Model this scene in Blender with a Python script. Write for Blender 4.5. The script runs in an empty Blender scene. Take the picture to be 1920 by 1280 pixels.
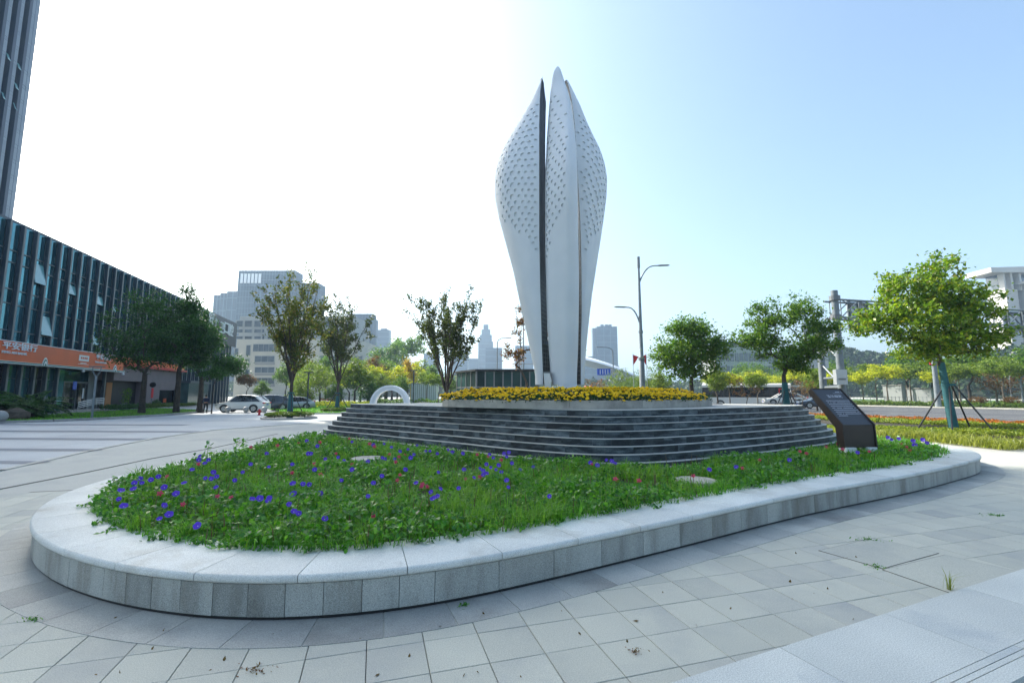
import bpy, math, random
import numpy as np
from mathutils import Vector, Matrix
from bpy import data as D
random.seed(7); rng = np.random.default_rng(7)
SC = bpy.context.scene
COL = SC.collection
R = math.radians
# ---------------------------------------------------------------- camera
FPX, HORIZ, EYE = 853.0, 738.0, 1.8            # focal length in px of a 1920 wide frame, horizon row, eye height
TH = math.atan((HORIZ - 640) / FPX); CT, ST = math.cos(TH), math.sin(TH)
cd = D.cameras.new('camera'); cam = D.objects.new('camera', cd); COL.objects.link(cam)
cd.sensor_width = 36; cd.lens = 36 * FPX / 1920; cd.clip_start = .05; cd.clip_end = 6000
cam.location = (0, 0, EYE); cam.rotation_euler = (math.pi / 2 + TH, 0, 0)
SC.camera = cam
def at(u, v, Y):
    "world point seen at pixel u,v (1920x1280) at forward distance Y"
    dx = (u - 960) / FPX; dy = (640 - v) / FPX
    t = Y / (CT - dy * ST)
    return Vector((dx * t, Y, EYE + (ST + dy * CT) * t))
def on(u, v, z=0.0):
    dx = (u - 960) / FPX; dy = (640 - v) / FPX
    t = (z - EYE) / (ST + dy * CT)
    return Vector((dx * t, (CT - dy * ST) * t, z))
# ---------------------------------------------------------------- light
SUN_AZ, SUN_EL = -54.6, 38.0
w = D.worlds.new('World'); SC.world = w; w.use_nodes = True
nt = w.node_tree; bg = nt.nodes['Background']
sky = nt.nodes.new('ShaderNodeTexSky'); sky.sky_type = 'NISHITA'; sky.sun_disc = False
sky.sun_elevation = R(SUN_EL); sky.sun_rotation = R(SUN_AZ)
sky.air_density = 1.0; sky.dust_density = 3.6; sky.ozone_density = 2.4; sky.altitude = 20
tint = nt.nodes.new('ShaderNodeMix'); tint.data_type = 'RGBA'; tint.blend_type = 'MULTIPLY'; tint.inputs[0].default_value = 1; tint.inputs[7].default_value = (.97, 1.01, .95, 1)   # white balance of the picture
nt.links.new(sky.outputs[0], tint.inputs[6]); nt.links.new(tint.outputs[2], bg.inputs[0]); bg.inputs[1].default_value = .14
sd = D.lights.new('sun', 'SUN'); sun = D.objects.new('sun', sd); COL.objects.link(sun)
sd.energy = 4.0; sd.angle = R(.5); sd.color = (1, .95, .86)
sv = Vector((math.sin(R(SUN_AZ)) * math.cos(R(SUN_EL)), math.cos(R(SUN_AZ)) * math.cos(R(SUN_EL)), math.sin(R(SUN_EL))))
sun.rotation_euler = sv.to_track_quat('Z', 'Y').to_euler(); sun.location = sv * 400
SC.view_settings.view_transform = 'Standard'; SC.view_settings.look = 'None'
SC.view_settings.gamma = 1; SC.view_settings.use_curve_mapping = False
SC.view_settings.exposure = 1.35
SC.render.engine = 'CYCLES'
cy = SC.cycles; cy.use_denoising = True; cy.max_bounces = 6; cy.diffuse_bounces = 3; cy.glossy_bounces = 3
cy.transmission_bounces = 4; cy.transparent_max_bounces = 8; cy.volume_bounces = 0; cy.caustics_reflective = False; cy.caustics_refractive = False
# ---------------------------------------------------------------- helpers
def tag(o, label=None, cat=None, group=None, kind=None):
    if label: o['label'] = label
    if cat: o['category'] = cat
    if group: o['group'] = group
    if kind: o['kind'] = kind
    return o
def thing(name, label, cat, loc=(0, 0, 0), rz=0, group=None):
    o = D.objects.new(name, None); COL.objects.link(o); o.location = loc; o.rotation_euler = (0, 0, rz)
    o.empty_display_size = .3
    return tag(o, label, cat, group)
def link(name, me, parent=None):
    o = D.objects.new(name, me); COL.objects.link(o); o.parent = parent
    return o
def kids(o): return [c for c in D.objects if c.parent == o]
def copy_tree(o, loc=None, rz=None, sc=None, label=None, group=None, parent=None, _k=None):
    c = o.copy(); COL.objects.link(c)
    if parent is not None: c.parent = parent
    for ch in (o.children): copy_tree(ch, parent=c)
    if loc is not None: c.location = loc
    if rz is not None: c.rotation_euler = (0, 0, rz)
    if sc is not None: c.scale = (sc, sc, sc) if isinstance(sc, (int, float)) else sc
    if label: c['label'] = label
    if group: c['group'] = group
    return c
class MB:
    def __init__(s): s.v = []; s.f = []; s.m = []
    def add(s, vs, fs, mi=0):
        b = len(s.v); s.v += [tuple(v) for v in vs]; s.f += [tuple(b + i for i in f) for f in fs]; s.m += [mi] * len(fs); return s
    def box(s, c, d, rz=0, mi=0, mat=None):
        x, y, z = d[0] / 2, d[1] / 2, d[2] / 2
        vs = [Vector((a * x, b * y, e * z)) for e in (-1, 1) for b in (-1, 1) for a in (-1, 1)]
        M = mat if mat is not None else Matrix.Rotation(rz, 3, 'Z')
        vs = [M @ v + Vector(c) for v in vs]
        return s.add(vs, [(0, 2, 3, 1), (4, 5, 7, 6), (0, 1, 5, 4), (2, 6, 7, 3), (0, 4, 6, 2), (1, 3, 7, 5)], mi)
    def b2(s, lo, hi, mi=0):
        return s.box([(a + b) / 2 for a, b in zip(lo, hi)], [abs(b - a) for a, b in zip(lo, hi)], mi=mi)
    def prism(s, poly, z0, z1, mi=0):
        n = len(poly)
        s.add([(p[0], p[1], z0) for p in poly] + [(p[0], p[1], z1) for p in poly],
              [tuple(range(n))[::-1], tuple(range(n, 2 * n))] + [(i, (i + 1) % n, n + (i + 1) % n, n + i) for i in range(n)], mi); return s
    def xprism(s, poly, x0, x1, axis='x', mi=0):
        "poly in the (other two axes) plane, extruded along x or y"
        n = len(poly)
        if axis == 'x': A = [(x0, p[0], p[1]) for p in poly] + [(x1, p[0], p[1]) for p in poly]
        else: A = [(p[0], x0, p[1]) for p in poly] + [(p[0], x1, p[1]) for p in poly]
        return s.add(A, [tuple(range(n))[::-1], tuple(range(n, 2 * n))] + [(i, (i + 1) % n, n + (i + 1) % n, n + i) for i in range(n)], mi)
    def tube(s, pts, rad, n=8, mi=0, cap=True):
        pts = [Vector(p) for p in pts]
        if isinstance(rad, (int, float)): rad = [rad] * len(pts)
        vs = []; fs = []
        up = None
        for i, p in enumerate(pts):
            d = (pts[min(i + 1, len(pts) - 1)] - pts[max(i - 1, 0)])
            d = d.normalized() if d.length > 1e-9 else Vector((0, 0, 1))
            if up is None: up = d.orthogonal().normalized()
            up = (up - d * up.dot(d)); up = up.normalized() if up.length > 1e-6 else d.orthogonal().normalized()
            q = d.cross(up)
            for k in range(n):
                a = 2 * math.pi * k / n
                vs.append(p + (up * math.cos(a) + q * math.sin(a)) * rad[i])
        for i in range(len(pts) - 1):
            for k in range(n):
                fs.append((i * n + k, i * n + (k + 1) % n, (i + 1) * n + (k + 1) % n, (i + 1) * n + k))
        if cap: fs += [tuple(range(n))[::-1], tuple(range((len(pts) - 1) * n, len(pts) * n))]
        return s.add(vs, fs, mi)
    def cyl(s, p0, p1, r, n=12, mi=0): return s.tube([p0, p1], r, n, mi)
    def ball(s, c, r, n=10, m=7, mi=0, sc=(1, 1, 1)):
        vs = [(c[0], c[1], c[2] - r * sc[2])]
        for i in range(1, m):
            ph = -math.pi / 2 + math.pi * i / m
            for k in range(n):
                a = 2 * math.pi * k / n
                vs.append((c[0] + r * sc[0] * math.cos(ph) * math.cos(a), c[1] + r * sc[1] * math.cos(ph) * math.sin(a), c[2] + r * sc[2] * math.sin(ph)))
        vs.append((c[0], c[1], c[2] + r * sc[2]))
        fs = [(0, 1 + (k + 1) % n, 1 + k) for k in range(n)]
        for i in range(m - 2):
            for k in range(n): fs.append((1 + i * n + k, 1 + i * n + (k + 1) % n, 1 + (i + 1) * n + (k + 1) % n, 1 + (i + 1) * n + k))
        t = len(vs) - 1
        fs += [(t, 1 + (m - 2) * n + k, 1 + (m - 2) * n + (k + 1) % n) for k in range(n)]
        return s.add(vs, fs, mi)
    def mesh(s, name, mats, smooth=False, org=None, sharp=35):
        me = D.meshes.new(name)
        vs = s.v if org is None else [(v[0] - org[0], v[1] - org[1], v[2] - org[2]) for v in s.v]
        me.from_pydata(vs, [], s.f); me.update()
        if not isinstance(mats, (list, tuple)): mats = [mats]
        for m in mats: me.materials.append(m)
        if len(mats) > 1: me.polygons.foreach_set('material_index', s.m)
        if smooth:
            me.polygons.foreach_set('use_smooth', [True] * len(me.polygons)); me.set_sharp_from_angle(angle=R(sharp))
        return me
    def build(s, name, mats, parent=None, smooth=False, world=False, **k):
        org = parent.location if (world and parent is not None) else None
        o = link(name, s.mesh(name, mats, smooth, org, k.get('sharp', 35)), parent)
        if k.get('kind'): o['kind'] = k['kind']
        if k.get('label'): o['label'] = k['label']
        return o
def npmesh(name, V, nper, mats, smooth=False, midx=None):
    "V: (faces*nper,3) array, one n-gon per nper verts"
    V = np.ascontiguousarray(V, dtype=np.float32); nf = len(V) // nper
    me = D.meshes.new(name); me.vertices.add(len(V)); me.vertices.foreach_set('co', V.ravel())
    me.loops.add(len(V)); me.loops.foreach_set('vertex_index', np.arange(len(V), dtype=np.int32))
    me.polygons.add(nf); me.polygons.foreach_set('loop_start', np.arange(0, len(V), nper, dtype=np.int32))
    if midx is not None: me.polygons.foreach_set('material_index', np.asarray(midx, dtype=np.int32))
    me.update(calc_edges=True)
    if not isinstance(mats, (list, tuple)): mats = [mats]
    for m in mats: me.materials.append(m)
    return me
# ---------------------------------------------------------------- materials
def nmat(name):
    m = D.materials.new(name); m.use_nodes = True; n = m.node_tree
    return m, n, n.nodes['Principled BSDF']
def rgb(c): return (c[0], c[1], c[2], 1)
def mat(name, c, c2=None, scale=4, detail=4, rough=.6, metal=0, bump=0, bscale=None, objvar=0, speck=None, coat=0, spec=.5, stretch=None, contrast=(.35, .65), local=False, stain=None, alpha=None):
    m, n, b = nmat(name); N = n.nodes; L = n.links
    b.inputs['Roughness'].default_value = rough; b.inputs['Metallic'].default_value = metal
    b.inputs['Coat Weight'].default_value = coat; b.inputs['Specular IOR Level'].default_value = spec
    if local:
        tc = N.new('ShaderNodeTexCoord'); pos = tc.outputs['Object']
    else:
        g = N.new('ShaderNodeNewGeometry'); pos = g.outputs['Position']
    if stretch:
        mp = N.new('ShaderNodeMapping'); mp.inputs['Scale'].default_value = stretch; L.new(pos, mp.inputs[0]); pos = mp.outputs[0]
    oi = N.new('ShaderNodeObjectInfo')
    if objvar:
        ad = N.new('ShaderNodeVectorMath'); ad.operation = 'MULTIPLY_ADD'
        cm = N.new('ShaderNodeCombineXYZ'); [L.new(oi.outputs['Random'], cm.inputs[i]) for i in range(3)]
        L.new(cm.outputs[0], ad.inputs[0]); ad.inputs[1].default_value = (37, 51, 23); L.new(pos, ad.inputs[2]); pos = ad.outputs[0]
    col = None
    rc = N.new('ShaderNodeRGB'); rc.outputs[0].default_value = rgb(c); col = rc.outputs[0]
    if c2 is not None:
        t = N.new('ShaderNodeTexNoise'); t.inputs['Scale'].default_value = scale; t.inputs['Detail'].default_value = detail; L.new(pos, t.inputs['Vector'])
        mr = N.new('ShaderNodeMapRange'); mr.inputs[1].default_value = contrast[0]; mr.inputs[2].default_value = contrast[1]; L.new(t.outputs[0], mr.inputs[0])
        mx = N.new('ShaderNodeMix'); mx.data_type = 'RGBA'; L.new(mr.outputs[0], mx.inputs[0]); L.new(col, mx.inputs[6]); mx.inputs[7].default_value = rgb(c2); col = mx.outputs[2]
    if stain:
        t = N.new('ShaderNodeTexNoise'); t.inputs['Scale'].default_value = stain[1]; t.inputs['Detail'].default_value = 6; t.inputs['Roughness'].default_value = .65; L.new(pos, t.inputs['Vector'])
        mr = N.new('ShaderNodeMapRange'); mr.inputs[1].default_value = stain[2]; mr.inputs[2].default_value = stain[3]; L.new(t.outputs[0], mr.inputs[0])
        mx = N.new('ShaderNodeMix'); mx.data_type = 'RGBA'; L.new(mr.outputs[0], mx.inputs[0]); L.new(col, mx.inputs[6]); mx.inputs[7].default_value = rgb(stain[0]); col = mx.outputs[2]
    if speck:
        t = N.new('ShaderNodeTexNoise'); t.inputs['Scale'].default_value = speck[0]; t.inputs['Detail'].default_value = 2; L.new(g.outputs['Position'] if not local else pos, t.inputs['Vector'])
        mr = N.new('ShaderNodeMapRange'); mr.inputs[1].default_value = .3; mr.inputs[2].default_value = .7; mr.inputs[3].default_value = 1 - speck[1]; mr.inputs[4].default_value = 1 + speck[1]; L.new(t.outputs[0], mr.inputs[0])
        h = N.new('ShaderNodeHueSaturation'); L.new(mr.outputs[0], h.inputs['Value']); L.new(col, h.inputs['Color']); col = h.outputs[0]
    if objvar:
        mr = N.new('ShaderNodeMapRange'); mr.inputs[3].default_value = 1 - objvar; mr.inputs[4].default_value = 1 + objvar; L.new(oi.outputs['Random'], mr.inputs[0])
        h = N.new('ShaderNodeHueSaturation'); L.new(mr.outputs[0], h.inputs['Value']); L.new(col, h.inputs['Color']); col = h.outputs[0]
    L.new(col, b.inputs['Base Color'])
    if bump:
        t = N.new('ShaderNodeTexNoise'); t.inputs['Scale'].default_value = bscale or scale * 6; t.inputs['Detail'].default_value = 5; L.new(pos, t.inputs['Vector'])
        bp = N.new('ShaderNodeBump'); bp.inputs['Strength'].default_value = bump; bp.inputs['Distance'].default_value = .02; L.new(t.outputs[0], bp.inputs['Height']); L.new(bp.outputs[0], b.inputs['Normal'])
    return m
def leafmat(name, cols, trans=.35, rough=.5, tmul=(1.5, 1.55, .7), spec=.35):
    "leaf colour picked leaf by leaf from the list"
    m, n, b = nmat(name); N = n.nodes; L = n.links
    g = N.new('ShaderNodeNewGeometry'); cr = N.new('ShaderNodeValToRGB'); cr.color_ramp.interpolation = 'LINEAR'
    el = cr.color_ramp.elements
    while len(el) < len(cols): el.new(.5)
    for i, c in enumerate(cols): el[i].position = i / (len(cols) - 1); el[i].color = rgb(c)
    L.new(g.outputs['Random Per Island'], cr.inputs[0]); L.new(cr.outputs[0], b.inputs['Base Color'])
    b.inputs['Roughness'].default_value = rough; b.inputs['Specular IOR Level'].default_value = spec
    tr = N.new('ShaderNodeBsdfTranslucent'); mm = N.new('ShaderNodeMix'); mm.data_type = 'RGBA'; mm.blend_type = 'MULTIPLY'; mm.inputs[0].default_value = 1
    L.new(cr.outputs[0], mm.inputs[6]); mm.inputs[7].default_value = (*tmul, 1); L.new(mm.outputs[2], tr.inputs[0])
    ms = N.new('ShaderNodeMixShader'); ms.inputs[0].default_value = trans
    L.new(b.outputs[0], ms.inputs[1]); L.new(tr.outputs[0], ms.inputs[2]); L.new(ms.outputs[0], N['Material Output'].inputs[0])
    return m
M = {}
M['granite'] = mat('pale_granite', (.30, .30, .285), (.25, .25, .24), 1.5, speck=(170, .3), rough=.55, bump=.1, bscale=120, objvar=.08, stain=((.25, .25, .24), 1.1, .55, .8))
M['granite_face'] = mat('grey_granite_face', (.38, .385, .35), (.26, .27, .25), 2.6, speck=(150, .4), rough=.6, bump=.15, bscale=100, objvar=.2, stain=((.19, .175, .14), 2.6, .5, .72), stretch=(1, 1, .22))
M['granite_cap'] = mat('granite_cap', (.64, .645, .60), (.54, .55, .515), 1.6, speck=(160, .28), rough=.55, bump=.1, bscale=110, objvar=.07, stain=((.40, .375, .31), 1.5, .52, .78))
M['slab'] = mat('paving_granite', (.49, .48, .40), (.43, .425, .36), .8, speck=(140, .2), rough=.7, bump=.12, bscale=90, objvar=.03, stain=((.33, .33, .31), .45, .5, .72))
M['slab_dark'] = mat('ring_granite', (.41, .41, .37), (.31, .315, .295), 1.4, speck=(140, .25), rough=.6, bump=.12, bscale=90, objvar=.13, stain=((.17, .165, .15), .9, .52, .8))
M['slab_bright'] = mat('bright_granite', (.57, .575, .53), (.49, .50, .465), 1.2, speck=(120, .28), rough=.65, bump=.05, bscale=80, objvar=.03, stain=((.44, .46, .45), .55, .54, .62))
M['joint'] = mat('joint_dark', (.16, .155, .13), rough=.9)
M['slate'] = mat('dark_slate', (.075, .095, .105), (.012, .019, .024), 2.6, detail=10, rough=.5, bump=.6, spec=.35, bscale=14, objvar=.5, stretch=(1, 1, 3.2), contrast=(.38, .58), speck=(60, .3))
M['tread'] = mat('step_tread', (.50, .50, .46), (.40, .41, .38), 3, rough=.55, bump=.1)  # paler than the slate: sky light on the step tops put into the colour
M['concrete'] = mat('concrete', (.43, .40, .345), (.34, .32, .28), 3, rough=.8, bump=.2, bscale=60, objvar=.06, stain=((.19, .18, .16), 1.7, .5, .75))
M['soil'] = mat('soil', (.05, .04, .025), (.03, .028, .015), 8, rough=.95, bump=.5)
M['white_paint'] = mat('white_gloss_panel', (.68, .71, .73), (.63, .665, .69), 1.2, rough=.5, coat=0, spec=.3)
M['dark_steel'] = mat('dark_steel', (.025, .028, .032), (.04, .042, .045), 5, rough=.4, metal=.5)
M['mid_steel'] = mat('grey_steel', (.16, .17, .18), rough=.45, metal=.4)
M['silver'] = mat('silver_metal', (.5, .52, .54), rough=.3, metal=.9)
M['pole_grey'] = mat('painted_grey_pole', (.19, .22, .24), (.15, .175, .19), 3, rough=.5, metal=.15)
M['pole_dark'] = mat('dark_pole', (.05, .055, .06), rough=.5)
M['asphalt'] = mat('asphalt', (.075, .078, .082), (.055, .057, .06), .6, speck=(90, .3), rough=.85, bump=.3, bscale=80, stain=((.10, .10, .10), .15, .5, .8))
M['mark'] = mat('road_marking', (.62, .62, .58), (.5, .5, .48), 2, rough=.7)
M['kerb'] = mat('kerb_stone', (.36, .35, .33), (.28, .275, .26), 2, rough=.8, bump=.2, objvar=.1)
M['bark'] = mat('bark', (.065, .05, .038), (.035, .028, .022), 9, rough=.9, bump=.8, bscale=30, stretch=(1, 1, .35))
M['bark_pale'] = mat('pale_bark', (.15, .125, .095), (.09, .075, .055), 9, rough=.9, bump=.6, bscale=30, stretch=(1, 1, .35))
M['teal_wrap'] = mat('teal_trunk_wrap', (.015, .115, .135), (.008, .07, .085), 6, rough=.7, bump=.5, bscale=40, stretch=(1, 1, 4))
M['fin'] = mat('aluminium_fin', (.062, .085, .11), (.05, .07, .092), 1.5, rough=.45, metal=.25, objvar=.08)
M['fin_edge'] = mat('fin_edge', (.17, .18, .18), rough=.5)
def glassmat(name, c, rough=.06, var=.0):
    m = mat(name, c, tuple(x * .6 for x in c), .35, rough=rough, metal=0, spec=1.0, coat=.0, objvar=var); return m
M['teal_glass'] = mat('teal_facade_glass', (.09, .27, .32), (.06, .19, .23), .35, rough=.05, metal=.8, objvar=.35)
M['open_glass'] = mat('open_window_glass', (.16, .36, .38), rough=.12, spec=1)
M['dark_glass'] = glassmat('dark_glass', (.012, .018, .02), .05)
M['car_glass'] = mat('car_glass', (.012, .015, .018), rough=.05, spec=.9)
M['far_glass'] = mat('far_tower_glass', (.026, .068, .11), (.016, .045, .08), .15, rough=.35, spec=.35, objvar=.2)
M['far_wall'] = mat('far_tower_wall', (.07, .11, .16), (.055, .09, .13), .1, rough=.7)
M['mullion'] = mat('pale_mullion', (.075, .135, .19), rough=.5, metal=.2)
M['orange'] = mat('orange_sign', (.72, .12, .02), (.62, .11, .025), .6, rough=.4)
M['green_trim'] = mat('green_trim', (.02, .16, .13), rough=.4)
M['white'] = mat('white_plain', (.72, .74, .76), rough=.5)
M['letter'] = mat('sign_letter', (.75, .8, .85), rough=.4)
M['mauve'] = mat('mauve_wall', (.20, .16, .16), (.18, .145, .145), 1, rough=.8, bump=.05)
M['red'] = mat('red_paint', (.50, .02, .025), rough=.4)
M['red_cloth'] = mat('red_cloth', (.55, .02, .02), rough=.8)
M['black'] = mat('black_plain', (.01, .01, .011), rough=.5)
M['rubber'] = mat('rubber', (.018, .018, .018), rough=.8)
M['board'] = mat('brown_board', (.045, .034, .029), (.036, .027, .023), 2, rough=.38, metal=.2)
M['board_face'] = mat('board_face', (.042, .045, .052), rough=.33)
M['print'] = mat('board_print', (.42, .45, .5), rough=.5)
M['carwhite'] = mat('white_car_paint', (.66, .655, .62), rough=.25, coat=.6)
M['cardark'] = mat('dark_blue_car_paint', (.025, .04, .07), rough=.25, coat=.8)
M['carsilver'] = mat('silver_car_paint', (.42, .45, .48), rough=.25, coat=.8, metal=.3)
M['blue_sign'] = mat('blue_sign', (.01, .07, .45), rough=.4)
M['beige'] = mat('beige_wall', (.50, .48, .42), (.44, .43, .38), .3, rough=.8)
M['grey_wall'] = mat('grey_wall', (.36, .38, .38), (.32, .34, .34), .3, rough=.8)
M['balcony'] = mat('balcony_grey', (.24, .25, .25), rough=.8)
M['lawn'] = mat('lawn', (.06, .13, .018), (.04, .09, .014), 3, rough=.9, bump=.4)
M['ground'] = mat('ground', (.47, .46, .40), (.41, .40, .355), .25, speck=(120, .15), rough=.75, bump=.1, bscale=60, stain=((.30, .30, .30), .35, .5, .75))
M['plaza'] = mat('plaza_grey', (.44, .46, .46), (.38, .40, .41), .25, speck=(120, .15), rough=.7, stain=((.27, .29, .31), .3, .52, .75))
M['stripe'] = mat('plaza_stripe', (.15, .175, .21), (.13, .15, .18), .8, rough=.7)
M['hill'] = mat('hill_soil', (.03, .045, .018), (.02, .03, .012), .1, rough=1)
M['skin'] = mat('skin', (.36, .2, .13), rough=.6)
M['navy'] = mat('navy_cloth', (.012, .02, .05), rough=.9)
M['yellow'] = mat('yellow_paint', (.6, .32, .02), rough=.5)
M['stone'] = mat('boulder', (.10, .075, .055), (.07, .055, .04), 3, rough=.9, bump=.6)
M['lf_bed'] = leafmat('bed_leaf', [(.022, .10, .012), (.045, .18, .016), (.08, .26, .022), (.15, .36, .035), (.06, .16, .02)], .4, rough=.38, spec=.6)
M['lf_grass'] = leafmat('bed_grass', [(.04, .15, .012), (.075, .25, .018), (.12, .34, .028), (.17, .40, .04)], .4)
M['lf_mari'] = leafmat('marigold_leaf', [(.012, .045, .012), (.02, .07, .018), (.03, .095, .022)], .25)
M['lf_big'] = leafmat('bright_tree_leaf', [(.05, .12, .012), (.10, .19, .018), (.16, .26, .022), (.23, .33, .028), (.20, .19, .02)], .45, rough=.38, spec=.5)
M['lf_mid'] = leafmat('mid_tree_leaf', [(.04, .11, .016), (.07, .16, .02), (.12, .22, .026), (.13, .19, .024)], .42)
M['lf_dark'] = leafmat('dark_tree_leaf', [(.018, .06, .016), (.03, .095, .02), (.055, .14, .024)], .38)
M['lf_olive'] = leafmat('olive_rust_leaf', [(.035, .06, .014), (.06, .10, .018), (.10, .13, .022), (.14, .11, .02), (.07, .10, .018)], .42)
M['lf_vase'] = leafmat('dark_olive_leaf', [(.025, .045, .013), (.05, .075, .017), (.085, .095, .02)], .38)
M['lf_yel'] = leafmat('yellow_green_leaf', [(.20, .27, .018), (.34, .38, .022), (.46, .46, .03), (.52, .50, .035)], .5)
M['lf_gold'] = leafmat('golden_leaf', [(.25, .24, .02), (.38, .27, .02), (.40, .20, .02)], .45)
M['lf_rust'] = leafmat('rust_leaf', [(.12, .04, .015), (.19, .07, .02), (.10, .08, .02), (.16, .10, .03)], .35)
M['lf_park'] = leafmat('park_leaf', [(.07, .13, .018), (.13, .20, .024), (.19, .24, .03)], .42)
M['lf_hedge'] = leafmat('hedge_leaf', [(.05, .10, .015), (.08, .14, .02), (.12, .16, .025)], .35)
M['lf_orange'] = leafmat('orange_flower_leaf', [(.40, .09, .015), (.45, .14, .02), (.12, .13, .02), (.5, .12, .03)], .35)
M['lf_lilyhedge'] = leafmat('verge_leaf', [(.12, .18, .02), (.2, .26, .03), (.26, .28, .04), (.14, .2, .02)], .4)
M['lf_clump'] = leafmat('long_grass', [(.10, .24, .02), (.16, .34, .03), (.22, .42, .05)], .45)
M['drop_shade'] = mat('drop_shade_grey', (.16, .16, .15), (.12, .12, .11), 3, speck=(120, .3), rough=.8)  # dark grey standing for shade on the lower level past the border
M['lf_stalk'] = leafmat('dry_stalk', [(.10, .05, .03), (.16, .08, .04), (.12, .10, .04)], .1)
M['lf_lily'] = leafmat('strap_leaf', [(.16, .20, .03), (.24, .27, .05), (.32, .33, .08)], .4)
M['lf_far'] = leafmat('far_wood_leaf', [(.016, .042, .014), (.025, .058, .018), (.04, .075, .02)], .2)
M['mari'] = leafmat('marigold_petal', [(.86, .58, .006), (.92, .68, .01), (.95, .74, .02)], .2, tmul=(1.2, 1, .5))
M['glory'] = leafmat('morning_glory_petal', [(.075, .03, .42), (.11, .05, .55), (.16, .06, .6)], .3, tmul=(1.2, 1.2, 1.3))
M['glory_eye'] = mat('morning_glory_throat', (.55, .45, .7), rough=.6)
M['pink'] = leafmat('pink_petal', [(.55, .03, .10), (.65, .05, .16), (.5, .02, .05)], .3, tmul=(1.3, .9, 1))
# haze in the air: pale even volume around everything
# ================================================================ GROUND
def sheet(name, pts, z, m, label=None, kind='structure'):
    b = MB(); b.add([(p[0], p[1], z) for p in pts], [tuple(range(len(pts)))])
    o = b.build(name, m); o['kind'] = kind; return o
def ccw(P):
    a = sum(P[i][0] * P[(i + 1) % len(P)][1] - P[(i + 1) % len(P)][0] * P[i][1] for i in range(len(P)))
    return P if a > 0 else P[::-1]
sheet('ground', [(-3000, -400), (3000, -400), (3000, 4000), (-3000, 4000)], -.03, M['ground'])
class Loop:
    def __init__(s, P, ds=.04, smooth=12):
        P = np.array(ccw([tuple(p) for p in P])); n = len(P); out = []
        for i in range(n):
            p0, p1, p2, p3 = P[i - 1], P[i], P[(i + 1) % n], P[(i + 2) % n]
            for t in np.linspace(0, 1, 24, endpoint=False):
                out.append(.5 * (2 * p1 + (p2 - p0) * t + (2 * p0 - 5 * p1 + 4 * p2 - p3) * t * t + (3 * p1 - p0 - 3 * p2 + p3) * t ** 3))
        Q = np.array(out)
        def resample(Q, N=None):
            C = np.vstack([Q, Q[:1]]); d = np.r_[0, np.cumsum(np.hypot(*np.diff(C, axis=0).T))]
            N = N or int(d[-1] / ds); t = np.linspace(0, d[-1], N, endpoint=False)
            return np.c_[np.interp(t, d, C[:, 0]), np.interp(t, d, C[:, 1])], d[-1]
        Q, _ = resample(Q)
        for _ in range(smooth):
            Q = (np.roll(Q, 6, 0) + np.roll(Q, -6, 0) + 2 * Q) / 4
        s.Q, s.L = resample(Q); N = len(s.Q)
        T = np.roll(s.Q, -3, 0) - np.roll(s.Q, 3, 0); T /= np.hypot(*T.T)[:, None]
        s.Nn = np.c_[T[:, 1], -T[:, 0]]; s.n = N
    def p(s, u, off=0.0):
        k = (u / s.L * s.n) % s.n; i = int(k); f = k - i; j = (i + 1) % s.n; i %= s.n
        q = s.Q[i] * (1 - f) + s.Q[j] * f; nn = s.Nn[i] * (1 - f) + s.Nn[j] * f; nn = nn / np.hypot(*nn)
        return q + nn * off, nn
    def poly(s, off=0.0, step=.15):
        return [tuple(s.p(u, off)[0]) for u in np.arange(0, s.L - step / 2, step)]
    def sweep(s, mb, u0, u1, prof, step=.13, closed=False, mi=0):
        k = max(1, int(math.ceil((u1 - u0) / step))); n = len(prof); vs = []; fs = []
        us = np.linspace(u0, u1, k + 1)
        if closed: us = us[:-1]
        for u in us:
            for (o, z) in prof:
                q, _ = s.p(u, o); vs.append((q[0], q[1], z))
        m = len(us)
        for i in range(m if closed else m - 1):
            a = i * n; b = ((i + 1) % m) * n
            for j in range(n): fs.append((a + j, b + j, b + (j + 1) % n, a + (j + 1) % n))
        if not closed: fs += [tuple(range(n)), tuple(range((m - 1) * n, m * n))[::-1]]
        return mb.add(vs, fs, mi)
def inside(poly, X, Y):
    "vectorised point in polygon"
    P = np.array(poly); r = np.zeros(len(X), bool); j = len(P) - 1
    for i in range(len(P)):
        xi, yi = P[i]; xj, yj = P[j]
        c = ((yi > Y) != (yj > Y)) & (X < (xj - xi) * (Y - yi) / (yj - yi + 1e-12) + xi); r ^= c; j = i
    return r
HC = .36
L1 = Loop([(11.95, 12.1), (10.9, 10.75), (9.3, 9.7), (7.3, 8.5), (4.19, 6.85), (2.12, 5.6), (.6, 4.72), (-.05, 4.35), (-.71, 4.02), (-1.51, 3.8), (-2.0, 3.77), (-2.65, 3.84), (-3.51, 4.1),
           (-4.39, 4.52), (-5.08, 4.98), (-5.7, 5.55), (-6.25, 6.25), (-6.7, 7.1), (-6.95, 8.1), (-7.1, 9.6), (-7.3, 12), (-7.5, 14.5), (-7.5, 16.8), (-7.2, 18.8), (-6.2, 20.6),
           (-4.0, 21.8), (0, 22), (4.2, 21.2), (8.0, 19.3), (10.7, 16.9), (12.1, 14.4), (12.35, 13.1)])
L2 = Loop([(-6.52, 15.75), (-4.35, 13.95), (-3.03, 12.8), (-1.45, 11.5), (-.42, 10.55), (.85, 9.62), (1.95, 9.22), (3.01, 9.42), (4.35, 10.05), (6.63, 11.4), (9.32, 13.25), (10.35, 14.4), (10.3, 15.8),
           (8.4, 17.8), (5.2, 19.5), (1.5, 20.3), (-2.4, 20.0), (-5.4, 18.7), (-6.9, 17.1)], smooth=5)
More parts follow.
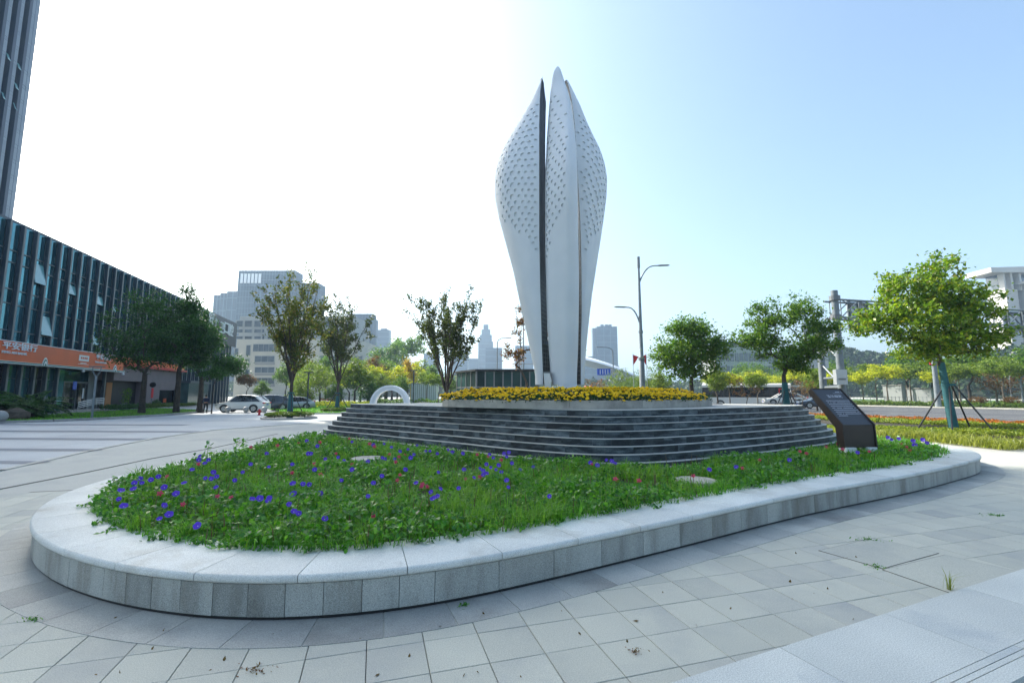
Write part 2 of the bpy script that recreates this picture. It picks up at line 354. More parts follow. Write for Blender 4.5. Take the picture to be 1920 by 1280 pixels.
LM = Loop([(-1.95, 13.1), (-.9, 11.95), (.4, 11.15), (1.6, 10.8), (2.7, 10.95), (4.1, 11.8), (5.6, 13.2), (6.25, 14.4), (5.9, 15.7), (4.0, 16.6), (1.4, 16.7), (-.8, 15.9), (-2.0, 14.6)], smooth=4)
# ---- foreground paving: slabs one by one
UA = np.array([.958, .286]); VA = np.array([-.286, .958])
bedp = [(-9.2, 1.2), (6, 1.2), (14.5, 6), (14.5, 12.4), (7, 11.5), (-9.2, 10)]
pav = thing('pavement', None, None, (0, 4, 0)); pav['kind'] = 'structure'
hull = [(-9, 1.4), (5.5, 1.4), (14.2, 6.2), (14.2, 12.2), (4, 8.6), (-5.2, 9.8), (-9, 8.8)]
sheet('paving_bed', ccw(hull), -.022, M['joint'])
T = .40; G = .0055
ii, jj = np.meshgrid(np.arange(-26, 45), np.arange(-8, 34)); ii = ii.ravel(); jj = jj.ravel()
CX = (ii + .5) * T * UA[0] + (jj + .5) * T * VA[0]; CY = (ii + .5) * T * UA[1] + (jj + .5) * T * VA[1]
# line of the raised granite border at the lower right
BP0, BP1 = on(1280, 1280), on(1920, 1070); BD = (BP1 - BP0).normalized(); BN = Vector((BD.y, -BD.x, 0))
below = (CX - BP0.x) * BN.x + (CY - BP0.y) * BN.y
ok = inside(hull, CX, CY) & ~inside(L1.poly(-.35, .3), CX, CY) & (below < .25)
# the paved access cover in the right foreground (two frames)
cov = [on(1535, 1032), on(1640, 1008), on(1760, 1037), on(1655, 1066)]
cov = [(p.x, p.y) for p in cov]
cov2 = [on(1655, 1068), on(1772, 1040), on(1906, 1071), on(1782, 1112)]; cov2 = [(p.x, p.y) for p in cov2]
idx = np.where(ok)[0]; d = np.hypot(CX[idx], CY[idx]); px = 960 + 853 * CX[idx] / np.maximum(CY[idx], .5)
vis = (CY[idx] > 2.6) & (px > -60) & (px < 1980)
order = idx[np.argsort(d + (~vis) * 100)]
ang = math.atan2(UA[1], UA[0])
def slabmb(c, r, h=.03, dz=0):
    b = MB(); a = T / 2 - G / 2; bv = .003
    b.add([(-a, -a, -h), (a, -a, -h), (a, a, -h), (-a, a, -h), (-a, -a, -bv), (a, -a, -bv), (a, a, -bv), (-a, a, -bv), (-a + bv, -a + bv, 0), (a - bv, -a + bv, 0), (a - bv, a - bv, 0), (-a + bv, a - bv, 0)],
          [(0, 3, 2, 1), (0, 1, 5, 4), (1, 2, 6, 5), (2, 3, 7, 6), (3, 0, 4, 7), (4, 5, 9, 8), (5, 6, 10, 9), (6, 7, 11, 10), (7, 4, 8, 11), (8, 9, 10, 11)]); return b
sm = slabmb(0, 0).mesh('slab', M['slab'])
for k in order[:300]:
    o = link('paving_slab', sm, pav); o.location = (CX[k], CY[k] - 4, random.uniform(-.0012, .0012)); o.rotation_euler = (random.uniform(-.002, .002), random.uniform(-.002, .002), ang)
V = []
for k in order[300:]:
    a = T / 2 - G / 2; z = random.uniform(-.001, .001)
    V += [(CX[k] + (s * UA[0] + t * VA[0]) * a, CY[k] - 4 + (s * UA[1] + t * VA[1]) * a, z) for s, t in ((-1, -1), (1, -1), (1, 1), (-1, 1))]
o = link('paving_slabs_rest', npmesh('pr', np.array(V), 4, M['slab']), pav); o.name = 'slab_field'; o['kind'] = 'stuff'
# ---- ring of darker slabs round the planter
ring = thing('ring_paving', None, None, (2, 8, 0)); ring['kind'] = 'structure'
u = 0
while u < L1.L - .2:
    lu = .52
    if u + lu > L1.L: lu = L1.L - u
    b = MB(); L1.sweep(b, u + .003, u + lu - .003, [(-.12, -.01), (.36, -.01), (.36, .005), (-.12, .005)])
    b.build('ring_slab', M['slab_dark'], ring, world=True); u += lu
# ---- access cover frames with overgrown joints
def strip(mb, pts, wd, z0, z1, closed=True):
    n = len(pts)
    for i in range(n if closed else n - 1):
        a = Vector((*pts[i][:2], 0)); b = Vector((*pts[(i + 1) % n][:2], 0)); dd = (b - a)
        mb.box(((a + b) / 2).to_tuple()[:2] + ((z0 + z1) / 2,), (dd.length + wd, wd, z1 - z0), math.atan2(dd.y, dd.x))
for nm, cc, lb in (('access_cover', cov, 'paved access cover in the right foreground with weeds growing along its joints'),
                   ('access_cover', cov2, 'paved access cover at the lower right touching the bright granite border')):
    cx = sum(p[0] for p in cc) / 4; cyy = sum(p[1] for p in cc) / 4
    t = thing(nm, lb, 'access cover', (cx, cyy, 0))
    q = [(cx + (p[0] - cx) * .985, cyy + (p[1] - cyy) * .985) for p in cc]
    MB().prism(ccw(q), -.015, .005).build('cover_slab', M['slab'], t, world=True)
    b = MB(); q = [(cx + (p[0] - cx) * .995, cyy + (p[1] - cyy) * .995) for p in cc]; strip(b, q, .011, -.015, .0035); b.build('frame', M['joint'], t, world=True)
# ---- bright granite border lower right: a slightly raised kerb with a grooved edge
W1 = .64
bord = thing('granite_border', 'bright granite border slabs with grooved edge crossing the lower right corner', 'step', (3.2, 3.2, 0))
for k in range(-2, 9):
    a0 = -1.6 + k * 1.25; c = BP0 + BD * (a0 + .62) + BN * (W1 / 2)
    b = MB(); b.box((c.x, c.y, .0), (1.244, W1 - .0, .05), math.atan2(BD.y, BD.x)); b.build('border_slab', M['slab_bright'], bord, world=True)
for k in range(-2, 9):
    a0 = -1.3 + k * 1.25
    for gi, (o0, o1) in enumerate(((W1 + .005, W1 + .05), (W1 + .056, W1 + .09), (W1 + .096, W1 + .20))):
        c = BP0 + BD * (a0 + .62) + BN * ((o0 + o1) / 2)
        b = MB(); b.box((c.x, c.y, -.08), (1.244, o1 - o0, .21), math.atan2(BD.y, BD.x)); b.build('edge_strip', M['slab_bright'], bord, world=True)
b = MB(); c = BP0 + BD * 3 + BN * (W1 + .205 + .5); b.box((c.x, c.y, -.03), (14, 1.0, .03), math.atan2(BD.y, BD.x)); o = b.build('shaded_drop', M['drop_shade']); o['kind'] = 'structure'  # flat dark strip where the ground drops into shade, shade put into its colour
# ================================================================ PLANTER
pl = thing('planter', 'long low granite planter kerb curving round the flower bed in the foreground', 'planter', (2, 12, 0))
u = 0
while u < L1.L - .05:
    near = (L1.p(u)[0][1] < 8)
    curv = abs(np.cross(L1.p(u)[1], L1.p(u + .5)[1]))
    lu = .60 if curv < .09 else .30
    lu = min(lu, L1.L - u)
    if L1.L - u - lu < .2: lu = L1.L - u
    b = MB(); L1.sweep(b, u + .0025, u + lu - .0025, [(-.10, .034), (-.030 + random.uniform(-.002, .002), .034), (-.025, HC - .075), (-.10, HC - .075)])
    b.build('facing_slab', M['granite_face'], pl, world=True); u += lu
u = 0
while u < L1.L - .05:
    lu = min(.86, L1.L - u)
    if L1.L - u - lu < .3: lu = L1.L - u
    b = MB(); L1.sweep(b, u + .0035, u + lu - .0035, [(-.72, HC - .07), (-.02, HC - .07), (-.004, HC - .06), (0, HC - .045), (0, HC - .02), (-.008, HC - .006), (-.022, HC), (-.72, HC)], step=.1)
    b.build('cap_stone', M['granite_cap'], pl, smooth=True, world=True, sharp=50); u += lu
b = MB(); L1.sweep(b, 0, L1.L, [(-.16, -.02), (-.048, -.02), (-.048, .028), (-.09, .028), (-.09, HC - .08), (-.16, HC - .08)], closed=True); b.build('plinth', M['black'], pl, world=True)  # recessed foot made black, the shadow line under the facing put into its colour
inn = L1.poly(-.70, .2)
MB().prism(inn, .05, HC - .04).build('soil', M['soil'], pl, world=True)
# ================================================================ STEPPED PLATFORM
pf = thing('stepped_platform', 'rounded dark slate platform of eight shallow steps carrying the white sculpture', 'platform', (2, 14.5, .3))
Z1, RZ, TR, NT = .425, .1444, .148, 8
blocks = []
for k in range(NT):
    z1 = Z1 + k * RZ; z0 = z1 - RZ if k else .30; o = -k * TR
    b = MB(); L2.sweep(b, 0, L2.L, [(o - .30, z1 - .008), (o + .004, z1 - .008), (o + .004, z1), (o - .30, z1)], closed=True); b.build('tread', M['tread'], pf, world=True)
    u = random.uniform(0, .4); end = u + L2.L
    while u < end - .05:
        lu = random.choice((.5, .6, .7, .8, .95)); lu = min(lu, end - u)
        if end - u - lu < .25: lu = end - u
        q, nn = L2.p(u + lu / 2, o)
        blocks.append((q[0], q[1], nn[0] * -q[0] + nn[1] * -q[1] > 0, k, u, lu, z0, z1, o)); u += lu
blocks.sort(key=lambda t: (not t[2], math.hypot(t[0], t[1])))
rest = MB()
for i, (qx, qy, f, k, u, lu, z0, z1, o) in enumerate(blocks):
    oo = o + random.uniform(-.002, .003)
    prof = [(oo - .16, z0 + .001), (oo, z0 + .001), (oo, z1 - .0090), (oo - .16, z1 - .0090)]
    if i < 300:
        b = MB(); L2.sweep(b, u + .002, u + lu - .002, prof, step=.2); b.build('step_block', M['slate'], pf, world=True)
    else: L2.sweep(rest, u + .002, u + lu - .002, prof, step=.3)
o = rest.build('step_block_rest', M['slate'], pf, world=True); o.name = 'far_step_blocks'; o['kind'] = 'stuff'
ZT = Z1 + 7 * RZ
MB().prism(L2.poly(-NT * TR + .1 - .25, .25), .3, ZT - .003).build('core', M['tread'], pf, world=True)
MB().prism(L2.poly(-7 * TR - .28, .25), ZT - .02, ZT + .002).build('paved_top', M['ground'], pf, world=True)
# two pale paved strips / drain slots on the right of the top
for (uu, vv, ln, lb) in ((1440, 755, 1.1, 'dark narrow drain grate on the right part of the platform top'), (1335, 757, .7, 'short dark drain grate beside the marigold kerb end')):
    p = on(uu, vv + 1, ZT); b = MB(); t = thing('drain_grate', lb, 'drain', (p.x, p.y, ZT))
    b.box((0, 0, .012), (ln, .16, .02), .1); b.build('grate', M['mid_steel'], t)
# pebbles round the foot of the steps
pb = []
ico = MB().ball((0, 0, 0), 1, 5, 3).v; icf = MB().ball((0, 0, 0), 1, 5, 3).f
b = MB()
for i in range(3400):
    u = random.uniform(0, L2.L); of = abs(random.gauss(0, .22)) + .02; q, nn = L2.p(u, of)
    if q[1] > 16: continue
    r = random.uniform(.018, .042); a = random.random() * 6.3
    sx, sy, sz = r * random.uniform(.8, 1.3), r * random.uniform(.7, 1), r * .6
    b.add([(q[0] + (v[0] * sx * math.cos(a) - v[1] * sy * math.sin(a)), q[1] + (v[0] * sx * math.sin(a) + v[1] * sy * math.cos(a)), HC - .03 + sz * .6 + v[2] * sz) for v in ico], icf)
pm = leafmat('pebble', [(.20, .19, .17), (.34, .32, .29), (.26, .24, .21), (.42, .40, .37)], 0)
o = b.build('pebbles', pm, kind='stuff'); tag(o, 'band of small grey pebbles along the foot of the slate steps', 'pebbles')
# ---------------------------------------------------------------- marigold kerb
mk = thing('flower_bed_kerb', 'low concrete kerb round the marigold bed on the platform top', 'kerb', (2, 13.5, ZT))
HM = .205; u = .3; e = u + LM.L
while u < e - .1:
    lu = min(1.9, e - u)
    if e - u - lu < .6: lu = e - u
    b = MB(); LM.sweep(b, u + .004, u + lu - .004, [(-.14, ZT + .002), (0, ZT + .002), (0, ZT + HM - .012), (-.012, ZT + HM), (-.14, ZT + HM)]); b.build('kerb_panel', M['concrete'], mk, world=True); u += lu
MB().prism(LM.poly(-.13, .2), ZT + .003, ZT + HM - .03).build('soil', M['soil'], mk, world=True)
# ================================================================ LEAF SCATTER
def unit(a): return a / np.maximum(np.linalg.norm(a, axis=-1, keepdims=True), 1e-9)
def leaf_quads(P, size, asp=.55, up=.35, dirs=None, droop=0, fold=.0, var=.35):
    "one diamond leaf (4 verts) per point"
    n = len(P); A = rng.normal(size=(n, 3)); 
    if dirs is not None: A = A * .8 + dirs
    A[:, 2] -= droop; A = unit(A)
    Nn = rng.normal(size=(n, 3)); Nn[:, 2] = np.abs(Nn[:, 2]) + up; Nn = unit(Nn)
    S = unit(np.cross(A, Nn)); sz = size * (1 + rng.uniform(-var, var, (n, 1)))
    V = np.empty((n, 4, 3)); V[:, 0] = P - A * sz * .5; V[:, 2] = P + A * sz * .5
    mid = P + A * sz * .06
    V[:, 1] = mid + S * sz * asp * .5; V[:, 3] = mid - S * sz * asp * .5
    V[:, 1, 2] += fold * sz[:, 0]; V[:, 3, 2] += fold * sz[:, 0]
    return V.reshape(-1, 3)
def blades(P, h, wd, lean=.5):
    "bent grass blade, two quads as one 6-gon folded -> use two quads"
    n = len(P); az = rng.uniform(0, 2 * np.pi, n); L_ = lean * rng.uniform(.2, 1.3, n); hh = h * rng.uniform(.5, 1.25, n)
    D_ = np.c_[np.cos(az), np.sin(az), np.zeros(n)]; S = np.c_[-np.sin(az), np.cos(az), np.zeros(n)] * (wd * rng.uniform(.6, 1.3, n))[:, None] * .5
    m = P + D_ * (L_ * hh * .3)[:, None]; m[:, 2] += hh * .6
    t = P + D_ * (L_ * hh)[:, None]; t[:, 2] += hh * (1 - .25 * L_)
    V = np.empty((n, 2, 4, 3)); V[:, 0, 0] = P - S; V[:, 0, 1] = P + S; V[:, 0, 2] = m + S * .8; V[:, 0, 3] = m - S * .8
    V[:, 1, 0] = m - S * .8; V[:, 1, 1] = m + S * .8; V[:, 1, 2] = t + S * .12; V[:, 1, 3] = t - S * .12
    return V.reshape(-1, 3)
def blademesh(name, V, mats):
    "blades share verts between their two quads so that each blade is one island"
    n = len(V) // 8; W = V.reshape(n, 8, 3)[:, [0, 1, 2, 3, 6, 7]].reshape(-1, 3)
    me = D.meshes.new(name); me.vertices.add(n * 6); me.vertices.foreach_set('co', W.astype(np.float32).ravel())
    base = (np.arange(n) * 6)[:, None]; li = (base + np.array([0, 1, 2, 3, 3, 2, 4, 5])).ravel().astype(np.int32)
    me.loops.add(n * 8); me.loops.foreach_set('vertex_index', li); me.polygons.add(n * 2); me.polygons.foreach_set('loop_start', np.arange(0, n * 8, 4, dtype=np.int32))
    me.update(calc_edges=True); me.materials.append(mats); return me
# ---- flower bed planting
bx, by = L1.poly(-.54, .2), L2.poly(.12, .2)
def scatter_bed(n, ymax, dens_pow=1.6, off=None):
    X = rng.uniform(-7.4, 12.4, n); Y = rng.uniform(4, 22, n)
    k = inside(bx, X, Y) & ~inside(by, X, Y); X, Y = X[k], Y[k]
    d = np.hypot(X, Y); k = (rng.uniform(0, 1, len(X)) < np.clip((6.0 / d) ** dens_pow, .02, 1)); X, Y = X[k], Y[k]
    return X, Y
def lump(X, Y):
    return .5 + .25 * np.sin(X * 1.9 + 1.3 * np.sin(Y * 1.1)) + .2 * np.sin(Y * 2.7 + X * 1.2) + .16 * np.sin(X * 5.1 - Y * 3.9) + .08 * np.sin(X * 11 + Y * 9)
# slight mound
def bedz(X, Y):
    return HC - .04 + 0 * X
discs = [(on(1305, 900, HC + .03), .33, 'round grey stone disc half hidden in the grass near the planter front'), (on(690, 859, HC + .03), .36, 'pale round stone disc in the grass in front of the steps')]
def offdisc(X, Y, r=1.05):
    k = np.ones(len(X), bool)
    for p, rr, _ in discs: k &= np.hypot((X - p.x) * 1, Y - p.y) > rr * r
    return k
X, Y = scatter_bed(420000, 22, 1.3); k = offdisc(X, Y); X, Y = X[k], Y[k]; lu = lump(X, Y)
k = rng.uniform(0, 1, len(X)) < .55 + .5 * (lu > .5); X, Y, lu = X[k], Y[k], lu[k]
P = np.c_[X, Y, bedz(X, Y)]
far = np.hypot(X, Y)
V = blades(P, .10 + .17 * lu ** 1.5, .0055 + .0007 * far, 1.0)
o = link('flower_bed_grass', blademesh('g', V, M['lf_grass'])); tag(o, 'dense green grass filling the granite planter', 'grass', kind='stuff')
X, Y = scatter_bed(420000, 22, 1.25); k = offdisc(X, Y); X, Y = X[k], Y[k]; lu = lump(X * .9 + 3, Y * .9)
sel = rng.uniform(0, 1, len(X)) < np.clip(.35 + .9 * (lu - .35) + .45 * (Y < 6.5) + .3 * (X < -4), .12, 1); X, Y, lu = X[sel], Y[sel], lu[sel]
hz = rng.beta(2.0, 1.6, len(X)) * (.07 + .17 * lu)
far = np.hypot(X, Y)
P = np.c_[X, Y, bedz(X, Y) + .02 + hz]
V = leaf_quads(P, (.036 + .003 * far)[:, None] * 1.0, .6, up=.9, fold=.1, var=.6)
o = link('flower_bed_weeds', npmesh('w', V, 4, M['lf_bed'])); tag(o, 'leafy morning glory vines and weeds among the planter grass', 'plants', kind='stuff')
# taller grass clumps standing out of the bed
cx_, cy_ = scatter_bed(2600, 22, 1.0); q = rng.integers(0, len(cx_), 16000); X = cx_[q] + rng.normal(0, .06, len(q)); Y = cy_[q] + rng.normal(0, .06, len(q)); k = inside(bx, X, Y) & ~inside(by, X, Y) & offdisc(X, Y); X, Y = X[k], Y[k]
o = link('tall_grass_clumps', blademesh('tg', blades(np.c_[X, Y, bedz(X, Y)], .27, .008, 1.1), M['lf_clump'])); tag(o, 'longer light green grass clumps standing out of the planter bed', 'grass', kind='stuff')
X, Y = scatter_bed(5200, 22, .9); k = offdisc(X, Y); X, Y = X[k], Y[k]
o = link('dry_stalks', blademesh('ds', blades(np.c_[X, Y, bedz(X, Y)], .30, .011, .35), M['lf_stalk'])); tag(o, 'thin reddish brown dry stalks standing among the planter weeds', 'stalks', kind='stuff')
# runners spilling over the cap
P = []
for i in range(150):
    u = random.uniform(0, L1.L); q, nn = L1.p(u, -.66)
    if q[1] > 11 or (q[0] < -6.3): continue
    tq = np.array([-nn[1], nn[0]]); a = random.uniform(-1.2, 1.2); dr = nn * math.cos(a) + tq * math.sin(a); ln = random.uniform(.08, .34)
    for j in range(int(ln * 60)):
        s_ = random.random(); pp = q + dr * ln * s_; P.append((pp[0] + random.gauss(0, .022), pp[1] + random.gauss(0, .022), HC + .012 + random.random() * .035 * (1.4 - s_)))
V = leaf_quads(np.array(P), np.full((len(P), 1), .055), .6, up=1.5, fold=.08)
o = link('trailing_vines', npmesh('tv', V, 4, M['lf_bed'])); tag(o, 'trailing vine runners creeping out over the granite cap', 'plants', kind='stuff')
# tall weeds standing up on the left rim
def weed(x, y, h, n, label):
    t = thing('tall_weed', label, 'plant', (x, y, HC - .03)); b = MB()
    b.tube([(0, 0, 0), (.02, .0, h * .5), (.05, .01, h)], [.006, .005, .002], 5); b.build('stem', M['lf_bed'], t)
    P = []; 
    for i in range(n):
        z = h * (.3 + .7 * i / n); a = i * 2.4; P.append((.05 * z / h + math.cos(a) * .05, math.sin(a) * .05, z))
    P = np.array(P); dirs = np.c_[P[:, 0] * 30, P[:, 1] * 30, np.full(len(P), .5)]
    link('foliage', npmesh('wf', leaf_quads(P, np.full((len(P), 1), .13), .45, up=1.5, dirs=dirs), 4, M['lf_bed']), t)
for (u_, v_, h_, n_, lb) in ((385, 872, .55, 11, 'tall thin weed rising above the left edge of the flower bed'), (440, 850, .42, 16, 'bushy taller weed beside the thin one on the left bed edge'),
                             (455, 846, .36, 14, 'leafy weed right of the bushy weed on the left bed edge'), (1078, 880, .26, 10, 'leafy weed standing before the front of the slate steps'), (700, 812, .3, 12, 'small leafy weed near the left foot of the slate steps'), (1370, 868, .22, 9, 'small weed at the foot of the steps left of the information board')):
    p = on(u_, v_, HC); weed(p.x, p.y, h_, n_, lb)
for p, r, lb in discs:
    t = thing('stone_disc', lb, 'stone', (p.x, p.y, HC)); b = MB()
    b.tube([(0, 0, -.05), (0, 0, .035), (0, 0, .045)], [r, r, r - .01], 28); b.build('disc', M['concrete'], t, smooth=True)
# weeds in the paving
def tuft(name, u_, v_, n, r, sz, lb, h=.05, m='lf_bed', elong=1):
    p = on(u_, v_); a = rng.uniform(0, 6.28, n); q = np.abs(rng.normal(0, r, n))
    P = np.c_[p.x + np.cos(a) * q * elong, p.y + np.sin(a) * q, rng.uniform(0, h * .4, n) + .002]
    o = link(name, npmesh(name, leaf_quads(P, np.full((n, 1), sz), .4, up=.8), 4, M[m])); tag(o, lb, 'weed')
tuft('weed_tuft', 1628, 1012, 60, .07, .03, 'green weed tuft on the far joint of the access cover', elong=2)
tuft('weed_tuft', 1645, 1063, 60, .045, .025, 'weed tuft at the front corner of the access cover', elong=2.2)
tuft('weed_tuft', 60, 1163, 50, .03, .025, 'small weed by the dark ring slabs at the lower left', elong=1.6)
tuft('weed_tuft', 475, 1257, 60, .045, .022, 'dry weed patch in the paving at the bottom left of centre', m='lf_rust', elong=2.2)
tuft('weed_tuft', 1190, 1222, 40, .025, .02, 'dry leaf litter on the paving joint right of centre', m='lf_rust', elong=2)
tuft('weed_tuft', 870, 1136, 30, .03, .03, 'few green leaves lying beside the kerb foot', m='lf_bed')
tuft('weed_tuft', 1865, 966, 40, .05, .04, 'flat weed on the right paving near the frame edge', elong=2.4)
p = on(1780, 1106); P = np.tile([[p.x, p.y, 0]], (26, 1)) + rng.normal(0, .012, (26, 3)) * [1, 1, 0]
o = link('grass_tuft', blademesh('gt', blades(P, .17, .006, .7), M['lf_lily'])); tag(o, 'thin pale grass tuft sprouting at the edge of the bright granite border', 'grass tuft')
# ---- flowers: morning glories and pink ones
def glory_mesh():
    b = MB(); n = 10; r = .042
    vs = [(0, 0, -.022)] + [(r * .16 * math.cos(2 * math.pi * k / n), r * .16 * math.sin(2 * math.pi * k / n), -.010) for k in range(n)] + \
         [((r if k % 2 else r * .9) * math.cos(2 * math.pi * k / n), (r if k % 2 else r * .9) * math.sin(2 * math.pi * k / n), .008 if k % 2 else .004) for k in range(n)]
    b.add(vs, [(0, 1 + k, 1 + (k + 1) % n) for k in range(n)], 1); b.f = []; b.m = []
    b.f = [(0, 1 + k, 1 + (k + 1) % n) for k in range(n)]; b.m = [1] * n
    b.f += [(1 + k, 1 + n + k, 1 + n + (k + 1) % n, 1 + (k + 1) % n) for k in range(n)]; b.m += [0] * n
    return b.mesh('glory', [M['glory'], M['glory_eye']], True, sharp=80)
gm = glory_mesh()
def pink_mesh():
    b = MB(); 
    for k in range(5):
        a = 2 * math.pi * k / 5; c, s = math.cos(a), math.sin(a)
        b.add([(0, 0, 0), (c * .018 - s * .011, s * .018 + c * .011, .006), (c * .034, s * .034, .004), (c * .018 + s * .011, s * .018 - c * .011, .006)], [(0, 3, 2, 1)])
    b.ball((0, 0, .004), .005, 6, 4); return b.mesh('pinkf', M['pink'])
pk = pink_mesh()
def put_flower(name, me, u_, v_, z, label, cat, group, s):
    p = on(u_, v_, z)
    if not (inside(bx, np.array([p.x]), np.array([p.y]))[0]) or inside(by, np.array([p.x]), np.array([p.y]))[0]: return
    o = link(name, me); d = math.hypot(p.x, p.y); k = s * (1 + .035 * max(0, d - 5)); o.scale = (k, k, k)
    o.location = p; tl = Vector((-p.x * .16 + random.gauss(0, .35), -p.y * .16 * .9 + random.gauss(0, .3), .9)); o.rotation_euler = tl.to_track_quat('Z', 'Y').to_euler()
    tag(o, label, cat, group)
PUR = [(227, 919), (250, 916), (308, 947), (317, 964), (299, 972), (223, 935), (232, 948), (252, 905), (266, 905), (297, 893), (262, 897), (283, 899), (308, 913), (373, 862), (391, 862), (376, 856), (384, 868), (385, 896), (396, 897), (406, 893), (400, 885), (405, 913),
       (549, 906), (580, 908), (568, 907), (542, 945), (551, 958), (560, 962), (552, 924), (549, 926), (505, 933), (473, 935), (487, 934), (609, 972), (503, 938), (504, 875), (548, 870), (578, 850), (583, 850), (634, 857), (660, 880), (645, 863),
       (716, 892), (760, 880), (722, 860), (765, 842), (717, 858), (822, 885), (826, 916), (812, 934), (820, 930), (808, 922), (770, 858), (776, 852), (848, 848), (840, 843), (868, 850), (900, 878), (906, 882), (912, 887), (920, 876), (930, 880), (940, 885), (950, 900), (953, 913), (945, 850), (954, 848), (950, 856), (918, 852), (925, 858), (935, 872),
       (1030, 930), (889, 895), (912, 870), (906, 890), (1107, 867), (1120, 872), (1137, 862), (1147, 864), (1153, 868), (1608, 848), (1665, 820), (1672, 824), (1685, 822), (1722, 818), (1730, 824), (1712, 826), (1738, 830), (1715, 834),
       (530, 822), (610, 860), (660, 828), (700, 834), (720, 832), (734, 838), (750, 846), (782, 835), (798, 846), (806, 846), (820, 850), (640, 812), (575, 826), (595, 836), (500, 850), (470, 870), (455, 885), (440, 900), (345, 905), (330, 925), (360, 880),
       (370, 985), (690, 930), (700, 905), (640, 900), (590, 880), (600, 925), (780, 905), (860, 915), (870, 880), (740, 860), (690, 865), (1000, 875), (1330, 880), (1380, 875), (1480, 862), (960, 868), (975, 880)]
for (a, b_) in PUR: put_flower('morning_glory_flower', gm, a, b_, HC + .17 + random.uniform(-.01, .04), 'violet blue morning glory flower open above the planter grass', 'flower', 'morning glories in the planter', random.uniform(.65, 1.05))
PNK = [(408, 930), (433, 932), (548, 886), (601, 890), (697, 965), (700, 968), (590, 870), (470, 838), (520, 835), (560, 830), (600, 829), (655, 822), (693, 832), (702, 837), (730, 852), (748, 856), (760, 852), (770, 858), (742, 866), (750, 890), (745, 900), (792, 908), (790, 912), (801, 912), (900, 894), (873, 898), (895, 852), (915, 856), (940, 862),
       (1007, 845), (1110, 870), (1154, 898), (1198, 901), (1300, 892), (1392, 878), (1424, 862), (1550, 838), (1572, 832), (1580, 842), (1512, 850), (1500, 846), (1630, 846), (1690, 832), (1700, 838), (1706, 843), (1750, 822), (1762, 826), (1640, 822), (343, 945), (300, 925), (372, 870), (313, 893), (660, 870), (630, 850), (805, 846)]
for (a, b_) in PNK: put_flower('pink_flower', pk, a, b_, HC + .15 + random.uniform(-.01, .04), 'small bright pink flower among the planter grass', 'flower', 'pink flowers in the planter', random.uniform(.9, 1.35))
# ---- marigolds
mp = LM.poly(-.02, .2)
n = 52000; X = rng.uniform(-2.3, 6.6, n); Y = rng.uniform(10.4, 17, n); k = inside(LM.poly(.03, .2), X, Y); X, Y = X[k], Y[k]
def mh(X, Y):
    edge = np.min([np.hypot(X - q[0], Y - q[1]) for q in np.array(mp)], axis=0)
    return HM - .03 + .13 + .19 * np.clip(edge / .8, 0, 1) + .03 * np.sin(X * 6) * np.sin(Y * 5)
MH = mh(X, Y); P = np.c_[X, Y, ZT + MH * rng.uniform(.5, 1, len(X))]
front = (Y < 13.8) | (rng.uniform(0, 1, len(X)) < .35); P = P[front]
o = link('marigold_foliage', npmesh('mf', leaf_quads(P, np.full((len(P), 1), .06), .5, up=.8), 4, M['lf_mari'])); tag(o, 'dark green foliage of the marigold bed around the sculpture foot', 'plants', kind='stuff')
def mari_mesh():
    b = MB()
    for ring_, (rr, z, nn) in enumerate(((.040, 0, 9), (.030, .010, 8), (.017, .018, 6))):
        for k in range(nn):
            a = 2 * math.pi * (k + .4 * ring_) / nn; c, s = math.cos(a), math.sin(a); w_ = rr * .42
            b.add([(0, 0, z - .004), (c * rr * .8 - s * w_, s * rr * .8 + c * w_, z + .004), (c * rr, s * rr, z), (c * rr * .8 + s * w_, s * rr * .8 - c * w_, z + .004)], [(0, 3, 2, 1)])
    b.ball((0, 0, .004), .026, 6, 4, sc=(1, 1, .6)); return b.mesh('marigold', M['mari'])
mm_ = mari_mesh()
cand = []
XX = rng.uniform(-2.3, 6.6, 9000); YY = rng.uniform(10.4, 17, 9000); k = inside(LM.poly(.06, .2), XX, YY); XX, YY = XX[k], YY[k]
k = np.hypot(XX - 1.42, YY - 13.5) > 1.0; XX, YY = XX[k], YY[k]; ZZ = ZT + mh(XX, YY) + rng.uniform(-.05, .03, len(XX))
ed = np.min([np.hypot(XX - q[0], YY - q[1]) for q in np.array(mp)], axis=0)
ZZ = np.where((ed < .12) & (YY < 13.5), ZT + HM + rng.uniform(-.02, .18, len(XX)), ZZ)
order = np.argsort(np.hypot(XX, YY)); grid = {}; keep = []
for k in order:
    g_ = (int(XX[k] / .085), int(YY[k] / .085), int(ZZ[k] / .07))
    if g_ in grid: continue
    grid[g_] = 1; keep.append(k)
keep = keep[:1900]
base = np.array([v.co[:] for v in mm_.vertices])
for i in keep[:300]:
    o = link('marigold_flower', mm_); o.location = (XX[i], YY[i], ZZ[i]); s_ = random.uniform(.8, 1.25); o.scale = (s_, s_, s_)
    t = Vector((random.gauss(-.05, .35), random.gauss(-.35, .3), 1)); o.rotation_euler = t.to_track_quat('Z', 'Y').to_euler()
    tag(o, 'yellow marigold blossom near the front of the raised bed', 'flower', 'marigolds in the raised bed')
polys = [tuple(p.vertices) for p in mm_.polygons]; mb = MB()
for i in keep[300:]:
    s_ = random.uniform(.85, 1.25); q = Vector((random.gauss(-.05, .35), random.gauss(-.3, .3), 1)).to_track_quat('Z', 'Y').to_matrix(); q = np.array(q)
    mb.add((base @ q.T * s_ + np.array([XX[i], YY[i], ZZ[i]])).tolist(), polys)
o = mb.build('marigold_mass', M['mari'], kind='stuff'); tag(o, 'mass of yellow marigold blossoms filling the raised bed', 'flowers')
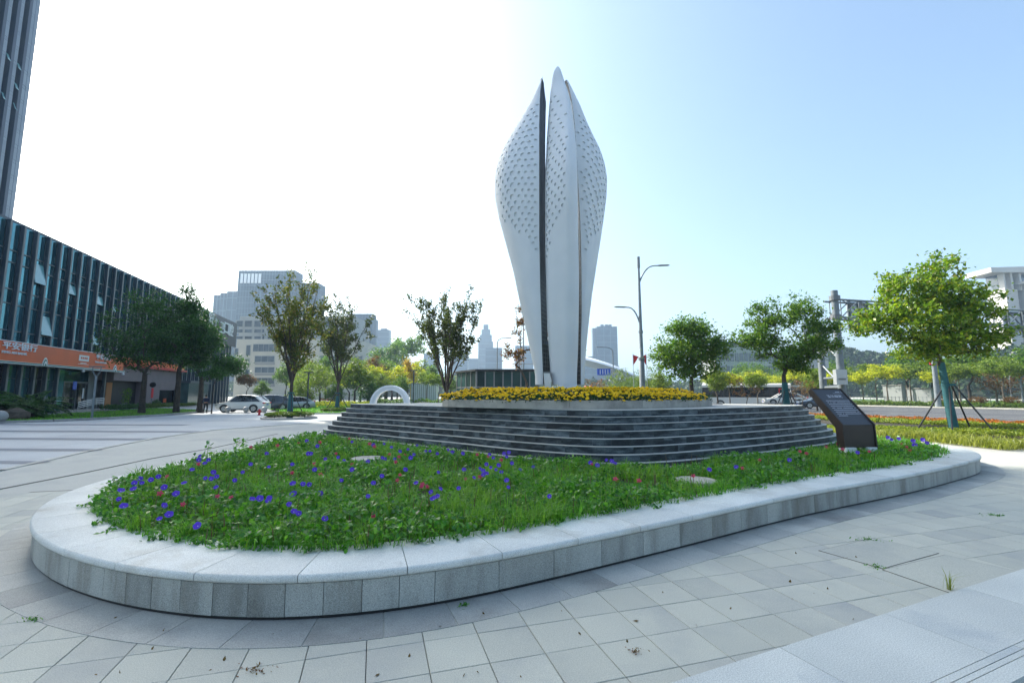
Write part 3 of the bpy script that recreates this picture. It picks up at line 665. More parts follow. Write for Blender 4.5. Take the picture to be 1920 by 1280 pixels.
# ================================================================ SCULPTURE
TB = [(719, 1003, 1018.5, 1034.5, 1064, 1082, 1089, 1093.5), (700, 1003, 1018, 1032, 1064, 1082, 1089, 1093.5), (650, 993, 1016, 1028.5, 1066, 1084, 1089, 1097), (600, 983, 1014.5, 1026, 1068, 1085, 1090.5, 1102),
      (550, 972, 1013, 1024, 1070, 1085.5, 1090.5, 1108), (500, 962, 1012, 1023, 1071, 1085, 1090, 1116), (450, 949, 1011, 1022, 1071.5, 1083.5, 1089, 1124), (400, 936, 1011, 1022, 1071.5, 1082.5, 1087, 1131),
      (360, 928.5, 1011, 1021.5, 1071, 1081.5, 1084.5, 1136), (325, 927, 1011, 1022, 1071, 1081, 1082.5, 1137), (300, 930.5, 1011, 1022.5, 1070.5, 1080, 1081, 1133), (275, 939, 1011, 1024, 1070, 1079, 1079.8, 1125),
      (250, 953, 1011, 1025, 1069, 1077, 1078, 1112), (225, 970, 1011.5, 1027, 1068, 1074.5, 1075.5, 1100), (200, 987, 1012, 1029, 1066, 1071.5, 1072.5, 1089), (180, 1000, 1013, 1031, 1063, 1067, 1069, 1078),
      (165, 1009, 1014.5, 1032.5, 1058, 1063, 1065.5, 1070), (152, 1015.5, 1016, 1034.5, 1053, 1058.5, 1061, 1063), (138, 1018, 1018.4, 1036.8, 1049.5, 1054, 1060, 1061), (131, 1019, 1019.4, 1039.2, 1048.5, 1051.5, 1059.5, 1060.5), (127, 1020, 1020.4, 1042, 1047, 1049, 1059, 1060), (125, 1020, 1020.4, 1044, 1046, 1047, 1059, 1060)]
TBa = np.array(TB, float)[::-1]
def row(v): return [np.interp(v, TBa[:, 0], TBa[:, j]) for j in range(1, 8)]
SX, SY = 1.40, 13.6
def zlev(v, which='M'):
    a = row(v); r = (a[6] - a[0]) * .5 * 14.2 / FPX
    if which == 'C': r *= float(np.clip((a[4] - a[2]) / 36, .12, 1))
    return at(1048, v, SY - {'M': 0, 'C': .85, 'L': .28, 'R': .25}[which] * r).z
def wx(u_, z, Y):       # world x for a pixel column at height z, depth Y
    return (u_ - 960) / FPX * (Y * CT + (z - EYE) * ST)
sc = thing('sculpture', 'tall white perforated metal sculpture shaped like a closed flower bud', 'sculpture', (SX, SY, ZT))
def cr(pts, n):
    P = np.array(pts); P = np.vstack([2 * P[0] - P[1], P, 2 * P[-1] - P[-2]]); out = []; m = len(P) - 3
    for t in np.linspace(0, m, n):
        i = min(int(t), m - 1); f = t - i; p0, p1, p2, p3 = P[i:i + 4]
        out.append(.5 * (2 * p1 + (p2 - p0) * f + (2 * p0 - 5 * p1 + 4 * p2 - p3) * f * f + (3 * p1 - p0 - 3 * p2 + p3) * f ** 3))
    return np.array(out)
def plan(which, v):
    a = row(v); z = zlev(v, which); xl, s1, c0, rg, c1, s2, xr = a
    r = .5 * (wx(xr, z, SY) - wx(xl, z, SY)); r = max(r, .02)
    if which == 'L':
        xs = wx(xl, z, SY); Yf = SY - .62 * r; xf = wx(s1, z, Yf); d_ = xf - xs
        q = r * min(1, max(d_, .004) / (.45 * r))
        return cr([(xf, Yf), (xs + d_ * .62, Yf + .06 * q), (xs + d_ * .22, Yf + .26 * q), (xs, Yf + .64 * q), (xs + .12 * q, Yf + 1.0 * q), (xs + .36 * q, Yf + 1.28 * q)], 30)
    if which == 'R':
        xs = wx(xr, z, SY); Yf = SY - .50 * r; xf = wx(s2, z, Yf); d_ = xs - xf
        q = r * min(1, max(d_, .004) / (.45 * r))
        return cr([(xs - .62 * q, Yf + 1.28 * q), (xs - .28 * q, Yf + 1.0 * q), (xs, Yf + .54 * q), (xs - d_ * .2, Yf + .2 * q), (xs - d_ * .6, Yf + .03 * q), (xf, Yf)], 30)
    r *= float(np.clip((c1 - c0) / 36, .12, 1)); Yb = SY - .55 * r; x0 = wx(c0, z, Yb); Yr = SY - 1.02 * r; xr_ = wx(rg, z, Yr); Y2 = SY - .62 * r; x2 = wx(c1, z, Y2); d_ = xr_ - x0
    return cr([(x0, Yb), (x0 + d_ * .12, Yb - .16 * r), (x0 + d_ * .55, Yb - .36 * r), (xr_ - .04 * r, Yr), (x2 - (x2 - xr_) * .25, Yr + .10 * r), (x2, Y2)], 30)
def shell(which, vtop, vbot, thick, nlev=64):
    vv = vtop + (vbot - vtop) * np.linspace(1, 0, nlev) ** 1.7; vs = []; n = 30
    # ease levels near the tip
    for v in vv:
        P = plan(which, v); z = zlev(v, which); T_ = np.gradient(P, axis=0); T_ = T_ / np.maximum(np.hypot(*T_.T), 1e-6)[:, None]; Nn = np.c_[-T_[:, 1], T_[:, 0]]
        c = np.array([SX, SY]) if which != 'C' else np.array([SX - .05, SY])
        sg = np.sign(((c - P) * Nn).sum(1)); sg = 1 if np.median(sg) >= 0 else -1
        wdt = np.hypot(*(P[0] - P[-1])); th_ = min(thick, .18 * wdt + .004)
        Q = P + Nn * sg * th_
        vs += [(p[0], p[1], z) for p in P] + [(p[0], p[1], z) for p in Q]
    fs = []
    for i in range(nlev - 1):
        a = i * 2 * n; b_ = a + 2 * n
        for j in range(n - 1):
            fs.append((a + j, a + j + 1, b_ + j + 1, b_ + j)); fs.append((a + n + j + 1, a + n + j, b_ + n + j, b_ + n + j + 1))
        fs.append((a + n, a, b_, b_ + n)); fs.append((a + n - 1, a + 2 * n - 1, b_ + 2 * n - 1, b_ + n - 1))
    for j in range(n - 1):
        fs.append((j + 1, j, n + j, n + j + 1)); a = (nlev - 1) * 2 * n; fs.append((a + j, a + j + 1, a + n + j + 1, a + n + j))
    return vs, fs
def surf(which, t, v):
    P = plan(which, v); k = t * 29; i = min(int(k), 28); f = k - i; p = P[i] * (1 - f) + P[i + 1] * f
    return np.array([p[0], p[1], zlev(v, which)])
def petal(which, vtop, thick, holes):
    vs, fs = shell(which, vtop, 721, thick)
    b = MB(); b.add(vs, fs); me = b.mesh('petal_shell', M['white_paint'], org=sc.location)
    bm_ = __import__('bmesh').new(); bm_.from_mesh(me); __import__('bmesh').ops.recalc_face_normals(bm_, faces=bm_.faces); bm_.to_mesh(me); bm_.free()
    o = link('petal', me, sc)
    c = MB()
    for (t, v, r) in holes:
        p = surf(which, t, v); pt = surf(which, min(t + .02, 1), v) - surf(which, max(t - .02, 0), v); pv = surf(which, t, v - 4) - surf(which, t, v + 4)
        nn = np.cross(pt, pv); nn /= np.linalg.norm(nn)
        if np.dot(nn[:2], p[:2] - np.array([SX, SY])) < 0: nn = -nn
        p = Vector(p) - sc.location; nn = Vector(nn)
        c.tube([p + nn * .06, p - nn * .034], r, 14)
    cme = c.mesh('cut', M['white_paint']); bm_ = __import__('bmesh').new(); bm_.from_mesh(cme); __import__('bmesh').ops.recalc_face_normals(bm_, faces=bm_.faces); bm_.to_mesh(cme); bm_.free(); co = link('cut', cme, sc)
    md = o.modifiers.new('b', 'BOOLEAN'); md.operation = 'DIFFERENCE'; md.object = co; md.solver = 'MANIFOLD' if 'MANIFOLD' in [e.identifier for e in md.bl_rna.properties['solver'].enum_items] else 'EXACT'
    bpy.context.view_layer.update(); dg = bpy.context.evaluated_depsgraph_get()
    nm = D.meshes.new_from_object(o.evaluated_get(dg)); print('petal', which, len(me.polygons), '->', len(nm.polygons))
    o.modifiers.clear(); 
    if len(nm.polygons) > len(me.polygons): o.data = nm
    D.objects.remove(co)
    o.data.polygons.foreach_set('use_smooth', [True] * len(o.data.polygons)); o.data.set_sharp_from_angle(angle=R(40))
    return o
def holes(which):
    H = []
    if which == 'L': tr, top, bot = (.02, .55), (lambda t: 185 + 150 * max(0, (t - .05)) ** 1.1 * 1.3), (lambda t: 495 - 175 * t)
    elif which == 'R': tr, top, bot = (.46, .97), (lambda t: 190 + 150 * (1 - t)), (lambda t: 495 - 160 * (1 - t))
    else: tr, top, bot = (.06, .60), (lambda t: 160 + 60 * t), (lambda t: 485 - 240 * abs(t - .10))
    v = 160; k = 0
    while v < 500:
        P = plan(which, v); L_ = np.hypot(*np.diff(P, axis=0).T).sum(); sp = .235 if which != 'C' else .215
        n = max(1, int((tr[1] - tr[0]) * L_ / sp))
        for i in range(n):
            t = tr[0] + (i + .5 * (k % 2) + .35) * sp / L_
            if t > tr[1]: continue
            vv = v + 9 * math.sin(t * 6 + k * .10) + 26 * (t - .3)
            if vv < top(t) or vv > bot(t): continue
            g_ = {'L': .22 + .12 * math.sin((v - 300) / 60), 'R': .72, 'C': .16}[which]
            dd = abs(t - g_) * L_
            r = .046 + .036 * math.exp(-(dd / .12) ** 2) * (1 if 250 < v < 440 else .2)
            p = surf(which, t, vv)
            if which == 'C' and t > .56: continue
            H.append((t, vv, r * random.uniform(.92, 1.05)))
        v += 11.6 * (1 + (300 - v) * .0003); k += 1
    return H
oL = petal('L', 150, .11, holes('L')); oR = petal('R', 155, .11, holes('R')); oC = petal('C', 125.2, .09, holes('C'))
# dark lattice returns along the slits
def lattice(which, vtop, vbot):
    b = MB(); bars = MB(); vv = np.linspace(vbot, vtop, 70); rows_ = []
    for v in vv:
        a = row(v); z = zlev(v, which); r = .5 * (wx(a[6], z, SY) - wx(a[0], z, SY)); r = max(r, .02)
        if which == 'L':
            y0 = SY - .622 * r; x0 = wx(a[1], z, y0) + .004; y1 = SY - .05 * r; gap = 11.5 * min(1, .3 + (v - vtop) / 50)
            x1 = wx(a[1] + gap + (3 if v > 640 else 0), z, y1)
        else:
            y0 = SY - .503 * r; x0 = wx(a[5], z, y0) - .004; y1 = SY - .10 * r; x1 = wx(a[4] - 6 if v > 300 else a[4] - 2, z, y1)
        rows_.append((x0, y0, x1, y1, z))
    vs = []; fs = []; n = len(rows_)
    for (x0, y0, x1, y1, z) in rows_:
        e = .04 if which == 'L' else -.04
        vs += [(x0, y0, z), (x1, y1, z), (x1 - e, y1 + .05, z), (x0 - e, y0 + .06, z)]
    for i in range(n - 1):
        for j in range(4): fs.append((i * 4 + j, i * 4 + (j + 1) % 4, i * 4 + 4 + (j + 1) % 4, i * 4 + 4 + j))
    fs += [(0, 1, 2, 3), tuple(4 * (n - 1) + q for q in (3, 2, 1, 0))]
    b.add(vs, fs); b.build('edge_lattice', M['dark_steel'], sc, world=True)
    for fr in (.12, .38, .64, .9):
        bars.tube([(x0 + (x1 - x0) * fr, y0 + (y1 - y0) * fr - .018, z) for (x0, y0, x1, y1, z) in rows_], .008, 4)
    for i in range(1, n - 1, 1):
        x0, y0, x1, y1, z = rows_[i]
        if z < 5.2 or which == 'R': bars.tube([(x0, y0 - .016, z), (x1, y1 - .016, z)], .009, 4)
    o = bars.build('lattice_bar', M['mid_steel'], sc, world=True); o['kind'] = 'stuff'
lattice('L', 152, 720); lattice('R', 154, 720)
# grey service door at the foot of the left slit, and rounded cover under the middle petal
z0, z1 = zlev(722), zlev(701); ya = SY - .62
b = MB(); xa, xb, xc, xd = wx(1019.5, z1, ya), wx(1031.5, z1, ya), wx(1034, z0, ya), wx(1022.5, z0, ya)
b.xprism([(xa, z1), (xb, z1), (xc, z0 - .3), (xd, z0 - .3)], ya, ya + .12, 'y'); b.build('service_door', M['silver'], sc, world=True)
b = MB(); b.xprism([(xa - .02, z1), (xb + .01, z1), (xb + .01, z1 + .04), (xa - .02, z1 + .04)], ya - .02, ya + .12, 'y'); b.build('door_lintel', M['mid_steel'], sc, world=True)
b = MB(); xm = wx(1066, 2.0, SY - .75); b.ball((xm, SY - .55, zlev(722) - .12), .29, 20, 12, sc=(1, .62, 1.3)); b.build('base_cover', M['white_paint'], sc, smooth=True, world=True)
# ================================================================ TREES
def tree_data(seed, H, fork, r0, lobes, nclump, per, leaf, clump_r, along=False, shell=.45, up=.5, asp=.55, base_xy=(0, 0), lean=(0, 0), cost_up=.6, wood_n=5, droop=.2, wob=.06, leader=None, fold=.06, flat=.75):
    """grow a branch skeleton towards clump centres spread through the lobes, then hang leaves on them"""
    rs = np.random.default_rng(seed)
    wts = np.array([l[3] * l[4] * l[5] for l in lobes]) ** .75; wts /= wts.sum(); T_ = []
    for i in range(nclump):
        l = lobes[rs.choice(len(lobes), p=wts)]; dv = unit(rs.normal(size=3)); rr = rs.uniform(0, 1) ** shell
        T_.append(np.array(l[:3]) + dv * np.array(l[3:]) * rr)
    T_ = np.array(T_)
    nodes = []; par = []; seg = []
    nt_ = 6
    for i in range(nt_ + 1):
        f = i / nt_; nodes.append(np.array([lean[0] * f + rs.normal(0, .012), lean[1] * f, fork * f])); par.append(i - 1)
    if leader:
        k = 5; p0 = nodes[-1]
        for i in range(1, k + 1):
            f = i / k; nodes.append(p0 + np.array([rs.normal(0, .05), rs.normal(0, .05), (leader - fork) * f])); par.append(len(nodes) - 2)
    start = len(nodes) - 1 if not leader else nt_
    tip = []
    for k in np.argsort(np.linalg.norm(T_ - nodes[nt_], axis=1)):
        t = T_[k]; A = np.array(nodes); ids = np.arange(nt_ - (0 if not leader else 0), len(A)); B = A[nt_:]
        dv = t - B; d = np.linalg.norm(dv, axis=1); slope = dv[:, 2] / np.maximum(d, .01)
        c = d * (1 + cost_up * np.clip(.35 - slope, 0, 2)); j = int(np.argmin(c)) + nt_
        p = nodes[j]; prev = j; m = 3 if d[j - nt_] > .7 else 2
        bend = rs.normal(0, wob, 3) * d[j - nt_]; bend[2] += .10 * d[j - nt_]
        for q in range(1, m + 1):
            f = q / m; nodes.append(p + (t - p) * f + bend * math.sin(math.pi * f)); par.append(prev); prev = len(nodes) - 1
        tip.append((j, prev))
    A = np.array(nodes); n = len(A); cnt = np.zeros(n)
    for a, b_ in tip: cnt[b_] += 1
    for i in range(n - 1, 0, -1): cnt[par[i]] += cnt[i]
    cnt = np.maximum(cnt, 1); rad = r0 * .62 * (cnt / cnt[nt_]) ** .5; rad = np.maximum(rad, .006)
    for i in range(nt_ + 1): rad[i] = r0 * (1 - .28 * i / nt_) * (1.25 if i == 0 else 1)
    tr = MB(); tr.tube([Vector(a) for a in A[:nt_ + 1]], list(rad[:nt_ + 1]), 12)
    wd = MB(); kids_ = {}
    for i in range(nt_ + 1, n): kids_.setdefault(par[i], []).append(i)
    done = set()
    def chain(i):
        ch = [par[i], i]; done.add(i)
        while kids_.get(ch[-1]):
            ks = [k for k in kids_[ch[-1]] if k not in done]
            if not ks: break
            k = max(ks, key=lambda q: cnt[q]); ch.append(k); done.add(k)
        return ch
    for i in range(nt_ + 1, n):
        if i not in done:
            ch = chain(i); rr = [min(rad[q], rad[ch[1]]) for q in ch]
            wd.tube([Vector(A[q]) for q in ch], rr, wood_n, cap=False)
    P = []; Dd = []
    for (j, e) in tip:
        t = A[e]; p = A[par[e]]; dr = unit(t - p)
        if along:
            f = rs.uniform(-.15, 1.25, (per, 1)); pts = p + (t - p) * f + rs.normal(0, clump_r, (per, 3))
        else:
            pts = t + rs.normal(0, 1, (per, 3)) * clump_r * np.array([1, 1, flat])
            q = per // 4; f = rs.uniform(.2, 1, (q, 1)); pts[:q] = p + (t - p) * f + rs.normal(0, clump_r * .3, (q, 3))
        P.append(pts); Dd.append(np.repeat(dr[None], per, 0))
    P = np.vstack(P); Dd = np.vstack(Dd)
    V = leaf_quads(P, np.full((len(P), 1), leaf), asp, up=up, dirs=Dd * .7, droop=droop, fold=fold)
    return tr, wd, V
def vase_data(seed, H, fork, r0, spread, nl=9, per=16, leaf=.2, tw=7, cr_=.10, low=.3):
    "upright fan of limbs leaving one fork, twigs at small angles, leaves hugging the twigs"
    rs = np.random.default_rng(seed); tr = MB(); wd = MB(); P = []; Dd = []
    tr.tube([Vector((rs.normal(0, .015), rs.normal(0, .015), fork * i / 5)) for i in range(6)], [r0 * (1.25 if i == 0 else 1 - .05 * i) for i in range(6)], 12)
    def twig(p, d, L_, r, lv):
        n = 4; pts = [p]; d = unit(d)
        for i in range(n):
            d = unit(d + rs.normal(0, .07, 3) + np.array([0, 0, .05])); pts.append(pts[-1] + d * L_ / n)
        wd.tube([Vector(q) for q in pts], [r * (1 - .75 * i / n) for i in range(n + 1)], 5, cap=False)
        m = int(per * L_ * (1.0 if lv else .5)); f = rs.uniform(.15 if lv else .45, 1.05, m) * n
        for q in f:
            i = min(int(q), n - 1); c = pts[i] + (pts[i + 1] - pts[i]) * (q - i); P.append(c + rs.normal(0, cr_, 3)); Dd.append(d)
        if lv < 2:
            for k in range(3 if lv else 4):
                t = rs.uniform(.25, .95) * n; i = min(int(t), n - 1); c = pts[i] + (pts[i + 1] - pts[i]) * (t - i); a = rs.normal(0, 1, 3); a -= d * a.dot(d); a = unit(a)
                twig(c, d + a * rs.uniform(.35, .75), L_ * rs.uniform(.35, .6), r * .5, lv + 1)
    for i in range(nl):
        az = 2.4 * i + rs.normal(0, .25); Rr = spread * (.18 + .82 * ((i + .5) / nl)) * rs.uniform(.85, 1.1); ze = H * rs.uniform(.88, 1.0) * (1 - .14 * (Rr / spread) ** 2)
        z0 = fork * rs.uniform(.86, 1.0); n = 8; pts = []
        for j in range(n + 1):
            t = j / n; q = Rr * (t ** 1.12); pts.append(np.array([math.cos(az) * q, math.sin(az) * q, z0 + (ze - z0) * t]) + rs.normal(0, .05, 3) * (t > 0))
        rr = [r0 * .46 * (1 - .82 * j / n) for j in range(n + 1)]; wd.tube([Vector(q) for q in pts], rr, 6, cap=False)
        for k in range(tw):
            t = (low + (1 - low) * (k + rs.uniform(0, .9)) / tw) * n; j = min(int(t), n - 1); c = pts[j] + (pts[j + 1] - pts[j]) * (t - j); d = unit(pts[j + 1] - pts[j]); a = rs.normal(0, 1, 3); a -= d * a.dot(d); a = unit(a) + np.array([math.cos(az), math.sin(az), 0]) * .3
            twig(c, d + a * rs.uniform(.3, .6), (H - fork) * rs.uniform(.16, .30) * (1.15 - .5 * t / n), rr[j] * .5, 0 if k < tw * .7 else 1)
        m = int(per * 2.0); 
        for q in rs.uniform(.5, 1.03, m) * n:
            j = min(int(q), n - 1); P.append(pts[j] + (pts[j + 1] - pts[j]) * (q - j) + rs.normal(0, cr_, 3)); Dd.append(unit(pts[j + 1] - pts[j]))
    P = np.array(P); Dd = np.array(Dd); print('vase leaves', len(P))
    return tr, wd, leaf_quads(P, np.full((len(P), 1), leaf), .6, up=.2, dirs=Dd * .5, droop=.15, fold=.06)
def tree(name, label, loc, spec, leafm, bark='bark', group=None, cat='tree', rz=0, wrap=None, stakes=None, sc=None):
    t = thing(name, label, cat, loc, rz, group)
    tr, wd, V = vase_data(**spec) if 'spread' in spec else tree_data(**spec)
    tr.build('trunk', M[bark], t, smooth=True, sharp=60)
    if wd.v: wd.build('branches', M[bark], t, smooth=True, sharp=60)
    link('crown', npmesh('crown', V, 4, M[leafm]), t)
    if wrap:
        r, z1, lean = wrap; b = MB(); pts = []; rr = []
        for i in range(9):
            z = z1 * i / 8; pts.append((lean[0] * z / spec['fork'], lean[1] * z / spec['fork'], z)); rr.append(r * (1.28 - .42 * i / 8) * random.uniform(.97, 1.03) + .012)
        b.tube(pts, rr, 14); b.build('trunk_wrap', M['teal_wrap'], t, smooth=True, sharp=60)
    if stakes:
        R_, z1, rs_, offs = stakes
        for a in offs:
            b = MB(); b.tube([(math.cos(a) * R_, math.sin(a) * R_, 0), (math.cos(a) * .14, math.sin(a) * .14, z1)], rs_, 7); b.build('support_pole', M['dark_steel'] if stakes else M['bark'], t, smooth=True)
        b = MB(); b.tube([(0, 0, z1 - .08), (0, 0, z1 + .02)], spec['r0'] * 1.15 + .05, 12); b.build('tie_band', M['teal_wrap'], t)
    return t
# big bright tree at the right, trunk wrapped in teal and staked
p = on(1790, 812)
Hs = 1.0
tree('street_tree', 'big bright green tree with teal wrapped leaning trunk held by poles at the right', (p.x, p.y, 0),
     dict(seed=3, H=8.9, fork=3.4, r0=.145, lean=(-.30, 0), lobes=[(-.3, 0, 6.5, 1.9, 1.9, 1.8), (1.25, .2, 5.8, 1.5, 1.6, 1.3), (-2.2, -.2, 5.4, 1.75, 1.6, 1.1), (-.3, -.3, 4.5, 2.5, 1.8, .95), (-.2, 0, 3.85, 2.3, 1.6, .65), (-1.2, 0, 4.0, 1.8, 1.2, .6), (.2, .2, 7.5, 1.0, 1.1, 1.15), (1.5, 0, 4.5, 1.1, 1.2, .8), (-1.9, 0, 7.0, 1.0, 1.0, .75), (-3.5, 0, 5.1, .75, .8, .45), (-3.8, 0, 4.7, .35, .4, .25), (1.8, 0, 6.8, .7, .8, .6)],
          nclump=390, per=56, leaf=.165, clump_r=.22, asp=.62, shell=.5, up=.7), 'lf_big', wrap=(.14, 3.25, (-.285, 0)), stakes=(1.35, 2.25, .035, (2.6, 3.9, 5.35, .35)))
# two lobed tree before the gantry
p = at(1476, 760, 28); tree('street_tree', 'two lobed green tree with teal wrapped trunk between the bus and the gantry', (p.x, 28, 0),
     dict(seed=11, H=8.3, fork=2.9, r0=.17, lean=(-.1, 0), lobes=[(-.9, 0, 6.4, 1.0, 1.0, 1.7), (1.3, 0, 6.8, 1.25, 1.1, 1.4), (-1.6, 0, 5.2, 1.5, 1.1, 1.0), (1.9, 0, 4.9, 1.6, 1.2, 1.1), (.3, 0, 4.3, 1.9, 1.2, .9), (2.6, 0, 5.9, .9, .8, .5), (.9, 0, 3.5, 1.2, 1.0, .5)],
          nclump=300, per=54, leaf=.16, clump_r=.22, shell=.5), 'lf_mid', wrap=(.17, 2.5, (-.08, 0)), stakes=(1.1, 2.1, .03, (.5, 2.1, 3.7, 5.2)))
p = at(1298, 760, 30); tree('street_tree', 'rounded mid green tree right of the tall double arm street lamp', (p.x, 30, 0),
     dict(seed=12, H=7.2, fork=2.6, r0=.17, lobes=[(0, 0, 5.0, 2.2, 1.8, 1.3), (.3, 0, 6.2, 1.2, 1.1, .8), (-1.4, 0, 4.4, 1.2, 1.2, .9), (1.5, 0, 4.6, 1.1, 1.2, 1.0), (-.9, 0, 5.9, .8, .8, .6), (-.1, 0, 3.5, 2.2, 1.5, .8)],
          nclump=280, per=56, leaf=.17, clump_r=.25, shell=.5), 'lf_mid')
# plaza trees on the left, vase shaped, teal wrapped and staked
P_ = on(543, 784); tree('plaza_tree', 'tall sparse rust tinged tree with teal wrapped staked trunk left of the steps', (P_.x, P_.y, 0), dict(seed=21, H=10.7, fork=2.6, spread=3.3, r0=.15, nl=11, per=13, leaf=.18, tw=8, cr_=.09, low=.08), 'lf_olive', wrap=(.17, 1.75, (0, 0)), stakes=(1.05, 1.9, .035, (.4, 2.2, 3.6, 5.3)))
P2_ = on(632, 773); tree('plaza_tree', 'dark olive vase shaped tree with teal trunk wrap behind the left end of the steps', (P2_.x, P2_.y, 0), dict(seed=22, H=11.0, fork=2.9, spread=3.5, r0=.15, nl=11, per=17, leaf=.19, tw=7, cr_=.10, low=.2), 'lf_vase', wrap=(.17, 1.6, (0, 0)), stakes=(1.2, 1.9, .035, (.4, 2.2, 3.6, 5.3)))
p = at(838, 735, 30); tree('plaza_tree', 'open vase shaped dark tree left of the sculpture behind the marigolds', (p.x, 30, 0), dict(seed=23, H=8.3, fork=2.0, spread=2.8, r0=.14, nl=11, per=24, leaf=.15, tw=7, cr_=.08, low=.25), 'lf_vase')
p = at(988, 735, 32); tree('plaza_tree', 'sparse rust leaved tree mostly hidden behind the sculpture', (p.x, 32, 0), dict(seed=24, H=8.2, fork=2.6, r0=.12, lobes=[(-.5, 0, 6.9, .9, .9, 1.6), (-.8, 0, 4.6, 1.1, .8, .8), (1.3, 0, 5.6, 3.2, .7, 1.6)], nclump=60, per=40, leaf=.16, clump_r=.13, along=True, shell=.7, cost_up=1.5), 'lf_rust')
# dark broad trees on the lawn in front of the podium
for (u_, v_, Y_, sd_, H_, sp, fk, dx, lb) in ((265, 776, 41, 31, 11.4, 4.0, 3.6, 0, 'dark broad tree in front of the bank, leftmost of the lawn trees'),
                                             (330, 770, 43, 32, 12.8, 3.0, 4.2, .5, 'tallest dark lawn tree, the middle one, with a narrow top above the podium roof'),
                                             (374, 768, 44, 33, 9.2, 3.6, 3.2, .9, 'dark spreading tree at the end of the lawn beside the walking person')):
    p = at(u_, v_, Y_); lobes = [(dx, 0, H_ * .66, sp, sp * .9, H_ * .22), (dx - sp * .5, 0, H_ * .55, sp * .6, sp * .6, H_ * .15), (dx + sp * .5, 0, H_ * .58, sp * .6, sp * .6, H_ * .15), (dx, 0, H_ * .84, sp * .55, sp * .55, H_ * .15), (dx, 0, H_ * .45, sp * .85, sp * .8, H_ * .10)]
    if sd_ == 32: lobes = [(.3, 0, 8.2, 2.8, 2.4, 1.9), (.6, 0, 11.3, .9, .8, 1.3), (1.7, 0, 6.6, 1.8, 1.6, 1.1), (-1.4, 0, 6.2, 1.9, 1.5, 1.2), (.3, 0, 10.0, 1.5, 1.3, 1.0)]
    if sd_ == 33: lobes = [(-.6, 0, 6.7, 2.0, 2.0, 1.2), (2.3, 0, 4.7, 1.9, 1.5, .75), (-.9, 0, 5.2, 2.0, 1.8, 1.1), (-.2, 0, 7.7, 1.2, 1.1, .8), (2.9, 0, 3.9, 1.2, 1, .4), (.9, 0, 6.9, .8, .8, .5)]
    tree('lawn_tree', lb, (p.x, Y_, 0), dict(seed=sd_, H=H_, fork=fk, r0=.26, lobes=lobes, nclump=280, per=50, leaf=.20, clump_r=.33, shell=.5), 'lf_dark')
p = at(397, 768, 42); tree('young_tree', 'slim young tree with a small crown between the person and the podium fins', (p.x, 42, 0), dict(seed=34, H=4.6, fork=2.6, r0=.06, lobes=[(0, 0, 3.6, 1.3, 1.1, .6)], nclump=40, per=40, leaf=.16, clump_r=.2), 'lf_dark')
# ---- background kinds, copied about
lib = {}
def proto(key, leafm, name, cat='tree', bark='bark', **spec):
    lib[key] = (leafm, name, cat, bark, [])
    for s_ in range(3):
        q = dict(spec); q['seed'] = spec['seed'] * 7 + s_; tr, wd, V = tree_data(**q)
        lib[key][4].append((tr.mesh('trunk', M[bark], True), wd.mesh('branches', M[bark], True), npmesh('crown', V, 4, M[leafm])))
def plant(key, x, y, h, label, group=None, wide=1.0, leafm=None, z=0, cat=None):
    lm, name, ct, bark, v = lib[key]; a, b_, c = random.choice(v)
    t = thing(name, label, cat or ct, (x, y, z), random.uniform(0, 6.28), group); k = h / 6.0; t.scale = (k * wide, k * wide, k)
    link('trunk', a, t); link('branches', b_, t); o = link('crown', c, t)
    if leafm: o.material_slots[0].link = 'OBJECT'; o.material_slots[0].material = M[leafm]
    return t
proto('round', 'lf_park', 'park_tree', seed=41, H=6, fork=1.9, r0=.13, lobes=[(0, 0, 4.0, 1.7, 1.7, 1.3), (.9, .3, 3.5, 1.1, 1.1, .9), (-.9, -.3, 3.7, 1.1, 1.1, .9), (0, 0, 5.1, .9, .9, .8)], nclump=110, per=34, leaf=.21, clump_r=.26)
proto('loose', 'lf_yel', 'young_tree', bark='bark_pale', seed=51, H=6, fork=2.4, r0=.09, lobes=[(0, 0, 4.4, 1.9, 1.9, .9), (.9, 0, 4.0, 1.1, 1.1, .7), (-.9, 0, 4.6, 1.1, 1.1, .8)], nclump=80, per=44, leaf=.2, clump_r=.24, cost_up=1.6, flat=.55)
proto('bush', 'lf_hedge', 'shrub', cat='shrub', seed=61, H=2, fork=.25, r0=.06, lobes=[(0, 0, 2.8, 2.8, 2.8, 2.6)], nclump=90, per=46, leaf=.3, clump_r=.38, shell=.4)
proto('twiggy', 'lf_rust', 'shrub', cat='shrub', bark='bark_pale', seed=71, H=6, fork=.5, r0=.10, lobes=[(0, 0, 3.8, 2.6, 2.6, 1.9)], nclump=90, per=12, leaf=.2, clump_r=.2, cost_up=3, shell=.4)
proto('fan', 'lf_park', 'shrub', cat='shrub', bark='bark_pale', seed=81, H=6, fork=.4, r0=.10, lobes=[(0, 0, 4.2, 3.0, 3.0, 1.7), (0, 0, 3.0, 2.6, 2.6, 1.2)], nclump=130, per=22, leaf=.2, clump_r=.25, cost_up=2.2, shell=.35)
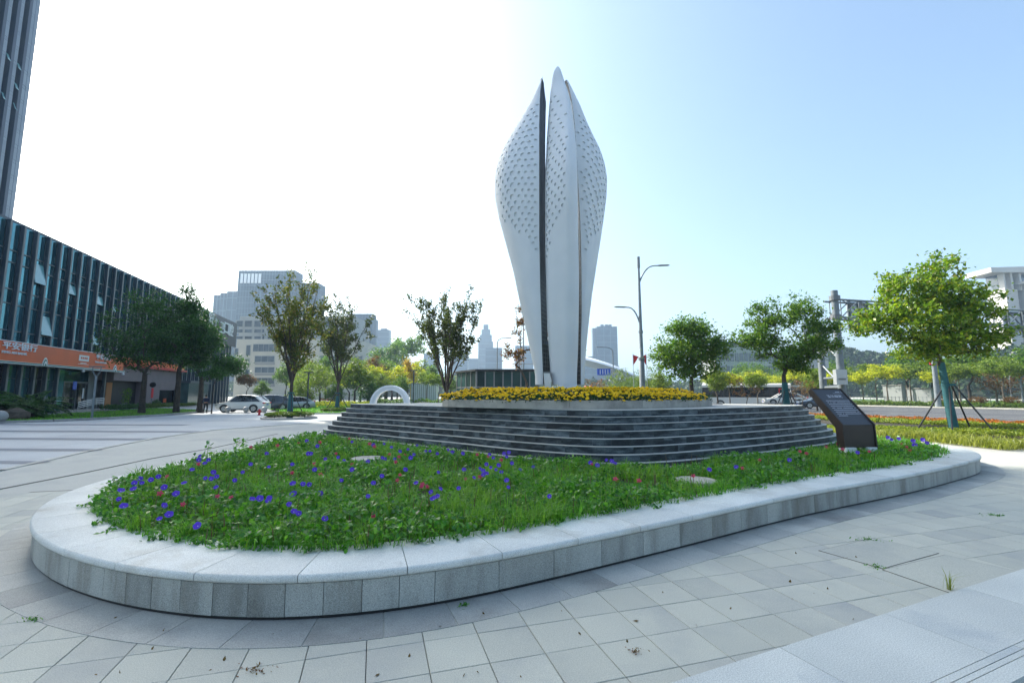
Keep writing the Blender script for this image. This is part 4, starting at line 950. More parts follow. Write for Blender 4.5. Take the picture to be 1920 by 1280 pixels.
# park behind the plaza (px, distance, height, kind, leaf)
PK = [(590, 60, 6.2, 'fan', 'lf_park', 1.0, 'large many stemmed olive shrub beside the plaza lawn'), (665, 62, 7.0, 'round', 'lf_park', 1.1, 'fresh green park tree right of the many stemmed shrub'), (640, 70, 6.4, 'round', 'lf_mid', 1, 'green park tree behind the two staked plaza trees'),
      (698, 78, 8.5, 'round', 'lf_rust', .8, 'rust coloured park tree under the tall grey tower'), (690, 64, 4.2, 'bush', 'lf_dark', 1.0, 'dark rounded shrub left of the white arch'), (705, 75, 7.2, 'loose', 'lf_yel', .8, 'slim yellow green park tree left of the white arch'), (722, 82, 7.5, 'round', 'lf_park', .9, 'olive park tree directly behind the white arch'),
      (745, 76, 6.6, 'round', 'lf_yel', 1.0, 'bright yellow green tree above the white arch'), (764, 80, 8.2, 'round', 'lf_gold', .75, 'golden tree right of the white arch'), (778, 90, 8.4, 'round', 'lf_yel', .8, 'yellow green tree behind the slim dark lamp'), (800, 70, 5.8, 'loose', 'lf_park', 1, 'small loose tree left of the open vase shaped tree'), (822, 62, 5.0, 'loose', 'lf_park', 1.1, 'small green tree beside the glass pavilion'),
      (735, 130, 17, 'round', 'lf_mid', .9, 'large hazy green tree behind the golden park trees'), (762, 140, 22, 'loose', 'lf_mid', .85, 'tall pale loose poplar behind the park'), (705, 125, 15, 'round', 'lf_mid', .9, 'hazy green tree left of the tall poplar'), (580, 75, 7.5, 'round', 'lf_park', 1, 'green park tree behind the rust tinged plaza tree'), (610, 85, 9, 'round', 'lf_mid', 1, 'taller green park tree in front of the beige building'),
      (535, 80, 7.5, 'round', 'lf_mid', .9, 'green tree in front of the beige building lower floors'), (462, 70, 5.4, 'loose', 'lf_rust', 1.0, 'small tawny tree behind the white car'), (492, 66, 3.8, 'round', 'lf_mid', 1.1, 'small round green tree behind the parked dark car'), (560, 58, 3.2, 'bush', 'lf_park', .6, 'low yellow green shrub right of the parked cars'),
      (520, 54, 1.8, 'bush', 'lf_dark', .5, 'low dark shrub beside the parked motor scooter'), (800, 74, 2.2, 'bush', 'lf_dark', .5, 'dark ball shrub before the white container shed')]
PK += [(600, 66, 6.0, 'round', 'lf_park', 1.2, 'wide olive tree right behind the many stemmed shrub'), (655, 74, 6.2, 'round', 'lf_yel', 1.1, 'yellow green tree between the staked trees and the arch'), (676, 70, 5.6, 'round', 'lf_mid', 1.2, 'full green tree left of the dark rounded shrub'), (712, 70, 5.0, 'round', 'lf_park', 1.1, 'low olive tree close behind the white arch left half'),
       (752, 68, 4.6, 'round', 'lf_mid', 1.1, 'low green tree close behind the white arch right half'), (785, 100, 9.5, 'round', 'lf_park', 1.2, 'broad olive tree behind the container shed'), (812, 95, 8.0, 'round', 'lf_mid', 1.2, 'green tree between the shed and the open vase tree'), (570, 68, 5.0, 'bush', 'lf_park', .9, 'dense olive bush left of the many stemmed shrub'), (630, 64, 3.6, 'bush', 'lf_mid', .9, 'dark green bush behind the second staked tree'),
       (725, 100, 9.5, 'round', 'lf_mid', 1.3, 'broad green tree far behind the white arch'), (690, 98, 9.0, 'round', 'lf_park', 1.3, 'broad olive tree under the rust coloured tree'), (550, 90, 8.5, 'round', 'lf_mid', 1.2, 'green tree beneath the cream block windows'), (845, 75, 5.4, 'round', 'lf_park', 1.1, 'olive tree seen through the fork of the open vase tree')]
for (u_, Y_, h_, kd, lm, wd, lb) in PK:
    x = at(u_, 738, Y_).x; plant(kd, x, Y_, h_, lb, leafm=lm, wide=wd)
# shrubs between sculpture and the double arm lamp, and under the right trees
MD = [(1118, 60, 4.2, 'twiggy', 'lf_rust', 1.0, 'bare reddish shrub right of the sculpture foot'), (1140, 66, 4.0, 'twiggy', 'lf_park', 1.0, 'thin olive shrub under the blue road sign'), (1165, 62, 5.2, 'fan', 'lf_park', .8, 'twiggy olive tree left of the left red flag'), (1188, 70, 4.6, 'fan', 'lf_mid', 1, 'green shrub under the red flags'), (1215, 60, 5.4, 'fan', 'lf_park', .8, 'olive shrub behind the tall lamp pole'),
      (1240, 52, 4.4, 'round', 'lf_park', 1.1, 'dull green tree left of the rounded mid green tree'), (1262, 46, 2.0, 'bush', 'lf_yel', .6, 'yellow shrub at the right end of the marigold bed'), (1345, 48, 4.8, 'round', 'lf_park', 1, 'olive tree before the white bus rear'), (1368, 50, 4.6, 'loose', 'lf_yel', 1, 'yellow green tree above the white bus'), (1398, 48, 4.4, 'twiggy', 'lf_rust', 1, 'rusty thin shrub in front of the bus'),
      (1420, 44, 4.2, 'loose', 'lf_park', 1, 'thin green tree before the front of the bus'), (1500, 46, 3.6, 'twiggy', 'lf_rust', 1, 'rusty thin shrub behind the white sedan'), (1530, 50, 4.6, 'round', 'lf_park', 1, 'olive tree left of the gantry posts')]
for (u_, Y_, h_, kd, lm, wd, lb) in MD:
    x = at(u_, 738, Y_).x; plant(kd, x, Y_, h_, lb, leafm=lm, wide=wd)
# row beyond the boulevard
RD = Vector((-.42, .907, 0)); RNn = Vector((.907, .42, 0)); RF = Vector((60, 54, 0)); RNr = Vector((29.5, 26.6, 0))
for i in range(26):
    for rowi in (0, 1):
        q = RF + RD * (-30 + i * 4.6 + random.uniform(-1.2, 1.2)) + RNn * (5.5 + 7 * rowi + random.uniform(-1, 1)); u_ = 960 + 853 * q.x / q.y
        if u_ > 2050 or u_ < 1330: continue
        plant('loose', q.x, q.y, random.uniform(5.6, 7.4) + rowi * .8, ('yellow green young tree in the row beyond the boulevard' if rowi == 0 else 'taller green tree in the second row beyond the boulevard'), group=('yellow young trees beyond the boulevard' if rowi == 0 else 'second tree row beyond the boulevard'), leafm=('lf_yel' if u_ < 1770 else 'lf_park') if rowi == 0 else 'lf_park', wide=1.1)
for i in range(20):
    q = RF + RD * (-26 + i * 6.2 + random.uniform(-2, 2)) + RNn * (22 + random.uniform(-3, 3)); u_ = 960 + 853 * q.x / q.y
    if u_ > 2080 or u_ < 1380: continue
    plant('round', q.x, q.y, random.uniform(8.5, 10.5), 'dark green tree in the back row beyond the boulevard', group='dark trees behind the boulevard rows', leafm='lf_mid', wide=1.2)
for (u_, lb) in ((1762, 'round red topped shrub beyond the boulevard behind the wrapped trunk'), (1826, 'round red topped shrub beyond the boulevard right of the wrapped trunk'), (1890, 'round red topped shrub nearest the right frame edge')):
    k = .99 * 853; tt = 0
    x_over_y = (u_ - 960) / FPX / 1.0; q0 = RF + RNn * 2.6; t_ = (q0.x - x_over_y * q0.y) / (x_over_y * RD.y - RD.x); q = q0 + RD * t_
    plant('bush', q.x, q.y, 1.7, lb, leafm='lf_rust', wide=1.25)
for (u_, lb) in ((1880, 'leafless tawny shrub behind the red topped shrubs'), (1860, 'leafless tawny shrub right of the big tree trunk')):
    q0 = RF + RNn * 8; x_over_y = (u_ - 960) / FPX; t_ = (q0.x - x_over_y * q0.y) / (x_over_y * RD.y - RD.x); q = q0 + RD * t_; plant('twiggy', q.x, q.y, 5.2, lb, leafm='lf_rust', wide=1)
# hedge strips: leaf volumes
def hedge(name, label, pts, wd, h, m, dens=260, leaf=.14, cat='hedge', z=0, kind=None, blade=False):
    P = []
    for a, b_ in zip(pts[:-1], pts[1:]):
        a = Vector((*a[:2], 0)); b_ = Vector((*b_[:2], 0)); dd = b_ - a; n = int(dd.length * wd * dens); nn = Vector((-dd.y, dd.x, 0)).normalized()
        f = rng.uniform(0, 1, (n, 1)); g = rng.uniform(-.5, .5, (n, 1)) * wd; zz = rng.uniform(.15, 1, (n, 1)) ** .6 * h * (1 + .12 * np.sin(f * dd.length * 2.1) + .1 * np.sin(f * dd.length * 5.3 + g * 3))
        P.append(np.array(a)[None] + np.array(dd)[None] * f + np.array(nn)[None] * g + np.c_[np.zeros((n, 2)), zz + z])
    P = np.vstack(P)
    if blade: P[:, 2] = z; o = link(name, blademesh(name, blades(P, h, leaf, .9), M[m]))
    else: o = link(name, npmesh(name, leaf_quads(P, np.full((len(P), 1), leaf), .6, up=.6), 4, M[m]))
    tag(o, label, cat, kind=kind); return o
a, b_ = RF + RD * 45, RF - RD * 40
hedge('roadside_hedge', 'low green hedge strip along the far edge of the boulevard', [(a.x + 1.2, a.y + .5), (b_.x + 1.2, b_.y + .5)], 2.4, .7, 'lf_hedge', dens=70, leaf=.3)
# near verge of the boulevard: orange flowers, yellow green shrubs, strap leaved plants
NR = RNr
def nr(t, off): q = NR + RD * t + RNn * off; return (q.x, q.y)
hedge('orange_flower_strip', 'strip of orange flowering plants along the near edge of the boulevard', [nr(-14, -1.6), nr(22, -1.6)], 2.4, .28, 'lf_orange', dens=260, leaf=.12, cat='flowers', kind='stuff')
hedge('verge_plants', 'yellow green planting between the orange flowers and the planter', [nr(-14, -4.0), nr(24, -4.4)], 3.4, .22, 'lf_lilyhedge', dens=190, leaf=.13, cat='plants', kind='stuff')
q1, q2, q3 = on(1770, 828), on(1850, 836), on(1990, 850)
hedge('strap_leaf_border', 'pale strap leaved plants bordering the pavement at the right', [(11.5, 22.5), (q1.x + .2, q1.y + .9), (q2.x + .1, q2.y + .9), (q3.x, q3.y + .9)], 1.7, .36, 'lf_lily', dens=240, leaf=.035, cat='plants', kind='stuff', blade=True)
hedge('verge_plants', 'yellow green low plants right behind the planter end', [(9, 25), (14, 22.5), (19.5, 20.6), (24, 18.5)], 3.0, .26, 'lf_lilyhedge', dens=260, leaf=.12, cat='plants', kind='stuff')
# wooded hills behind the boulevard
def hill(name, label, cx, cy, rx, ry, h, dens, leaf):
    b = MB(); n, m = 40, 12; vs = []
    for i in range(m + 1):
        f = i / m
        for k in range(n):
            a = 2 * math.pi * k / n; z = h * (1 - f ** 2) ** 1.3 * (1 + .18 * math.sin(a * 3 + 1) * f) ; vs.append((cx + rx * f * math.cos(a), cy + ry * f * math.sin(a), z - .5))
    fs = [(i * n + k, (i + 1) * n + k, (i + 1) * n + (k + 1) % n, i * n + (k + 1) % n) for i in range(m) for k in range(n)]
    b.add(vs, fs); o = b.build(name, M['hill'], smooth=True); o['kind'] = 'structure'
    N_ = int(dens); f = rng.uniform(0, 1, N_) ** .55; a = rng.uniform(0, 6.283, N_)
    z = h * (1 - f ** 2) ** 1.3 * (1 + .18 * np.sin(a * 3 + 1) * f); X = cx + rx * f * np.cos(a); Y = cy + ry * f * np.sin(a)
    cells = np.floor(np.c_[X, Y] / 7.0); hs = np.abs(np.sin(cells[:, 0] * 12.9898 + cells[:, 1] * 78.233) * 43758.5) % 1
    lx = X / 7 - cells[:, 0] - .5; ly = Y / 7 - cells[:, 1] - .5; dome = np.sqrt(np.maximum(0, 1 - 3.4 * (lx ** 2 + ly ** 2))); Z = z + (5 + 4 * hs) * dome + rng.normal(0, .35, N_)
    o = link('hill_woodland', npmesh(name, leaf_quads(np.c_[X, Y, Z], np.full((N_, 1), leaf), .8, up=.6), 4, M['lf_far'])); tag(o, label, 'woodland', kind='stuff')
hill('wooded_hill', 'dark wooded slope rising behind the boulevard at the right edge', 250, 190, 95, 60, 17, 42000, 1.5)
hill('wooded_hill', 'hazy wooded hill behind the gantry and the yellow trees', 205, 300, 90, 70, 25, 36000, 1.9)
hill('wooded_rise', 'low distant tree belt behind the middle of the park', 60, 330, 160, 60, 4, 30000, 1.6)
hill('wooded_rise', 'low distant tree belt behind the left park', -110, 300, 90, 40, 4, 16000, 1.6)
# ================================================================ PODIUM BUILDING AND TOWER (left)
FD = Vector((-.262, .965, 0)); FN = Vector((.965, .262, 0)); P1 = Vector((-40.6, 34.7, 0))
FA = math.atan2(FD.y, FD.x)
def s_at(u_, v_=720, off=0.0):
    dx = (u_ - 960) / FPX; dy = (640 - v_) / FPX; k = dx / (CT - dy * ST); o = P1 + FN * off
    return (k * o.y - o.x) / (FD.x - k * FD.y)
def fp(s, off=0, z=0): q = P1 + FD * s + FN * off; return (q.x, q.y, z)
class FB(MB):      # boxes given in facade coordinates: s (along), o (outward), z
    def fbox(s_, s0, s1, o0, o1, z0, z1, mi=0):
        c = fp((s0 + s1) / 2, (o0 + o1) / 2, (z0 + z1) / 2); return s_.box(c, (s1 - s0, o1 - o0, z1 - z0), FA, mi)
HR = 16.25; S0 = s_at(-160, 720); S1 = s_at(437, 605); BAY = 1.5
pod = thing('podium_building', 'long low office podium with grey vertical fins and teal glass along the left', 'building', fp(20))
def pb_(b, name, m, **k): return b.build(name, M[m] if isinstance(m, str) else m, pod, world=True, **k)
SB = s_at(228, 690, 1.0); SP = s_at(334, 700); SK = s_at(374, 700)
b = FB(); b.fbox(S0, S1, -22, -1.5, 0, HR - .3); pb_(b, 'wall', 'grey_wall')
b = FB(); b.fbox(S0, S1 + .1, -22, -.34, HR - .3, HR - .1); pb_(b, 'roof_coping', 'fin')
# bays
nb = int((S1 - S0) / BAY); k0 = 0
gl = None
def pane_mesh(w_, h_):
    b = MB(); b.box((0, 0, 0), (w_, .06, h_)); return b
cache = {}
def pane(s, z0, z1, wdt=BAY - .22, off=-.35, m='teal_glass', name='window_pane', tilt=0):
    key = (round(wdt, 3), round(z1 - z0, 3), m)
    if key not in cache: cache[key] = pane_mesh(wdt, z1 - z0 - .06).mesh('pane', M[m])
    o = link(name, cache[key], pod); q = Vector(fp(s, off, (z0 + z1) / 2)) - pod.location; o.location = q; o.rotation_euler = (0, 0, FA)
    if tilt:
        o.rotation_euler = (tilt, 0, FA)      # top hung, foot swung outward
        o.location = q + FN * (abs(math.sin(tilt)) * (z1 - z0) / 2)
    return o
finup = MB(); finup.box((0, 0, 0), (.16, .27, HR - 6.2)); finup = finup.mesh('fin', M['fin'])
finfull = MB(); finfull.box((0, 0, 0), (.16, .27, HR - .3)); finfull = finfull.mesh('fin', M['fin'])
finlow = MB(); finlow.box((0, 0, 0), (.16, .27, 4.3)); finlow = finlow.mesh('fin', M['fin'])
edge_up = MB(); edge_up.box((0, 0, 0), (.20, .04, HR - 6.2)); edge_up = edge_up.mesh('fe', M['fin_edge'])
edge_full = MB(); edge_full.box((0, 0, 0), (.20, .04, HR - .3)); edge_full = edge_full.mesh('fe', M['fin_edge'])
edge_low = MB(); edge_low.box((0, 0, 0), (.20, .04, 4.3)); edge_low = edge_low.mesh('fe', M['fin_edge'])
opened = {}
for (u_, v0, v1) in ((79, 498, 536), (72, 590, 628), (134, 535, 553), (178, 553, 570), (172, 630, 646), (216, 575, 585)):
    sb = s_at(u_, (v0 + v1) / 2, -.2); kk = int((sb - S0) / BAY)
    Y_ = P1.y + FD.y * sb; z1 = at(u_, v0, Y_).z; z0 = at(u_, v1, Y_).z; opened.setdefault(kk, []).append((z0, z1))
for k in range(nb + 1):
    s = S0 + k * BAY
    full = s > SP
    me, ed, zc = (finfull, edge_full, (HR - .3) / 2) if full else (finup, edge_up, (HR - .3 + 5.9) / 2)
    o = link('fin', me, pod); o.location = Vector(fp(s, -.165, zc)) - pod.location; o.rotation_euler = (0, 0, FA)
    e = link('fin_edge', ed, o); e.location = (0, -.155, 0); e.rotation_euler = (0, 0, 0)
    if k == nb: break
    sc_ = s + BAY / 2
    zs = (5.9, 7.0, 9.2, 10.4, 12.6, 13.6, HR - .3) if not full else (0.1, 5.9, 10.4, HR - .3)
    for a_, c_ in zip(zs[:-1], zs[1:]): pane(sc_, a_, c_)
    for (za, zb) in opened.get(k, []):
        pane(sc_, za, zb, m='open_glass', name='open_window', tilt=-.2, off=-.3)
    if s < SB - 7.4 or (SB - 1.6 < s < SB):          # ground floor of the bank
        o = link('fin', finlow, pod); o.location = Vector(fp(s, -.165, 2.15)) - pod.location; o.rotation_euler = (0, 0, FA); e = link('fin_edge', edge_low, o); e.location = (0, -.155, 0)
        if s < SB - 7.4:
            for a_, c_ in ((.1, 3.1), (3.1, 4.2)): pane(sc_, a_, c_, m='dark_glass' if k % 3 == 1 else 'teal_glass')
for z in (7.0, 9.2, 10.4, 12.6, 13.6):
    b = FB(); b.fbox(S0, SP, -.31, -.24, z - .04, z + .04); pb_(b, 'transom', 'mid_steel')
b = FB(); b.fbox(S0, SB, -1.49, .5, 5.55, 5.9); pb_(b, 'soffit', 'dark_steel')
# bank entrance
e0, e1 = SB - 7.3, SB - 1.6
b = FB(); b.fbox(e0, e1, -1.4, -1.35, .25, 2.9); pb_(b, 'entrance_glass', 'dark_glass')
b = FB(); b.fbox(e0, e1, -1.2, -1.15, 3.05, 4.2); pb_(b, 'entrance_glass', 'teal_glass')
b = FB(); b.fbox(e0, e1, -1.3, -1.05, 2.9, 3.05); pb_(b, 'entrance_beam', 'mid_steel')
for q in range(4):
    b = FB(); s = e0 + (e1 - e0) * q / 3; b.fbox(s - .05, s + .05, -1.3, -1.1, .2, 2.9); pb_(b, 'door_frame', 'mid_steel')
b = FB(); b.fbox(e0 - .3, e1 + .2, -1.4, 1.2, 0, .22); pb_(b, 'entrance_step', 'concrete')
b = FB(); b.fbox(e1 - .9, e1 - .65, -1.1, -1.08, 1.3, 2.4); pb_(b, 'notice', 'white')
b = FB(); s_ = s_at(137, 705, .3); b.fbox(s_ - .25, s_ + .25, .5, .54, 2.2, 3.0); pb_(b, 'blue_plate', 'blue_sign')
# mauve shop front
b = FB(); b.fbox(SB, SP, -1.45, .35, 3.3, 5.0); pb_(b, 'shop_wall', 'mauve')
pA, pB = s_at(264, 730), s_at(294, 730)
b = FB(); b.fbox(pA, pB, -1.45, .34, 0, 3.3); pb_(b, 'shop_wall', 'mauve')
b = FB(); b.fbox(pB, SP, -1.45, .34, 0, .5); b.fbox(pB, SP, -1.45, .33, 2.3, 3.3); pb_(b, 'shop_wall', 'mauve')
b = FB(); b.fbox(pB, SP, -.5, -.45, .5, 2.3); pb_(b, 'shop_window', 'dark_glass')
b = FB(); b.fbox(SB, pA, -.6, -.55, .1, 3.3); pb_(b, 'shop_entrance', 'black')
b = FB(); b.fbox(SB + .4, SB + 1.5, -.5, -.45, .2, 3.1); pb_(b, 'shop_poster', mat('tan_panel', (.38, .16, .05), rough=.6))
b = FB(); b.fbox(SB, SP + .6, -1, .9, 5.0, 5.25); pb_(b, 'red_canopy', 'red')
b = FB(); b.fbox(SB, SP + .4, -1, .6, 5.25, 6.0); pb_(b, 'red_canopy', 'orange')
for q in (.22, .62):
    b = FB(); s = pB + (SP - pB) * q; b.fbox(s - .6, s + .2, -.44, -.38, .6, 1.15); pb_(b, 'red_cushion', 'orange')
# glazed corner kiosk of the podium
b = FB(); b.fbox(SP + .3, SK, -.2, 1.4, .3, 3.4); pb_(b, 'glazed_corner', mat('pale_glass', (.05, .12, .12), (.02, .06, .06), .5, rough=.1, spec=1))
b = FB(); b.fbox(SP + .1, SK + .2, -.4, 1.7, 3.4, 3.75); pb_(b, 'corner_roof', 'fin')
b = FB(); b.fbox(SP + .2, SK + .1, -.3, 1.5, 0, .3); pb_(b, 'corner_base', 'mauve')
# roof letters
def text_obj(name, s, size, ext, m, parent=None, align='CENTER', squash=1.0):
    cu = D.curves.new('txt', 'FONT'); cu.body = s; cu.size = size; cu.extrude = ext; cu.align_x = align; cu.align_y = 'CENTER'; cu.resolution_u = 2; cu.offset = size * .012
    o = D.objects.new('txt', cu); COL.objects.link(o); bpy.context.view_layer.update(); dg = bpy.context.evaluated_depsgraph_get()
    me = D.meshes.new_from_object(o.evaluated_get(dg)); D.objects.remove(o); D.curves.remove(cu)
    me.materials.clear(); me.materials.append(M[m]); return link(name, me, parent)
MF = Matrix((( -FD.x, 0, FN.x), (-FD.y, 0, FN.y), (0, 1, 0)))   # text x along -FD?  seen from the road the facade reads with s increasing to the right
MF = Matrix(((FD.x, 0, FN.x), (FD.y, 0, FN.y), (0, 1, 0)))
ls = [(396, 597, '同', 4.0, 22), (406, 607, '仁', 3.8, 21), (415.5, 614, '卫', 3.8, 20), (424.3, 615.5, '口', 4.4, 21), (433, 619, '腔', 4.0, 23)]
for (u_, v_, ch, hw_, hp) in ls:
    s = s_at(u_, v_, .9); sa_, sb_ = s_at(u_ - hw_, v_, .9), s_at(u_ + hw_, v_, .9); Y_ = (P1 + FD * s + FN * .9).y
    zc = at(u_, v_, Y_).z; hh_ = hp / FPX * Y_
    o = text_obj('roof_letter', ch, 1.0, .06, 'white', pod); x = [v.co.x for v in o.data.vertices]; y = [v.co.y for v in o.data.vertices]
    cx_, cy_ = (max(x) + min(x)) / 2, (max(y) + min(y)) / 2; kx, ky = (sb_ - sa_) / (max(x) - min(x)), hh_ / (max(y) - min(y))
    for v in o.data.vertices: v.co.x = (v.co.x - cx_) * kx; v.co.y = (v.co.y - cy_) * ky
    q = Vector(fp(s, .95, zc)) - pod.location; o.matrix_local = Matrix.Translation(q) @ MF.to_4x4()
b = FB(); b.fbox(s_at(389, 600, .6), S1, .64, .76, 10.9, HR - .6); pb_(b, 'letter_backing', 'dark_steel')
# ---- orange bank sign: a thing hung on the podium
Z0b, Z1b = 4.22, 5.92; sg0 = S0 + .5
bs = thing('bank_sign', 'long orange bank sign band with white lettering and green trim above the ground floor', 'sign', fp(sg0 + 8, 1.2, Z0b))
b = FB(); b.fbox(sg0, SB, .6, 1.16, Z0b + .16, Z1b); b.build('sign_panel', M['orange'], bs, world=True)
b = FB(); b.fbox(sg0, SB + .05, .58, 1.2, Z1b, Z1b + .06); b.build('sign_frame', M['white'], bs, world=True)
b = FB(); b.fbox(sg0, SB + .3, .55, 1.22, Z0b - .03, Z0b + .03); b.build('sign_frame', M['white'], bs, world=True)
b = FB(); b.fbox(sg0, SB + .3, .55, 1.2, Z0b + .035, Z0b + .125); b.build('green_strip', M['green_trim'], bs, world=True)
b = FB(); b.fbox(sg0, SB + .3, .55, 1.19, Z0b + .13, Z0b + .16); b.build('sign_frame', M['white'], bs, world=True)
for u_ in (85, 217):
    s = s_at(u_, 680, 1.2); hh = .74; wv = .24
    for (k, mm, kk, oo) in (('arch_emblem', 'white', 1.0, 1.21), ('arch_emblem', 'green_trim', .8, 1.225), ('arch_emblem', 'white', .6, 1.24), ('arch_emblem', 'green_trim', .28, 1.255)):
        b = MB(); pts = []
        for i in range(13):
            a = math.pi * i / 12; x = wv * kk * math.cos(a); z = hh * kk * (math.sin(a) ** .8); pts.append((x * (1.5 - .5 * math.sin(a)) , z))
        vs = []
        for (dx, z) in pts: vs.append(fp(s + dx, oo, Z0b - .02 + z))
        for (dx, z) in pts: vs.append(fp(s + dx, 1.17, Z0b - .02 + z))
        n = len(pts); b.add(vs, [tuple(range(n)), tuple(range(n, 2 * n))[::-1]] + [(i, i + 1, n + i + 1, n + i)[::-1] for i in range(n - 1)] + [(n - 1, 0, n, 2 * n - 1)[::-1]]); b.build(k, M[mm], bs, world=True)
def sign_text(s_txt, u0, u1, vz, hpx, m='letter', name='lettering', sy=1.0):
    sa, sb = s_at(u0, vz, 1.2), s_at(u1, vz, 1.2); o = text_obj(name, s_txt, 1.0, .03, m, bs); x = [v.co.x for v in o.data.vertices]; y = [v.co.y for v in o.data.vertices]
    wx_ = max(x) - min(x); hy = max(y) - min(y); sm_ = (sa + sb) / 2; Ym = (P1 + FD * sm_ + FN * 1.2).y
    zt, zb = at((u0 + u1) / 2, vz - hpx / 2, Ym).z, at((u0 + u1) / 2, vz + hpx / 2, Ym).z; kx, ky = (sb - sa) / wx_, (zt - zb) / hy
    cx, cy_ = (max(x) + min(x)) / 2, (max(y) + min(y)) / 2
    for v in o.data.vertices: v.co.x = (v.co.x - cx) * kx; v.co.y = (v.co.y - cy_) * ky
    o.matrix_local = Matrix.Translation(Vector(fp(sm_, 1.2, (zt + zb) / 2)) - bs.location) @ MF.to_4x4()
    return o
sign_text('平安银行', 4.5, 70, 650, 13.5); sign_text('PING AN BANK', 3.5, 51, 661.5, 4.6)
sign_text('平安银行', 180, 208.5, 670, 9.5); sign_text('PING AN BANK', 178.5, 200, 679.5, 3.2)
sa, sb = s_at(149.5, 666, 1.2), s_at(168, 666, 1.2)
b = FB(); b.fbox(sa, sb, 1.16, 1.19, 4.98, 5.55); b.build('white_plate', M['white'], bs, world=True)
b = FB(); [b.fbox(sa + (sb - sa) * (.16 + .18 * k), sa + (sb - sa) * (.29 + .18 * k), 1.19, 1.20, 5.17, 5.38) for k in range(4)]; b.build('small_characters', M['orange'], bs, world=True); b = FB(); b.fbox(sa - .05, sb + .02, 1.16, 1.18, 4.66, 4.70); b.fbox(sa + .3, sb - .3, 1.16, 1.18, 4.76, 4.82); b.build('white_underline', M['letter'], bs, world=True)
# ---- ramp railing
rl = thing('ramp_railing', 'sloping stainless steel railing at the bank entrance', 'railing', tuple(on(145, 772)[:2]) + (0,))
ra, rb = Vector(fp(s_at(146, 765, 2.2), 2.2)), Vector(fp(s_at(194, 760, 2.2), 2.2))
for h_ in (.55, .72, .89, 1.06):
    b = MB(); b.tube([ra + Vector((0, 0, h_ - .05)), ra.lerp(rb, .7) + Vector((0, 0, h_ + .28)), rb + Vector((0, 0, h_ + .3))], .03, 6); b.build('rail', M['silver'], rl, world=True)
for f in (0, .35, .7, 1):
    q = ra.lerp(rb, f); b = MB(); b.cyl(q, q + Vector((0, 0, 1.0 + .3 * min(1, f / .7))), .03, 8); b.build('post', M['silver'], rl, world=True)
rp = thing('entrance_ramp', 'grey concrete ramp under the steel railing', 'ramp', ra); b = FB(); b.fbox(s_at(146, 765, 2.2) - 1, s_at(194, 760, 2.2), 1.3, 2.3, 0, .25); b.build('ramp', M['concrete'], rp, world=True)
# ---- tower
TC = Vector((-122, 107, 0))
def tp(s, off=0, z=0): q = TC - FD * s + FN * off; return (q.x, q.y, z)
tw = thing('office_tower', 'very tall office tower with pale panel strips and dark glass recesses at the left edge', 'tower', tuple(TC))
class TBx(MB):
    def tbox(s_, s0, s1, o0, o1, z0, z1, mi=0): return s_.box(tp((s0 + s1) / 2, (o0 + o1) / 2, (z0 + z1) / 2), (s1 - s0, o1 - o0, z1 - z0), FA, mi)
TH_ = 175; TWD = 78
M['tw_panel'] = mat('tower_panel', (.23, .275, .32), (.21, .25, .295), .1, rough=.4, metal=.1, objvar=.06)
M['tw_dark'] = mat('tower_dark_fin', (.035, .055, .085), rough=.4)
M['tw_glass'] = mat('tower_glass', (.015, .035, .045), (.03, .05, .06), .1, rough=.1, spec=1)
b = TBx(); b.tbox(0.05, TWD, -30, -.75, 0, TH_); b.build('wall', M['tw_glass'], tw, world=True)
def ts(u_, v_=0):
    dx = (u_ - 960) / FPX; dy = (640 - v_) / FPX; k = dx / (CT - dy * ST); return (k * TC.y - TC.x) / (-FD.x + k * FD.y)
per = abs(ts(61) - ts(39)); wide = abs(ts(77) - ts(60)); s = 0
strips = [(0, wide)]; s = wide
while s < TWD - 5:
    strips.append((s + per * .56, s + per)); s += per
for i, (a_, c_) in enumerate(strips):
    if a_ < 30:
        z = 0
        while z < TH_ - 1:
            b = TBx(); b.tbox(a_, c_, -.75, 0, z + .03, z + 3.05); b.build('facade_panel', M['tw_panel'], tw, world=True)
            b = TBx(); b.tbox(a_, c_, -.75, -.01, z + 3.11, z + 3.87); b.build('facade_panel', M['tw_panel'], tw, world=True); z += 3.9
        if c_ - a_ > 2:
            b = TBx(); m_ = a_ + (c_ - a_) * .45; b.tbox(m_ - .04, m_ + .04, -.02, .02, 0, TH_); b.build('panel_joint', M['tw_dark'], tw, world=True)
    else:
        b = TBx(); b.tbox(a_, c_, -.75, 0, 0, TH_); b.build('facade_strip', M['tw_panel'], tw, world=True)
    b = TBx(); b.tbox(c_, c_ + .9, -.75, .35, 0, TH_); b.build('dark_fin', M['tw_dark'], tw, world=True)
b = TBx(); 
for k in range(45): b.tbox(wide, 40, -.76, -.68, k * 3.9 + 3, k * 3.9 + 3.4)
o = b.build('floor_line', M['tw_dark'], tw, world=True); o['kind'] = 'stuff'
for (u_, v_) in ((13, 107), (33, 125), (28, 162), (26, 200), (4, 180)):
    s = ts(u_ + 2, v_); k = (TC.y - FD.y * s); z = at(u_, v_, k).z; b = TBx(); c = tp(s, .1, z); b.box(c, (.9, .05, 1.6), mat=(Matrix.Rotation(FA, 3, 'Z') @ Matrix.Rotation(-.35, 3, 'X'))); b.build('open_window', M['open_glass'], tw, world=True)
